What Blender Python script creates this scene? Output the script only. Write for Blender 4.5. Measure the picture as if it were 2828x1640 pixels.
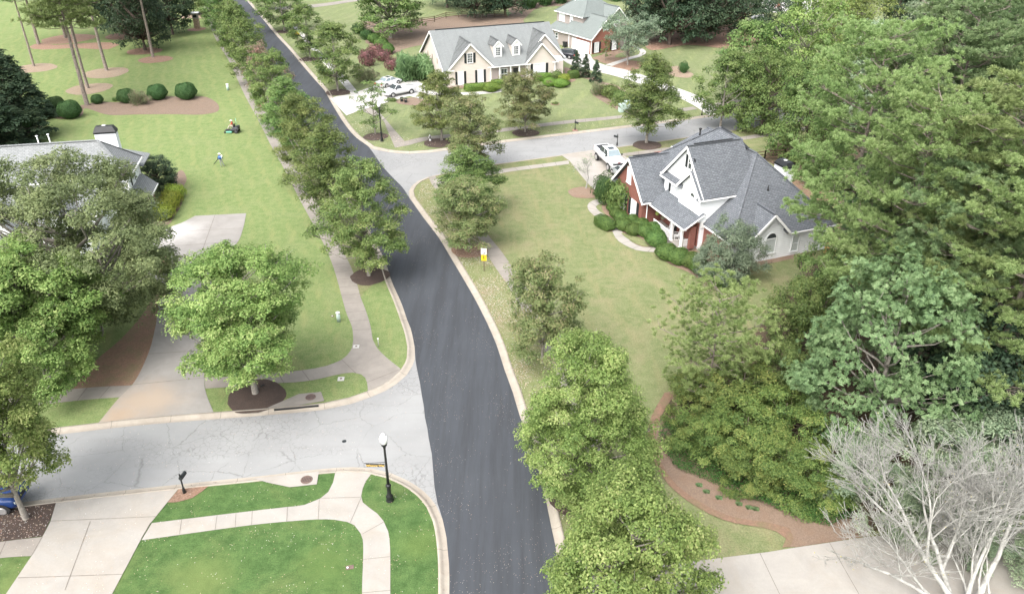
import bpy, math, random
import numpy as np
from mathutils import Vector, Matrix, noise
from mathutils.geometry import delaunay_2d_cdt
for o in list(bpy.data.objects): bpy.data.objects.remove(o)
C = bpy.context.scene.collection
R = math.radians
# ---------------- camera, sky, sun, exposure ----------------
F0 = 2150.0; PITCH = R(30); CAMH = 35.0
cd = bpy.data.cameras.new('camera'); cam = bpy.data.objects.new('camera', cd); C.objects.link(cam)
cam.location = (0, 0, CAMH); cam.rotation_euler = (R(60), 0, 0)
cd.sensor_fit = 'HORIZONTAL'; cd.sensor_width = 36; cd.lens = F0/2828*36
cd.clip_start = .5; cd.clip_end = 6000
bpy.context.scene.camera = cam
SUN_EL, SUN_AZ = R(54), R(212)      # azimuth from +Y clockwise: light comes from behind the camera, a little from the left
w = bpy.data.worlds.new('World'); bpy.context.scene.world = w; w.use_nodes = True
nt = w.node_tree; nt.nodes.clear()
sky = nt.nodes.new('ShaderNodeTexSky'); sky.sky_type = 'NISHITA'; sky.sun_disc = False
sky.sun_elevation = SUN_EL; sky.sun_rotation = SUN_AZ; sky.air_density = 1.0; sky.dust_density = 6.0; sky.ozone_density = 1.0
hsv = nt.nodes.new('ShaderNodeHueSaturation'); hsv.inputs['Saturation'].default_value = .35
bg = nt.nodes.new('ShaderNodeBackground'); bg.inputs['Strength'].default_value = .15
wo = nt.nodes.new('ShaderNodeOutputWorld')
nt.links.new(sky.outputs[0], hsv.inputs['Color']); nt.links.new(hsv.outputs[0], bg.inputs[0]); nt.links.new(bg.outputs[0], wo.inputs[0])
sl = bpy.data.lights.new('sun', 'SUN'); sl.energy = .9; sl.angle = R(80); sl.color = (1, .975, .94)
so = bpy.data.objects.new('sun', sl); C.objects.link(so)
sd = Vector((math.sin(SUN_AZ)*math.cos(SUN_EL), math.cos(SUN_AZ)*math.cos(SUN_EL), math.sin(SUN_EL)))
so.rotation_euler = sd.to_track_quat('Z', 'Y').to_euler(); so.location = (-40, -20, 80)
vs = bpy.context.scene.view_settings
vs.view_transform = 'Standard'; vs.look = 'None'; vs.gamma = 1; vs.use_curve_mapping = False; vs.exposure = 1.42

def g(px, py, z=0.0):
    """place on the ground (or at height z) that a point of the photograph shows"""
    u = (px-1414)/F0; v = (820-py)/F0
    dx, dy, dz = u, math.cos(PITCH)+v*math.sin(PITCH), -math.sin(PITCH)+v*math.cos(PITCH)
    t = (z-CAMH)/dz
    return (dx*t, dy*t)
def depth(y, z): return y*math.cos(PITCH)+(CAMH-z)*math.sin(PITCH)
def height_of(bx, by, ty):
    x, y = g(bx, by); lo, hi = 0, 33
    for _ in range(40):
        m = (lo+hi)/2; zz = m-CAMH
        sy = 820-F0*(y*math.sin(PITCH)+zz*math.cos(PITCH))/depth(y, m)
        if sy > ty: lo = m
        else: hi = m
    return lo
# ---------------- materials ----------------
def newmat(name):
    m = bpy.data.materials.new(name); m.use_nodes = True; n = m.node_tree; n.nodes.clear()
    out = n.nodes.new('ShaderNodeOutputMaterial'); b = n.nodes.new('ShaderNodeBsdfPrincipled')
    n.links.new(b.outputs[0], out.inputs[0]); return m, n, b, out
def nd(n, t, **k):
    x = n.nodes.new(t)
    for a, v in k.items():
        if a.startswith('i_'): x.inputs[a[2:].replace('_', ' ')].default_value = v
        elif a.startswith('n'): x.inputs[int(a[1:])].default_value = v
        else: setattr(x, a, v)
    return x
def ramp(n, src, stops, interp='LINEAR'):
    r = n.nodes.new('ShaderNodeValToRGB'); r.color_ramp.interpolation = interp
    e = r.color_ramp.elements
    while len(e) < len(stops): e.new(.5)
    for i, (p, c) in enumerate(stops):
        e[i].position = p; e[i].color = (c[0], c[1], c[2], 1) if not isinstance(c, (int, float)) else (c, c, c, 1)
    n.links.new(src, r.inputs[0]); return r.outputs[0]
def mixc(n, fac, a, b, mode='MIX'):
    x = n.nodes.new('ShaderNodeMix'); x.data_type = 'RGBA'; x.blend_type = mode
    for s, v in ((x.inputs[0], fac), (x.inputs[6], a), (x.inputs[7], b)):
        if isinstance(v, (int, float)): s.default_value = v
        elif isinstance(v, tuple): s.default_value = (v[0], v[1], v[2], 1)
        else: n.links.new(v, s)
    return x.outputs[2]
def coords(n, kind='Object', scale=(1, 1, 1), rot=0):
    t = n.nodes.new('ShaderNodeTexCoord'); m = n.nodes.new('ShaderNodeMapping')
    m.inputs['Scale'].default_value = scale; m.inputs['Rotation'].default_value = (0, 0, rot)
    n.links.new(t.outputs[kind], m.inputs[0]); return m.outputs[0]
def noi(n, co, scale, detail=4, rough=.6, dist=0):
    x = nd(n, 'ShaderNodeTexNoise'); x.inputs['Scale'].default_value = scale; x.inputs['Detail'].default_value = detail
    x.inputs['Roughness'].default_value = rough; x.inputs['Distortion'].default_value = dist
    n.links.new(co, x.inputs['Vector']); return x.outputs[0]
def bump(n, b, h, s=.4, d=.05):
    x = nd(n, 'ShaderNodeBump'); x.inputs['Strength'].default_value = s; x.inputs['Distance'].default_value = d
    n.links.new(h, x.inputs['Height']); n.links.new(x.outputs[0], b.inputs['Normal'])
def lk(n, a, b): n.links.new(a, b)

def plain(name, col, rough=.6, metal=0, var=.12, scale=3.0, spec=.4):
    m, n, b, o = newmat(name); co = coords(n)
    f = noi(n, co, scale, 5)
    c = mixc(n, ramp(n, f, [(.3, 0), (.7, 1)]), tuple(x*(1-var) for x in col), tuple(min(1, x*(1+var)) for x in col))
    lk(n, c, b.inputs['Base Color']); b.inputs['Roughness'].default_value = rough; b.inputs['Metallic'].default_value = metal
    b.inputs['Specular IOR Level'].default_value = spec
    return m
def grass(name, dark, mid, light, tan, tanamt=.5, stripe=None, fine=9.0):
    dark, mid, light, tan = [(c[0]*.91, c[1]*.97, c[2]*1.06) for c in (dark, mid, light, tan)]
    m, n, b, o = newmat(name); co = coords(n)
    c = mixc(n, ramp(n, noi(n, co, .35, 6, .6), [(.3, 0), (.7, 1)]), dark, mid)
    c = mixc(n, ramp(n, noi(n, co, 1.3, 8, .75), [(.36, 0), (.62, 1)]), c, light)
    if stripe:
        ang, per, amt, scol = stripe
        cs = coords(n, rot=ang)
        sp = nd(n, 'ShaderNodeSeparateXYZ'); lk(n, cs, sp.inputs[0])
        nz = noi(n, co, .12, 3); ad = nd(n, 'ShaderNodeMath', operation='MULTIPLY_ADD'); lk(n, nz, ad.inputs[0]); ad.inputs[1].default_value = 3.0; lk(n, sp.outputs[0], ad.inputs[2])
        mu = nd(n, 'ShaderNodeMath', operation='MULTIPLY'); mu.inputs[1].default_value = 2*math.pi/per; lk(n, ad.outputs[0], mu.inputs[0])
        si = nd(n, 'ShaderNodeMath', operation='SINE'); lk(n, mu.outputs[0], si.inputs[0])
        st = ramp(n, si.outputs[0], [(.0, 0), (1, 1)])
        streak = noi(n, coords(n, scale=(1.4, .1, 1), rot=ang), 1.0, 5, .7)
        mm = nd(n, 'ShaderNodeMath', operation='MULTIPLY'); lk(n, ramp(n, streak, [(.42, 0), (.68, 1)]), mm.inputs[0]); lk(n, st, mm.inputs[1])
        m2 = nd(n, 'ShaderNodeMath', operation='MULTIPLY'); lk(n, mm.outputs[0], m2.inputs[0]); m2.inputs[1].default_value = amt
        c = mixc(n, m2.outputs[0], c, scol)
    t = ramp(n, noi(n, co, .22, 8, .75, .4), [(.48, 0), (.72, 1)])
    mt = nd(n, 'ShaderNodeMath', operation='MULTIPLY'); lk(n, t, mt.inputs[0]); mt.inputs[1].default_value = tanamt
    c = mixc(n, mt.outputs[0], c, tan)
    fn = noi(n, co, fine, 5, .8)
    c = mixc(n, ramp(n, fn, [(.3, 0), (.5, .5), (.72, 1)]), c, c)
    k = nd(n, 'ShaderNodeHueSaturation'); lk(n, c, k.inputs['Color'])
    mr = nd(n, 'ShaderNodeMapRange'); mr.inputs[1].default_value = .3; mr.inputs[2].default_value = .7; mr.inputs[3].default_value = .62; mr.inputs[4].default_value = 1.36
    lk(n, fn, mr.inputs[0]); lk(n, mr.outputs[0], k.inputs['Value'])
    lk(n, k.outputs[0], b.inputs['Base Color']); b.inputs['Roughness'].default_value = .95; b.inputs['Specular IOR Level'].default_value = .1
    bump(n, b, fn, .8, .06); return m
def mulch(name, a, bcol, ccol, scale=16):
    m, n, b, o = newmat(name); co = coords(n)
    v = nd(n, 'ShaderNodeTexVoronoi'); v.inputs['Scale'].default_value = scale; lk(n, co, v.inputs['Vector'])
    c = mixc(n, ramp(n, v.outputs['Color'], [(.2, 0), (.8, 1)]), a, bcol)
    c = mixc(n, ramp(n, noi(n, co, .9, 6), [(.45, 0), (.7, .7)]), c, ccol)
    fn = noi(n, co, scale*1.5, 5, .8); c = mixc(n, ramp(n, fn, [(.35, 0), (.65, .5)]), c, tuple(x*.5 for x in a))
    lk(n, c, b.inputs['Base Color']); b.inputs['Roughness'].default_value = .95; bump(n, b, fn, 1, .08); return m
def concrete(name, col, stain, stainamt=.5, rough=.85, sc=.5):
    m, n, b, o = newmat(name); co = coords(n)
    c = mixc(n, ramp(n, noi(n, co, sc, 8, .65, .5), [(.35, 0), (.7, 1)]), col, tuple(x*.8 for x in col))
    s = nd(n, 'ShaderNodeMath', operation='MULTIPLY'); lk(n, ramp(n, noi(n, co, .27, 9, .7, .8), [(.45, 0), (.75, 1)]), s.inputs[0]); s.inputs[1].default_value = stainamt
    c = mixc(n, s.outputs[0], c, stain)
    fn = noi(n, co, 11, 6, .8)
    c = mixc(n, ramp(n, fn, [(.3, .25), (.7, 0)]), c, tuple(x*.55 for x in col))
    lk(n, c, b.inputs['Base Color']); b.inputs['Roughness'].default_value = rough; bump(n, b, fn, .25, .01); return m
def leafmat(name, cols, hue=.5, trans=.42, spread=.5):
    m, n, b, o = newmat(name)
    gi = nd(n, 'ShaderNodeNewGeometry'); oi = nd(n, 'ShaderNodeObjectInfo')
    at = nd(n, 'ShaderNodeAttribute', attribute_name='tone')
    a1 = nd(n, 'ShaderNodeMath', operation='MULTIPLY'); lk(n, gi.outputs['Random Per Island'], a1.inputs[0]); a1.inputs[1].default_value = 1-spread
    a2 = nd(n, 'ShaderNodeMath', operation='MULTIPLY_ADD'); lk(n, at.outputs['Fac'], a2.inputs[0]); a2.inputs[1].default_value = spread; lk(n, a1.outputs[0], a2.inputs[2])
    c = ramp(n, a2.outputs[0], [(p, (min(.6, q[0]*LEAF*.93), min(.6, q[1]*LEAF*.98), min(.6, q[2]*LEAF*1.1))) for p, q in cols])
    k = nd(n, 'ShaderNodeHueSaturation'); lk(n, c, k.inputs['Color'])
    mr = nd(n, 'ShaderNodeMapRange'); mr.inputs[3].default_value = .482; mr.inputs[4].default_value = .516; lk(n, oi.outputs['Random'], mr.inputs[0]); lk(n, mr.outputs[0], k.inputs['Hue'])
    mv = nd(n, 'ShaderNodeMapRange'); mv.inputs[3].default_value = .84; mv.inputs[4].default_value = 1.16; lk(n, oi.outputs['Random'], mv.inputs[0]); lk(n, mv.outputs[0], k.inputs['Value'])
    lk(n, k.outputs[0], b.inputs['Base Color']); b.inputs['Roughness'].default_value = .55; b.inputs['Specular IOR Level'].default_value = .25
    tr = nd(n, 'ShaderNodeBsdfTranslucent'); lk(n, k.outputs[0], tr.inputs[0])
    mx = nd(n, 'ShaderNodeMixShader'); mx.inputs[0].default_value = trans; lk(n, b.outputs[0], mx.inputs[1]); lk(n, tr.outputs[0], mx.inputs[2]); lk(n, mx.outputs[0], o.inputs[0])
    return m
def brickmat(name, c1, c2, mortar, bw=.22, rh=.075, ms=.012):
    m, n, b, o = newmat(name); co = coords(n, 'UV')
    x = nd(n, 'ShaderNodeTexBrick'); x.inputs['Scale'].default_value = 1; x.inputs['Brick Width'].default_value = bw; x.inputs['Row Height'].default_value = rh
    x.inputs['Mortar Size'].default_value = ms; x.inputs['Color1'].default_value = (*c1, 1); x.inputs['Color2'].default_value = (*c2, 1); x.inputs['Mortar'].default_value = (*mortar, 1)
    lk(n, co, x.inputs['Vector'])
    c = mixc(n, ramp(n, noi(n, co, .6, 5), [(.35, 0), (.75, .35)]), x.outputs[0], tuple(v*.6 for v in c1))
    lk(n, c, b.inputs['Base Color']); b.inputs['Roughness'].default_value = .85; bump(n, b, x.outputs[1], .3, -.01); return m
def shingle(name, c1, c2, line, streak=None):
    m, n, b, o = newmat(name); co = coords(n, 'UV')
    x = nd(n, 'ShaderNodeTexBrick'); x.offset = .37; x.inputs['Scale'].default_value = 1; x.inputs['Brick Width'].default_value = .34; x.inputs['Row Height'].default_value = .17
    x.inputs['Mortar Size'].default_value = .02; x.inputs['Mortar Smooth'].default_value = .3; x.inputs['Bias'].default_value = 0
    x.inputs['Color1'].default_value = (*c1, 1); x.inputs['Color2'].default_value = (*c2, 1); x.inputs['Mortar'].default_value = (*line, 1)
    lk(n, co, x.inputs['Vector'])
    c = mixc(n, ramp(n, noi(n, co, .5, 7, .7), [(.35, 0), (.8, .45)]), x.outputs[0], tuple(v*.7 for v in c1))
    if streak:
        sn = noi(n, coords(n, 'UV', scale=(1.1, .12, 1)), 1.0, 7, .75)
        c = mixc(n, ramp(n, sn, [(.48, 0), (.72, streak[1])]), c, streak[0])
    c = mixc(n, ramp(n, noi(n, co, 14, 3, .8), [(.3, .2), (.7, 0)]), c, line)
    lk(n, c, b.inputs['Base Color']); b.inputs['Roughness'].default_value = .9; b.inputs['Specular IOR Level'].default_value = .2; bump(n, b, x.outputs[1], .5, -.02); return m
def siding(name, col, step=.2, dark=.62):
    m, n, b, o = newmat(name); co = coords(n, 'UV')
    sp = nd(n, 'ShaderNodeSeparateXYZ'); lk(n, co, sp.inputs[0])
    mu = nd(n, 'ShaderNodeMath', operation='MULTIPLY'); mu.inputs[1].default_value = 1/step; lk(n, sp.outputs[1], mu.inputs[0])
    fr = nd(n, 'ShaderNodeMath', operation='FRACT'); lk(n, mu.outputs[0], fr.inputs[0])
    c = mixc(n, ramp(n, fr.outputs[0], [(0, 1), (.1, 1), (.16, 0), (1, 0)]), col, tuple(v*dark for v in col))
    c = mixc(n, ramp(n, noi(n, co, .8, 6), [(.4, 0), (.8, .12)]), c, (.35, .32, .27))
    lk(n, c, b.inputs['Base Color']); b.inputs['Roughness'].default_value = .6; bump(n, b, fr.outputs[0], .5, -.02); return m

LEAF = 1.46
M = {}
M['lawn_right'] = grass('right_lawn_turf', (.125, .15, .055), (.165, .185, .074), (.205, .21, .096), (.285, .23, .13), .75, (R(-14), 2.6, .6, (.25, .222, .12)))
M['lawn_left'] = grass('left_lawn_turf', (.12, .175, .054), (.16, .205, .07), (.205, .235, .09), (.235, .24, .11), .5, (R(-23.6), 1.9, 1.0, (.215, .235, .1)))
M['lawn_front'] = grass('front_lawn_turf', (.04, .08, .022), (.062, .112, .032), (.098, .155, .048), (.15, .18, .062), .8, None, 12)
M['verge'] = grass('verge_turf', (.13, .155, .05), (.17, .195, .07), (.215, .215, .1), (.28, .215, .13), .9)
M['lawn_b'] = grass('far_lawn_turf', (.125, .155, .06), (.165, .19, .078), (.2, .215, .1), (.25, .225, .13), .5, (R(20), 3.2, .5, (.27, .29, .13)))
M['ground'] = grass('distant_turf', (.13, .16, .06), (.165, .19, .078), (.2, .215, .1), (.25, .22, .13), .6)
M['dark_turf'] = grass('shady_turf', (.10, .13, .045), (.14, .165, .06), (.175, .19, .08), (.22, .17, .1), .8)
M['straw'] = mulch('pine_straw', (.26, .19, .14), (.17, .125, .095), (.23, .165, .11), 14)
M['straw_pale'] = mulch('pale_pine_straw', (.34, .265, .19), (.25, .19, .14), (.28, .2, .13), 12)
M['mulch'] = mulch('dark_bark_mulch', (.075, .052, .042), (.11, .075, .058), (.06, .04, .035), 18)
M['leaves_bed'] = mulch('leaf_litter_mulch', (.34, .22, .16), (.2, .12, .08), (.3, .17, .11), 11)
M['clay'] = mulch('red_clay', (.29, .18, .12), (.23, .145, .1), (.17, .17, .075), 8)
M['forest'] = mulch('forest_floor', (.13, .085, .055), (.075, .055, .035), (.09, .085, .035), 9)
M['gravel_bed'] = mulch('grey_brown_bed', (.235, .165, .12), (.30, .215, .155), (.25, .155, .1), 13)
M['conc'] = concrete('pale_concrete', (.35, .33, .30), (.29, .245, .19), .6)
M['conc_white'] = concrete('white_concrete', (.50, .49, .465), (.42, .39, .35), .4)
M['conc_old'] = concrete('weathered_concrete', (.28, .255, .225), (.17, .15, .135), .7, sc=.8)
M['conc_mid'] = concrete('aged_driveway_concrete', (.30, .285, .265), (.2, .185, .17), .8, sc=.35)
M['kerb'] = concrete('kerb_concrete', (.38, .34, .285), (.24, .2, .16), .75, sc=1.3)
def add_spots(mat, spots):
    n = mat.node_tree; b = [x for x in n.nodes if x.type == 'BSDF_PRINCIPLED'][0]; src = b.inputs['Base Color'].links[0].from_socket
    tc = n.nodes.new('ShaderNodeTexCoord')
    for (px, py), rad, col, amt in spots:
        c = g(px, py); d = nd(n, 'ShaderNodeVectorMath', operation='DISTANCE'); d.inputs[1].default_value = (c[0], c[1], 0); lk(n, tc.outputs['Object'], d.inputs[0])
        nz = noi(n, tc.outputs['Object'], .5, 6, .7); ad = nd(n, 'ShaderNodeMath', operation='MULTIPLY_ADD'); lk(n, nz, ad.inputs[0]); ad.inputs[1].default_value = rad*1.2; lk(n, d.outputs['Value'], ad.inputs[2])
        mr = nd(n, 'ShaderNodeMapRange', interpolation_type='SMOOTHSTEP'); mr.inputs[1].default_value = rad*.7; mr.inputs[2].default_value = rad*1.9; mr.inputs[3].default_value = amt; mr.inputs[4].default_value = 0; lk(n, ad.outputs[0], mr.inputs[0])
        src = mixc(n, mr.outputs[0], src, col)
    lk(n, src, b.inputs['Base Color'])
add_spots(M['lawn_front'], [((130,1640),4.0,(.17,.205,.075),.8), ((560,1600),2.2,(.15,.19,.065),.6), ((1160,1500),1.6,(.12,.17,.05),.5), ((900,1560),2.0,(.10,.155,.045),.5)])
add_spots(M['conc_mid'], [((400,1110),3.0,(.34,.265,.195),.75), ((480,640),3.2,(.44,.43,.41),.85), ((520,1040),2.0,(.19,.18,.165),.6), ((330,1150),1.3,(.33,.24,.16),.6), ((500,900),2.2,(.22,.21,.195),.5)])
M['joint'] = plain('joint_dirt', (.16, .14, .12), .95, var=.3)
M['iron'] = plain('rusty_iron', (.15, .105, .09), .8, .2, .25, 9)
M['white'] = plain('white_paint', (.84, .84, .83), .5, var=.04)
M['trim'] = plain('white_trim', (.76, .77, .78), .5, var=.05)
M['black'] = plain('black_paint', (.018, .019, .02), .4, var=.3)
M['shutter'] = plain('black_shutter', (.02, .024, .026), .55, var=.25, scale=9)
M['glass'] = plain('window_glass', (.05, .06, .065), .08, var=.3, spec=.9)
M['glass_blind'] = plain('glass_with_blind', (.48, .52, .52), .25, var=.06, spec=.8)
M['glass_white'] = plain('glass_with_white_blind', (.66, .69, .70), .25, var=.04, spec=.8)
M['brick'] = brickmat('red_brick', (.25, .07, .048), (.17, .045, .035), (.24, .15, .12))
M['brick_c'] = brickmat('orange_red_brick', (.30, .09, .055), (.22, .06, .04), (.28, .18, .14))
M['side_white'] = siding('white_lap_siding', (.86, .885, .91), .2, .78)
M['side_cream'] = siding('cream_lap_siding', (.62, .555, .50), .22, .75)
M['side_taupe'] = siding('taupe_lap_siding', (.33, .285, .265), .22, .7)
M['roof_d'] = shingle('slate_blue_shingles', (.125, .136, .150), (.185, .197, .213), (.058, .064, .073))
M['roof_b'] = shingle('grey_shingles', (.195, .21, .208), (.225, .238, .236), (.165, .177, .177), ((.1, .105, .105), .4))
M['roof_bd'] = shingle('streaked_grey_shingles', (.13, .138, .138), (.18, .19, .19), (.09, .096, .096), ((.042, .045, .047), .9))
M['roof_c'] = shingle('green_grey_shingles', (.175, .198, .19), (.2, .225, .217), (.15, .17, .163))
M['roof_a'] = shingle('pale_grey_shingles', (.23, .24, .24), (.30, .31, .31), (.14, .15, .155))
M['bark'] = plain('grey_bark', (.27, .245, .215), .9, var=.4, scale=6)
M['bark_pine'] = plain('pine_bark', (.215, .18, .155), .95, var=.45, scale=4)
M['bark_dark'] = plain('dark_bark', (.11, .085, .07), .95, var=.35, scale=5)
M['bark_pale'] = plain('lichen_white_bark', (.33, .325, .30), .9, var=.4, scale=3)
M['rubber'] = plain('tyre_rubber', (.022, .022, .023), .8, var=.3)
M['rim'] = plain('alloy_rim', (.5, .5, .5), .35, .6)
M['wood'] = plain('weathered_wood', (.3, .25, .2), .85, var=.3)
M['wood_new'] = plain('amber_wood', (.5, .3, .12), .7, var=.2)
M['wood_dark'] = plain('dark_wood', (.12, .085, .055), .85, var=.3)
M['chrome'] = plain('chrome', (.6, .6, .6), .2, .9)
M['util'] = plain('pale_green_cabinet_paint', (.42, .52, .48), .5, var=.06)
M['yellow'] = plain('yellow_sign_paint', (.85, .6, .02), .5, var=.05)
M['windscreen'] = plain('tinted_windscreen', (.20, .25, .27), .15, var=.1, spec=.8)
M['emblem'] = plain('dark_red_emblem', (.22, .02, .02), .4)
M['red'] = plain('red_lens', (.4, .02, .03), .3)
M['gold'] = plain('gold_lettering', (.75, .5, .15), .5)
M['skin'] = plain('skin', (.35, .2, .14), .6, var=.08)
M['stone'] = plain('tan_stone', (.42, .33, .24), .9, var=.4, scale=5)
M['globe'] = plain('milky_globe', (.86, .86, .85), .25, var=.02)

def LM(name, *cols, trans=.42, spread=.5):
    k = len(cols); M[name] = leafmat(name, [(i/(k-1), c) for i, c in enumerate(cols)], trans=trans, spread=spread)
LM('maple_leaves', (.04, .066, .018), (.085, .122, .034), (.135, .175, .05), (.19, .215, .068), (.27, .26, .1))
LM('maple_bright', (.05, .08, .02), (.10, .148, .036), (.16, .21, .055), (.235, .275, .085), (.33, .32, .13))
LM('maple_brown', (.045, .066, .02), (.09, .12, .038), (.14, .165, .058), (.2, .19, .08), (.28, .2, .12))
LM('maple_red', (.08, .085, .045), (.13, .13, .07), (.18, .16, .09), (.26, .16, .11), (.32, .17, .13))
LM('maple_green', (.035, .065, .02), (.07, .115, .032), (.115, .165, .045), (.165, .21, .065), (.22, .25, .09))
LM('oak_leaves', (.065, .088, .036), (.11, .145, .058), (.16, .2, .08), (.21, .245, .10), (.26, .285, .14))
LM('dark_leaves', (.016, .032, .017), (.03, .052, .026), (.045, .072, .035), (.07, .1, .048), (.1, .13, .06))
LM('pine_young', (.08, .12, .04), (.14, .195, .062), (.2, .26, .085), (.25, .30, .11), (.29, .33, .14), trans=.4)
LM('hickory_leaves', (.045, .08, .035), (.085, .14, .055), (.13, .20, .078), (.185, .255, .11), (.25, .31, .145))
LM('pine_needles', (.065, .10, .036), (.125, .175, .058), (.185, .24, .08), (.235, .285, .108), (.28, .31, .135), trans=.35)
LM('pine_needles_blue', (.06, .10, .045), (.11, .165, .068), (.165, .225, .093), (.215, .27, .12), (.26, .3, .145), trans=.35)
LM('gold_bush', (.035, .062, .018), (.068, .108, .028), (.115, .16, .04), (.185, .215, .055), (.31, .27, .085))
LM('hedge_leaves', (.035, .07, .018), (.07, .12, .03), (.11, .17, .042), (.15, .21, .055))
LM('hedge_lime', (.07, .135, .022), (.11, .185, .032), (.155, .235, .045), (.2, .275, .06))
LM('arborvitae', (.11, .145, .022), (.18, .22, .032), (.25, .285, .045), (.32, .33, .075))
LM('boxwood_dark', (.025, .058, .018), (.045, .088, .027), (.066, .118, .036), (.095, .15, .05))
LM('loropetalum', (.05, .045, .03), (.09, .06, .045), (.15, .075, .065), (.26, .11, .11), (.12, .13, .06))
LM('crape_leaves', (.07, .085, .04), (.11, .13, .06), (.16, .175, .085), (.2, .16, .1), (.28, .18, .12))
LM('willow_leaves', (.075, .1, .06), (.12, .15, .09), (.17, .2, .12), (.23, .25, .15))
LM('grey_leaves', (.08, .11, .065), (.14, .18, .1), (.21, .25, .14), (.29, .32, .19), (.36, .36, .24))
LM('ivy', (.015, .04, .01), (.035, .075, .016), (.06, .115, .025), (.1, .16, .035))
LM('litter', (.3, .2, .12), (.45, .35, .22), (.6, .52, .38), (.35, .2, .12), (.55, .5, .3), trans=.1, spread=0)
LM('twig_leaves', (.3, .28, .12), (.4, .36, .2), (.5, .4, .1))

# asphalt
def asphalt_new():
    m, n, b, o = newmat('fresh_dark_asphalt'); co = coords(n)
    c = mixc(n, ramp(n, noi(n, co, .25, 5), [(.35, 0), (.7, 1)]), (.046, .052, .062), (.056, .063, .073))
    sn = noi(n, coords(n, scale=(1.2, .09, 1), rot=R(8)), 1, 5, .7)
    c = mixc(n, ramp(n, sn, [(.42, 0), (.62, .75)]), c, (.031, .034, .039))
    s2 = noi(n, coords(n, scale=(2.6, .05, 1), rot=R(5)), 1, 3, .6)
    c = mixc(n, ramp(n, s2, [(.52, 0), (.75, .22)]), c, (.07, .075, .082))
    f = noi(n, co, 30, 4, .8); c = mixc(n, ramp(n, f, [(.35, .5), (.65, 0)]), c, (.04, .043, .048))
    v = nd(n, 'ShaderNodeTexVoronoi'); v.inputs['Scale'].default_value = 5; lk(n, co, v.inputs['Vector'])
    c = mixc(n, ramp(n, v.outputs['Distance'], [(0, .6), (.09, .0)]), c, (.09, .095, .1))
    lk(n, c, b.inputs['Base Color']); b.inputs['Roughness'].default_value = .8; b.inputs['Specular IOR Level'].default_value = .45; bump(n, b, f, .4, .01); return m
def asphalt_old():
    m, n, b, o = newmat('cracked_grey_asphalt'); co = coords(n)
    c = mixc(n, ramp(n, noi(n, co, .22, 6, .6), [(.35, 0), (.7, 1)]), (.235, .24, .24), (.295, .3, .297))
    sn = noi(n, coords(n, scale=(.1, 1.3, 1), rot=R(-5)), 1, 5, .7)
    c = mixc(n, ramp(n, sn, [(.45, 0), (.7, .45)]), c, (.24, .235, .23))
    f = noi(n, co, 26, 5, .85); c = mixc(n, ramp(n, f, [(.35, .4), (.65, 0)]), c, (.2, .2, .2))
    wob = noi(n, co, 2.2, 4); wv = nd(n, 'ShaderNodeVectorMath', operation='SCALE')
    cb = nd(n, 'ShaderNodeCombineXYZ'); lk(n, wob, cb.inputs[0]); lk(n, noi(n, co, 2.7, 4), cb.inputs[1]); lk(n, cb.outputs[0], wv.inputs[0]); wv.inputs['Scale'].default_value = .55
    av = nd(n, 'ShaderNodeVectorMath', operation='ADD'); lk(n, co, av.inputs[0]); lk(n, wv.outputs[0], av.inputs[1])
    for sc, wd, lo, hi, off in ((2.3, .05, .47, .58, 3.1), (.30, .010, .38, .5, 7.7)):
        v = nd(n, 'ShaderNodeTexVoronoi', feature='DISTANCE_TO_EDGE'); v.inputs['Scale'].default_value = sc; lk(n, av.outputs[0], v.inputs['Vector'])
        msk = ramp(n, noi(n, coords(n, scale=(.5, 1.2, 1)), .16 if sc > 1 else .3, 3), [(lo, 0), (hi, 1)])
        mm = nd(n, 'ShaderNodeMath', operation='MULTIPLY'); lk(n, ramp(n, v.outputs['Distance'], [(0, .5), (wd, 0)]), mm.inputs[0]); lk(n, msk, mm.inputs[1])
        c = mixc(n, mm.outputs[0], c, (.09, .088, .085))
    lk(n, c, b.inputs['Base Color']); b.inputs['Roughness'].default_value = .9; bump(n, b, f, .4, .01); return m
M['asphalt'] = asphalt_new(); M['asphalt_old'] = asphalt_old()

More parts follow.
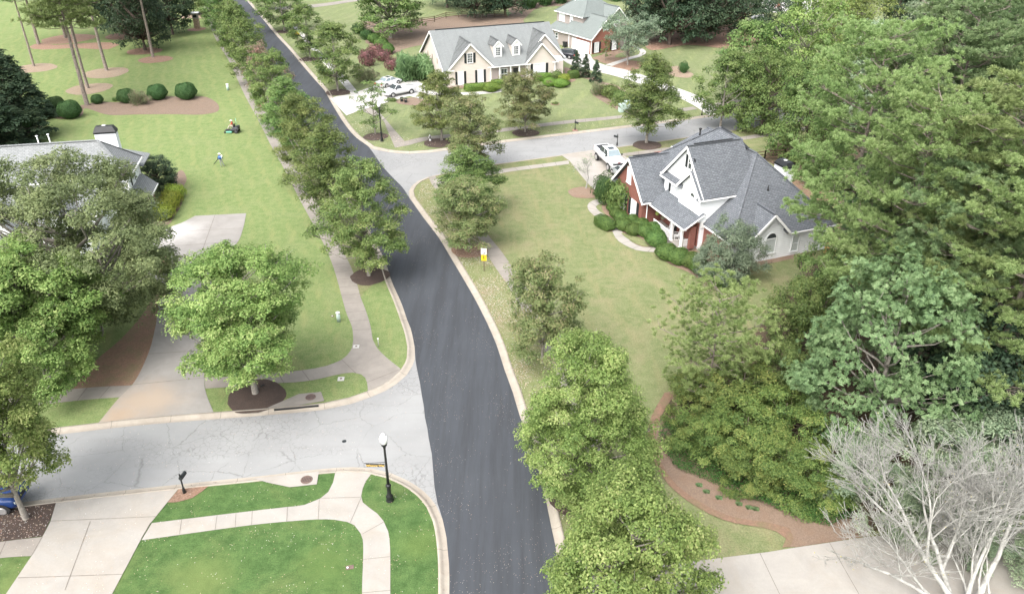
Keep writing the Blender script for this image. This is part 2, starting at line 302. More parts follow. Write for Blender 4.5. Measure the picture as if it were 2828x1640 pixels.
# ---------------- mesh builder ----------------
class MB:
    def __init__(s): s.v = []; s.f = []; s.m = []; s.sm = []
    def add(s, vs, fs, mi=0, sm=False):
        k = len(s.v); s.v += [tuple(p) for p in vs]
        for f in fs: s.f.append([i+k for i in f]); s.m.append(mi); s.sm.append(sm)
        return s
    def box(s, x0, x1, y0, y1, z0, z1, mi=0):
        return s.add([(x0,y0,z0),(x1,y0,z0),(x1,y1,z0),(x0,y1,z0),(x0,y0,z1),(x1,y0,z1),(x1,y1,z1),(x0,y1,z1)],
            [(3,2,1,0),(4,5,6,7),(0,1,5,4),(1,2,6,5),(2,3,7,6),(3,0,4,7)], mi)
    def obox(s, c, sz, rot=None, mi=0):
        hx, hy, hz = sz[0]/2, sz[1]/2, sz[2]/2
        mt = Matrix.Identity(3) if rot is None else rot
        ps = [mt @ Vector((x, y, z)) + Vector(c) for x, y, z in ((-hx,-hy,-hz),(hx,-hy,-hz),(hx,hy,-hz),(-hx,hy,-hz),(-hx,-hy,hz),(hx,-hy,hz),(hx,hy,hz),(-hx,hy,hz))]
        return s.add(ps, [(3,2,1,0),(4,5,6,7),(0,1,5,4),(1,2,6,5),(2,3,7,6),(3,0,4,7)], mi)
    def bar(s, a, b, wd, mi=0, hgt=None):
        a, b = Vector(a), Vector(b); d = b-a; L = d.length; d.normalize()
        up = Vector((0,0,1)) if abs(d.z) < .95 else Vector((1,0,0))
        x = d; y = up.cross(x).normalized(); z = x.cross(y)
        return s.obox((a+b)/2, (L, wd, hgt or wd), Matrix((x, y, z)).transposed(), mi)
    def tube(s, pts, rad, n=8, mi=0, cap=True, sm=True):
        pts = [Vector(p) for p in pts]; k = len(s.v); N = len(pts)
        ref = None
        for i, p in enumerate(pts):
            d = (pts[min(i+1, N-1)]-pts[max(i-1, 0)])
            if d.length < 1e-9: d = Vector((0,0,1))
            d.normalize()
            if ref is None: ref = Vector((1,0,0)) if abs(d.x) < .8 else Vector((0,1,0))
            a = (ref-d*ref.dot(d)).normalized(); ref = a; b = d.cross(a)
            r = rad[i] if isinstance(rad, (list, tuple)) else rad
            for j in range(n):
                t = 2*math.pi*j/n; s.v.append(tuple(p+a*math.cos(t)*r+b*math.sin(t)*r))
        for i in range(N-1):
            for j in range(n):
                s.f.append([k+i*n+j, k+i*n+(j+1)%n, k+(i+1)*n+(j+1)%n, k+(i+1)*n+j]); s.m.append(mi); s.sm.append(sm)
        if cap:
            s.f.append([k+j for j in range(n)][::-1]); s.f.append([k+(N-1)*n+j for j in range(n)]); s.m += [mi, mi]; s.sm += [False, False]
        return s
    def lathe(s, prof, n=16, c=(0,0,0), mi=0, sm=True):
        return s.tube([(c[0], c[1], c[2]+z) for r, z in prof], [r for r, z in prof], n, mi, True, sm)
    def wheelx(s, c, r, wd, n=20, mi=0, axis='y'):
        a = (c[0], c[1]-wd/2, c[2]) if axis == 'y' else (c[0]-wd/2, c[1], c[2]); b = (c[0], c[1]+wd/2, c[2]) if axis == 'y' else (c[0]+wd/2, c[1], c[2])
        a, b = Vector(a), Vector(b)
        return s.tube([a, a.lerp(b, .12), a.lerp(b, .88), b], [r*.86, r, r, r*.86], n, mi)
    def poly(s, ps, mi=0): return s.add(ps, [list(range(len(ps)))], mi)
    def slab(s, ps, th, top=0, side=0, nrm=None):
        """polygon ps thickened away from its upper side"""
        ps = [Vector(p) for p in ps]; n = (ps[1]-ps[0]).cross(ps[2]-ps[0]).normalized()
        if nrm is None and n.z < 0: ps = ps[::-1]; n = -n
        if nrm is not None and n.dot(Vector(nrm)) < 0: ps = ps[::-1]; n = -n
        q = [p-n*th for p in ps]; k = len(ps)
        s.add(ps+q, [list(range(k))], top); b = len(s.v)-2*k
        s.f.append([b+k+i for i in range(k)][::-1]); s.m.append(side); s.sm.append(False)
        for i in range(k):
            j = (i+1) % k; s.f.append([b+i, b+k+i, b+k+j, b+j]); s.m.append(side); s.sm.append(False)
        return s
    def prism(s, pts, axis, lo, hi, mi=0):
        """pts 2-D polygon in the plane normal to axis (0=x,1=y,2=z), extruded lo..hi"""
        def P(p, t): return (t, p[0], p[1]) if axis == 0 else ((p[0], t, p[1]) if axis == 1 else (p[0], p[1], t))
        k = len(pts); area = sum(pts[i][0]*pts[(i+1)%k][1]-pts[(i+1)%k][0]*pts[i][1] for i in range(k))
        if (area < 0) != (axis == 1): pts = pts[::-1]
        vs = [P(p, lo) for p in pts]+[P(p, hi) for p in pts]
        fs = [list(range(k))[::-1], list(range(k, 2*k))]+[[i, (i+1)%k, (i+1)%k+k, i+k] for i in range(k)]
        return s.add(vs, fs, mi)
    def ell(s, c, r, n=12, m=8, mi=0):
        pr = [(math.sin(math.pi*i/m), -math.cos(math.pi*i/m)) for i in range(m+1)]; k = len(s.v)
        for q, z in pr:
            for j in range(n):
                t = 2*math.pi*j/n; s.v.append((c[0]+r[0]*max(q, .01)*math.cos(t), c[1]+r[1]*max(q, .01)*math.sin(t), c[2]+r[2]*z))
        for i in range(m):
            for j in range(n): s.f.append([k+i*n+j, k+i*n+(j+1)%n, k+(i+1)*n+(j+1)%n, k+(i+1)*n+j]); s.m.append(mi); s.sm.append(True)
        return s
    def build(s, name, mats, parent=None, loc=None, uv=True, bevel=0):
        me = bpy.data.meshes.new(name); me.from_pydata(s.v, [], s.f)
        for x in (mats if isinstance(mats, (list, tuple)) else [mats]): me.materials.append(M[x] if isinstance(x, str) else x)
        me.polygons.foreach_set('material_index', s.m); me.polygons.foreach_set('use_smooth', s.sm)
        if uv and len(s.f) < 4000:
            ul = me.uv_layers.new(name='UVMap')
            for p in me.polygons:
                nn = p.normal; u = Vector((0,0,1)).cross(nn)
                if u.length < .05: u = Vector((1,0,0))
                u.normalize(); vv = nn.cross(u)
                for li in p.loop_indices:
                    co = me.vertices[me.loops[li].vertex_index].co; ul.data[li].uv = (co.dot(u), co.dot(vv))
        me.update(); o = bpy.data.objects.new(name, me); C.objects.link(o)
        if parent: o.parent = parent
        if loc: o.location = loc
        if bevel:
            b = o.modifiers.new('bevel', 'BEVEL'); b.width = bevel; b.segments = 2; b.limit_method = 'ANGLE'
        return o
def tag(o, label=None, cat=None, group=None, kind=None):
    for k, v in (('label', label), ('category', cat), ('group', group), ('kind', kind)):
        if v: o[k] = v
    return o
def thing(name, label, cat, loc=(0,0,0), rz=0, group=None):
    o = bpy.data.objects.new(name, None); C.objects.link(o); o.location = loc; o.rotation_euler = (0, 0, rz); o.empty_display_size = .3
    return tag(o, label, cat, group)
KIDS = {}
def dup(root, loc=None, rz=None, label=None, sc=None, group=None):
    r = root.copy(); C.objects.link(r)
    if loc is not None: r.location = loc
    if rz is not None: r.rotation_euler = (0, 0, rz)
    if sc is not None: r.scale = sc
    if label: r['label'] = label
    if group: r['group'] = group
    for ch in list(root.children):
        c = ch.copy(); C.objects.link(c); c.parent = r
        for gch in ch.children:
            d = gch.copy(); C.objects.link(d); d.parent = c
    return r
# ---------------- ground, roads, kerbs, walks ----------------
def crom(pts, step=.5, closed=False):
    P = [np.array(p, float) for p in pts]; n = len(P); out = []
    rng = range(n if closed else n-1)
    for i in rng:
        p0 = P[(i-1) % n] if closed or i > 0 else 2*P[0]-P[1]
        p1, p2 = P[i], P[(i+1) % n]
        p3 = P[(i+2) % n] if closed or i+2 < n else 2*P[n-1]-P[n-2]
        k = max(1, int(np.linalg.norm(p2-p1)/step)); k = min(k, 60)
        # centripetal parametrisation keeps uneven spacing from looping
        t0 = 0; t1 = t0+max(1e-3, np.linalg.norm(p1-p0)**.5); t2 = t1+max(1e-3, np.linalg.norm(p2-p1)**.5); t3 = t2+max(1e-3, np.linalg.norm(p3-p2)**.5)
        for j in range(k):
            t = t1+(t2-t1)*j/k
            A1 = (t1-t)/(t1-t0)*p0+(t-t0)/(t1-t0)*p1; A2 = (t2-t)/(t2-t1)*p1+(t-t1)/(t2-t1)*p2; A3 = (t3-t)/(t3-t2)*p2+(t-t2)/(t3-t2)*p3
            B1 = (t2-t)/(t2-t0)*A1+(t-t0)/(t2-t0)*A2; B2 = (t3-t)/(t3-t1)*A2+(t-t1)/(t3-t1)*A3
            out.append((t2-t)/(t2-t1)*B1+(t-t1)/(t2-t1)*B2)
    if not closed: out.append(P[-1])
    return [tuple(p) for p in out]
def offset(pl, d):
    """shift a polyline to its right-hand side by d"""
    out = []; n = len(pl)
    for i in range(n):
        a = np.array(pl[max(i-1, 0)]); b = np.array(pl[min(i+1, n-1)]); t = b-a; t = t/max(1e-6, np.linalg.norm(t))
        out.append((pl[i][0]+t[1]*d, pl[i][1]-t[0]*d))
    return out
def GP(pts): return [g(x, y) for x, y in pts]
east_main = GP([(1552,1900),(1548,1640),(1541,1570),(1534,1502),(1523.6,1456),(1510.6,1392),(1499,1335),(1483,1280),(1469,1223),(1437,1150),(1417,1083),(1394,1020),(1371,949),(1346,891),(1311,822),(1277.6,764),(1243,706),(1211.5,654),(1171,601),(1148,569)])
ne_corner = GP([(1131,545),(1128,527),(1137,511),(1154,498),(1183,486.5),(1260,470),(1350,453),(1400,446.5),(1552,426),(1711,403),(1868,381),(2028,357),(2120,345),(2350,310),(2600,275)])
nf = GP([(2600,230),(2350,263),(2120,296),(2085,302),(1957,322),(1766,347),(1583,369),(1400,391),(1237,413),(1188,419.5),(1131,423),(1068,418),(1025,408.6)])
far_east = GP([(1017,403),(983,378),(957,349),(928.6,306),(911,276),(897,251),(871,221),(843,189),(820,161),(797,134),(766,101),(740,70),(728,55)])
fe_dir = np.array(far_east[-1])-np.array(far_east[-4]); fe_dir /= np.linalg.norm(fe_dir)
far_east += [tuple(np.array(far_east[-1])+fe_dir*k) for k in (25, 60, 120, 250)]
RR = crom(east_main+ne_corner, 1.2); FR = crom(nf+far_east, 1.5)
ROADW = 6.3
fw = offset([p for p in crom(far_east, 3)][::-1], 0)      # main road's far west edge runs parallel to the east one
far_west = offset(fw, ROADW)   # walking towards the camera the west side lies on the right
wm = GP([(1053,696),(1065,722),(1082,774),(1103,822),(1125,880),(1140,925),(1146,956),(1145,989),(1139,1006),(1123,1032),(1094,1057),(1063,1076),(1023,1093),(971,1111),(897,1127),(740,1142),(720,1144),(468,1163),(348,1174),(210,1190),(0,1214),(-250,1242),(-500,1272)])
fw_keep = [p for p in far_west if p[1] > g(1053, 560)[1]][::2]
WL = crom(fw_keep+wm, 1.0)
sl_ = GP([(-500,1475),(-250,1424),(0,1390),(212,1363.7),(411,1342),(560,1326),(720,1310),(884,1291),(970,1285.5),(1030,1290),(1082,1303),(1125,1322),(1171,1353),(1204,1391),(1222,1430),(1233,1480),(1240,1550),(1242,1640),(1244,1900)])
SL = crom(sl_, .7)
hole = []
for pl in (WL, SL, RR, FR): hole += offset(pl, .60)
def cdt(polys_edges_pts, keep):
    pts = []; edges = []
    for loop in polys_edges_pts:
        k = len(pts); pts += [Vector(p) for p in loop]; edges += [(k+i, k+(i+1) % len(loop)) for i in range(len(loop))]
    r = delaunay_2d_cdt(pts, edges, [], 0, 1e-4)
    vs, fs = r[0], r[2]
    return [(v.x, v.y) for v in vs], [f for f in fs if keep(sum(vs[i].x for i in f)/len(f), sum(vs[i].y for i in f)/len(f))]
def inside(poly, x, y):
    c = False; n = len(poly); j = n-1
    for i in range(n):
        xi, yi = poly[i]; xj, yj = poly[j]
        if (yi > y) != (yj > y) and x < (xj-xi)*(y-yi)/(yj-yi)+xi: c = not c
        j = i
    return c
LIFT = [0]
def sheet(name, loop, z, mat, kind='structure', holes=()):
    if z > 0: LIFT[0] += 1; z += LIFT[0]*.0001
    vs, fs = cdt([loop]+list(holes), lambda x, y: inside(loop, x, y) and not any(inside(h, x, y) for h in holes))
    b = MB(); b.v = [(x, y, z) for x, y in vs]
    for f in fs:
        a = [b.v[i] for i in f]
        ar = sum(a[i][0]*a[(i+1) % len(a)][1]-a[(i+1) % len(a)][0]*a[i][1] for i in range(len(a)))
        b.f.append(list(f) if ar > 0 else list(f)[::-1]); b.m.append(0); b.sm.append(False)
    o = b.build(name, mat, uv=False); return tag(o, kind=kind)
big = [(-1500, -120), (1500, -120), (1500, 2500), (-1500, 2500)]
sheet('ground', big, 0, 'ground', holes=[hole])
# pavement: old grey asphalt under everything, the fresh dark lane laid over it
road_loop = []
for pl in (WL, SL, RR, FR): road_loop += offset(pl, .3)
sheet('side_road', road_loop, -.125, 'asphalt_old')
dark = crom([p for p in fw_keep]+GP([(1053,696),(1065,722),(1082,774),(1103,822),(1125,880),(1140,925),(1146,956),(1147,989),(1160,1056),(1170,1119),(1183,1206),(1191,1249),(1196,1290),(1201,1340),(1207,1385),(1222,1430),(1233,1480),(1240,1550),(1242,1640),(1244,1900)]), 1)
dr = crom(east_main+GP([(1131,545),(1111,515),(1088,492),(1056,457),(1026,414)])+far_east, 1)
rng0 = random.Random(4)
dark = [(x+rng0.uniform(-.03, .03), y+rng0.uniform(-.03, .03)) for x, y in dark]
sheet('main_road', dark+dr, -.10, 'asphalt')
# rolled kerb with its gutter
kb = MB(); PROF = [(.0, -.112), (.26, -.118), (.36, -.06), (.46, .02), (.62, .052), (.62, -.05)]
for pl in (WL, SL, RR, FR):
    L = [offset(pl, d) for d, z in PROF]; k = len(kb.v)
    for i in range(len(pl)):
        for q, (d, z) in enumerate(PROF): kb.v.append((L[q][i][0], L[q][i][1], z))
    n = len(PROF); acc = 0
    for i in range(len(pl)-1):
        acc += math.dist(pl[i], pl[i+1])
        for q in range(n-1): kb.f.append([k+i*n+q+1, k+i*n+q, k+(i+1)*n+q, k+(i+1)*n+q+1]); kb.m.append(0); kb.sm.append(q < 4)
    acc = 0; nxt = 3.0
    for i in range(len(pl)-1):
        acc += math.dist(pl[i], pl[i+1])
        if acc > nxt and pl[i][1] < 140:
            nxt = acc+3.05; t = np.array(pl[i+1])-np.array(pl[i]); t = t/np.linalg.norm(t)*.014
            for q in range(4):
                a, b = L[q][i], L[q+1][i]; za, zb = PROF[q][1]+.004, PROF[q+1][1]+.004
                kb.add([(a[0]-t[0], a[1]-t[1], za), (b[0]-t[0], b[1]-t[1], zb), (b[0]+t[0], b[1]+t[1], zb), (a[0]+t[0], a[1]+t[1], za)], [(0,1,2,3)], 1)
tag(kb.build('kerb', ['kerb', 'joint'], uv=False), kind='structure')

# lawns
def sm(pts, step=.8): return crom(GP(pts), step, True)
def clip_hole(loop): return loop
Z1, Z2, Z3, Z4 = .003, .012, .024, .036
back = lambda pl, d=.60: offset(pl, d)
# front-left lawns (bright green)
fl = [p for p in back(SL) if True]
loop = fl + [g(1100, 1900), g(-500, 1900)]
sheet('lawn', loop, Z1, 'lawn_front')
# west lawn between house, long walk and the main road's west verge
wb = back(WL)
loop = [p for p in wb if p[1] < 215][:]
loop = loop + [g(-500, 900), (-160, 215)]
sheet('lawn', loop, Z1, 'lawn_left')
# right-hand yard
rb = [p for p in back(RR)]
sheet('lawn', rb + [g(2700, 330), g(2828, 800), g(2900, 1900)], Z1, 'lawn_right')
fb = [p for p in back(FR) if p[1] < 230]
sheet('lawn', fb + [(-20, 240), (120, 230), g(2600, 180)], Z1, 'lawn_b')
# leafy verges beside the road
def ribbon(name, left, right, z, mat, joint=None, kind='structure', jm='joint', step=.7, jw=.022):
    L = crom(GP(left), step); Rr = crom(GP(right), step)
    def res(pl, n):
        d = [0]
        for i in range(len(pl)-1): d.append(d[-1]+math.dist(pl[i], pl[i+1]))
        out = []
        for k in range(n):
            t = d[-1]*k/(n-1); i = max(0, min(len(pl)-2, int(np.searchsorted(d, t))-1)); u = (t-d[i])/max(1e-6, d[i+1]-d[i])
            out.append((pl[i][0]+(pl[i+1][0]-pl[i][0])*u, pl[i][1]+(pl[i+1][1]-pl[i][1])*u))
        return out, d[-1]
    LIFT[0] += 1; z += LIFT[0]*.0001
    n = max(len(L), len(Rr)); A, la = res(L, n); B, lb = res(Rr, n); b = MB()
    for i in range(n): b.v += [(*A[i], z), (*B[i], z)]
    for i in range(n-1): b.f.append([2*i, 2*i+1, 2*i+3, 2*i+2]); b.m.append(0); b.sm.append(False)
    a3 = [b.v[i] for i in b.f[0]]
    if sum(a3[i][0]*a3[(i+1) % 4][1]-a3[(i+1) % 4][0]*a3[i][1] for i in range(4)) < 0: b.f = [f[::-1] for f in b.f]
    if joint:
        K = int(la/joint); a2, _ = res(A, K*8+1); b2, _ = res(B, K*8+1)
        for k in range(1, K):
            a, c = Vector((*a2[k*8], z+.004)), Vector((*b2[k*8], z+.004)); d = (c-a).normalized(); p = Vector((-d.y, d.x, 0))*jw
            b.add([a-p, c-p, c+p, a+p], [(0,1,2,3)], 1)
    return tag(b.build(name, [mat, jm], uv=False), kind=kind)
far_walk_w = [(568,49),(589,94),(603,123),(628.6,163),(657,223),(677,266),(697,303),(720,346),(747,400),(795,486),(823.6,544),(858,607),(895,676),(918,730.6),(933,779),(944,820)]
far_walk_e = [(582,46),(600,88),(618,122),(645,163),(680,222),(700,262),(726,295),(748.6,337),(777.6,400),(820.7,460),(852,521),(884,575),(904,607),(950,699),(970,739),(987,788),(995.5,820)]
# west verge with a drier tone
vw = GP(far_walk_e[::-1]); vw2 = [p for p in back(WL) if p[1] > g(1000, 770)[1] and p[1] < 178]
sheet('verge', crom(vw, 1)[::1]+vw2, Z2, 'verge')
ve = [p for p in back(RR) if g(0, 1500)[1] < p[1] < g(0, 545)[1] and p[0] < 3]
vr = GP([(1165,503),(1194,515),(1211,531),(1229,552),(1258,580),(1295,625),(1326,667),(1346.6,705),(1370,742),(1398,776),(1450,870),(1520,1000),(1570,1130),(1610,1280),(1640,1420),(1655,1500)])
sheet('verge', ve + vr[0:] , Z2, 'verge')
# long west walk and its corner ramp
ribbon('sidewalk', far_walk_w+[(957,866),(973,906),(975.7,940)], far_walk_e+[(1010,857),(1023,900),(1029,937)], Z3, 'conc_old', 1.55)
sheet('sidewalk', crom(GP([(1029,937),(1043,963),(1068.6,988.6),(1106,1018)]), .5)+[p for p in back(WL, .55) if g(0,1086)[1] < p[1] < g(0,1018)[1] and -13 < p[0] < -6]+crom(GP([(1016,1084),(1014,1057),(1008.6,1043),(997,1034),(974,1029),(951,1031),(925,1036)]), .5)+crom(GP([(900,1011),(943,994),(968.6,968.6),(975.7,940)]), .5), Z3, 'conc_old')
ribbon('sidewalk', [(564,1043),(620,1041),(691,1036),(760,1030),(823,1024),(865,1018.5),(900,1011)], [(567.5,1073),(630,1069.5),(686,1066),(754,1058.6),(814,1056),(870,1049),(925,1036)], Z3, 'conc_old', 1.6)
ribbon('sidewalk', [(-300,1128),(0,1098),(240,1071),(366,1064)], [(-300,1165),(0,1130),(248.6,1103),(334,1097)], Z3, 'conc_old', 1.6)
for a, b in (((943,993),(983,1031)),((1014,1056),(1101,1022))):
    p, q = Vector((*g(*a), Z3+.013)), Vector((*g(*b), Z3+.013)); d = (q-p).normalized(); n_ = Vector((-d.y, d.x, 0))*.022
    o = MB().add([p-n_, q-n_, q+n_, p+n_], [(0,1,2,3)]).build('sidewalk', 'joint', uv=False); tag(o, kind='structure')
# left driveway with turning pad
def lines(name, segs, z, w=.022, mat='joint'):
    b = MB()
    for a, c in segs:
        p, q = Vector((*g(*a), z)), Vector((*g(*c), z)); d = (q-p).normalized(); n_ = Vector((-d.y, d.x, 0))*w
        b.add([p-n_, q-n_, q+n_, p+n_], [(0,1,2,3)])
    return tag(b.build(name, mat, uv=False), kind='structure')
dl = crom(GP([(539,597),(500,617),(465,630),(400,700),(390,740),(430,770),(457,820),(447,821),(431,897),(411,974),(366,1063),(331,1097),(270,1171)]), .6)
dr_ = [p for p in back(WL, .55) if g(270,1183)[0] < p[0] < g(590,1150)[0] and p[1] < g(0,1100)[1]]
sheet('driveway', dl+sorted(dr_, key=lambda p: p[0])+crom(GP([(590,1139),(567,1077),(563,997),(562,950),(567,850),(600,750),(638,690),(658,667),(672,630),(680,590)]), .6), Z4, 'conc_mid')
lines('driveway', [((594,595),(560,690)),((500,640),(670,631)),((455,682),(655,668)),((560,690),(520,760)),((470,758),(610,752)),((445,826),(567,815)),((434,893),(562,885)),((412,978),(563,968)),((366,1063),(564,1044))], Z4+.013)
# lower-left driveway, walks
ds = sorted([p for p in back(SL, .55) if g(155,1388)[0] < p[0] < g(493,1349)[0] and p[1] < g(0,1340)[1]], key=lambda p: -p[0])
sheet('driveway', ds+GP([(155,1388),(140,1440),(118,1481.5),(89,1533),(17,1640),(-60,1900),(180,1900),(310,1640),(391,1487),(416.7,1444),(462,1388),(493,1350)]), Z4, 'conc')
lines('driveway', [((128,1440),(430,1427)),((50,1596),(338,1586)),((118,1481.5),(89,1533)),((416,1444),(391,1487)),((180,1630),(250,1440))], Z4+.013, .018)
ribbon('sidewalk', [(-300,1540),(0,1496),(118,1482)], [(-300,1590),(0,1540.5),(86,1535)], Z3, 'conc_old', 1.7)
pt = crom(GP([(419.6,1444),(560,1427),(720,1408),(790,1400),(841,1394),(884,1376.7),(907,1358),(920,1332),(926,1306)]), .5)
pk = sorted([p for p in back(SL, .55) if g(926,1305)[0] < p[0] < g(1026,1308)[0] and p[1] > g(0,1330)[1]], key=lambda p: p[0])
pr = crom(GP([(1026,1308),(1010,1329),(997.5,1369.5),(1002,1387),(1019,1401),(1042,1418),(1059,1438),(1072,1467),(1077,1507),(1078,1640),(1078,1900)]), .5)
pb = crom(GP([(1000,1900),(1000,1640),(1002,1490),(996,1473),(979,1450),(958.6,1441),(924,1435),(878,1434),(792,1440),(700,1449),(391,1491.5)]), .5)
sheet('sidewalk', pt+pk+pr+pb, Z3, 'conc')
lines('sidewalk', [((502,1435),(496,1475)),((600,1423),(594,1464)),((652,1417),(650,1457)),((697,1411),(695,1449)),((794,1400),(792,1440)),((882,1379),(879,1434)),((884,1376),(997,1373)),((997,1375),(967,1444)),((1059,1442),(1000,1475)),((1077,1537),(1001,1545)),((1078,1630),(1000,1637))], Z3+.013, .014)
# drain aprons with manhole covers
def apron(pts, mh, mw, mat, slot=None):
    sheet('drain_apron', GP(pts), .05, mat)
    c = g(*mh); t = thing('manhole_cover', 'round rusty iron manhole cover in the '+mw, 'manhole cover', (c[0], c[1], .062))
    MB().lathe([(.36, 0), (.38, .012), (.36, .02)], 24, (0,0,0)).build('cover', 'iron', t)
    rb_ = MB()
    for k in range(6): rb_.box(-.27+k*.1, -.24+k*.1, -.2, .2, .021, .026)
    rb_.build('grip', 'black', t)
apron([(738.6,1127),(825.7,1088.6),(887,1083),(895.7,1108),(820,1121)], (858,1098), 'grey concrete drain apron north of the side road', 'conc_old')
apron([(700,1322),(881,1303),(875,1338),(800.6,1346),(743,1334)], (847,1326), 'pale concrete drain apron south of the side road', 'conc')
def strip(name, pts, z0, z1, wd, mat):
    b = MB(); p = [Vector((*g(*q), 0)) for q in pts]
    for a, c in zip(p, p[1:]): b.bar(a+Vector((0,0,(z0+z1)/2)), c+Vector((0,0,(z0+z1)/2)), wd, 0, z1-z0)
    return b.build(name, mat)
tag(strip('drain_inlet', [(757,1131),(820,1125.5),(880,1119.5)], -.09, .035, .12, 'black'), 'long dark kerb drain slot below the grey concrete apron', 'drain')
# east walks
ribbon('sidewalk', [(1183,488),(1194,512),(1211.5,531),(1229,552),(1255,580),(1292,625),(1326.5,667),(1346.6,705),(1370,742),(1400,785),(1450,870),(1520,1000),(1575,1130),(1625,1300),(1665,1450)], [(1200,487),(1225,508),(1244,528),(1262,552),(1288,575),(1322,615),(1355,659),(1381,690),(1415.5,739),(1447,785),(1492,870),(1562,1000),(1622,1130),(1678,1300),(1728,1450)], Z3, 'conc_old', 1.6)
ribbon('sidewalk', [(1190,499),(1250,487),(1372,470),(1400,466),(1570,444)], [(1215,510),(1290,494),(1372,481),(1400,476),(1572,453.5)], Z3, 'conc', 1.7)
ribbon('sidewalk', [(1700,428),(1724,424),(1855,406.5),(2045,379),(2120,367),(2400,325)], [(1700,436),(1728,432),(1856,416),(2057,386.5),(2120,377),(2400,335)], Z3, 'conc_old', 1.7)
ribbon('sidewalk', [(1117,391),(1150,383),(1186,377.5),(1300,365),(1400,354),(1560,334),(1690,322),(1760,313)], [(1128,402),(1160,393),(1190,386.5),(1300,376),(1400,363),(1560,343),(1690,330),(1760,321)], Z3, 'conc_old', 1.7)
ribbon('sidewalk', [(1850,305),(1868.6,302),(1914,295)], [(1850,313),(1870,310.5),(1926,302)], Z3, 'conc_old')
ribbon('sidewalk', [(1975,286),(2066,270.5),(2108.6,263.5),(2400,230)], [(1980,293),(2066,279),(2110,272),(2400,238)], Z3, 'conc_old', 1.7)
ribbon('sidewalk', [(994,306),(1030,318),(1054,329),(1072,365),(1091,408.6)], [(1020,297),(1048,312),(1063,328),(1088,358),(1128,402)], Z3, 'conc_old', 1.7)
ribbon('sidewalk', [(800,66),(820,90),(883,163),(934,220),(971,263)], [(812,64),(834,88),(897,158),(951,211),(990,257)], Z3, 'conc_white', 1.7)
# driveways on the far side
sheet('driveway', GP([(912,273),(930,267),(965,262),(1000,250),(1040,236),(1080,228),(1150,222),(1215,262),(1165,275),(1131,266),(1094,276),(1040,292),(994,306),(957,320)]), Z4, 'conc_white')
ribbon('garden_path', [(1215,255),(1297,256),(1385,248)], [(1215,263),(1297,263.5),(1388,255)], Z3, 'conc_white', 1.5)
sheet('driveway', crom(GP([(1957,320),(1914,291),(1857,263),(1790,240),(1720,217),(1654,200),(1600,188),(1560,171),(1548,140),(1571,134),(1628,151),(1634,160),(1643,170),(1683,184),(1737,196),(1860,240),(1934,268.6),(1975,296),(1976,317)]), 1.0), Z4, 'conc_white')
ribbon('garden_path', [(1672,180),(1725,163),(1760,152),(1768,143),(1750,131),(1735,128)], [(1690,184),(1735,167),(1775,155),(1784,143),(1765,131),(1740,122)], .048, 'conc_white', 1.4)
sheet('driveway', GP([(1548,428),(1572.5,445),(1612.7,495),(1624,508),(1641.5,525),(1655,518),(1690,500),(1760,495),(1760,450),(1712,425),(1700,406)]), Z4, 'conc')
ribbon('garden_path', [(1655,550),(1635,555),(1622,568),(1630,587),(1650,602),(1675,615),(1689,630),(1693,644),(1704.7,664),(1727.7,679),(1759,692),(1791,697),(1825,697),(1868,686)], [(1668,562),(1650,566),(1644,572),(1654,584),(1668,592),(1696,610),(1704.7,621),(1722,647),(1745,670),(1773.7,683),(1800,684),(1818,683),(1832,676),(1850,664)], Z4, 'conc', 1.5)
# lower right driveway
sheet('driveway', GP([(1554,1585),(1600,1572),(1700,1566),(1911,1550.5),(2120,1524.6),(2198,1512),(2320,1494),(2398,1482),(2600,1470),(2828,1440),(3200,1900),(1556,1900)]), Z4, 'conc')
lines('driveway', [((2098,1527),(2210,1760)),((2290,1498),(2440,1760)),((1860,1556),(1910,1800))], Z4+.013, .016)
# beds
def disc(px, py, r, mat, z=Z3, seed=0, sx=1, name='mulch_bed', el=.12):
    rr = random.Random(seed*7+int(px)); c = g(px, py); n = 30; ph = rr.random()*6
    sheet(name, [(c[0]+r*sx*(1+el*.5*math.sin(2*t+ph)+rr.uniform(-.03, .03))*math.cos(t), c[1]+r*(1+el*.5*math.sin(3*t+ph)+rr.uniform(-.03, .03))*math.sin(t)) for t in [2*math.pi*k/n for k in range(n)]], z, mat)
sheet('mulch_bed', sm([(235,300),(222,322),(160,329),(143,310),(150,300),(180,300),(230,290),(270,282),(330,283),(395,268),(470,267),(520,268),(560,267),(590,278),(605,295),(598,310),(560,317),(470,316),(380,317),(300,318)]), Z2, 'straw')
disc(430, 165, 3.0, 'leaves_bed'); disc(98, 189, 3.6, 'straw_pale'); disc(292, 202, 3.9, 'straw_pale'); disc(246, 246, 3.6, 'straw_pale')
sheet('mulch_bed', sm([(80,130),(115,118),(150,125),(200,122),(300,118),(330,125),(300,137),(200,134),(120,138),(90,136)], 2), Z2, 'leaves_bed')
disc(400, 142, 3.2, 'leaves_bed'); disc(345, 100, 4, 'leaves_bed'); disc(190, 108, 5, 'leaves_bed'); disc(543, 82, 2.0, 'leaves_bed')
sheet('mulch_bed', sm([(60,420),(95,380),(110,340),(112,335),(118,350),(95,400),(90,440),(0,470),(-100,470),(-100,380)]), Z2, 'straw')
disc(1022, 763, 1.75, 'mulch'); disc(710, 1095, 2.05, 'mulch'); disc(740, 289, 1.7, 'leaves_bed'); disc(1297, 692, 1.75, 'leaves_bed', .048)
disc(1600, 1368, 1.9, 'mulch', .048); disc(934, 256, 2.0, 'mulch'); disc(856, 164, 1.9, 'mulch'); disc(786, 88, 1.9, 'mulch'); disc(1038, 378, 1.7, 'mulch')
disc(1207, 396, 1.9, 'mulch', .048); disc(1452, 368, 1.8, 'mulch', .048); disc(1787, 402, 1.9, 'mulch', .048); disc(2062, 294, 1.9, 'mulch', .048); disc(1303, 476, 1.5, 'leaves_bed', .048)
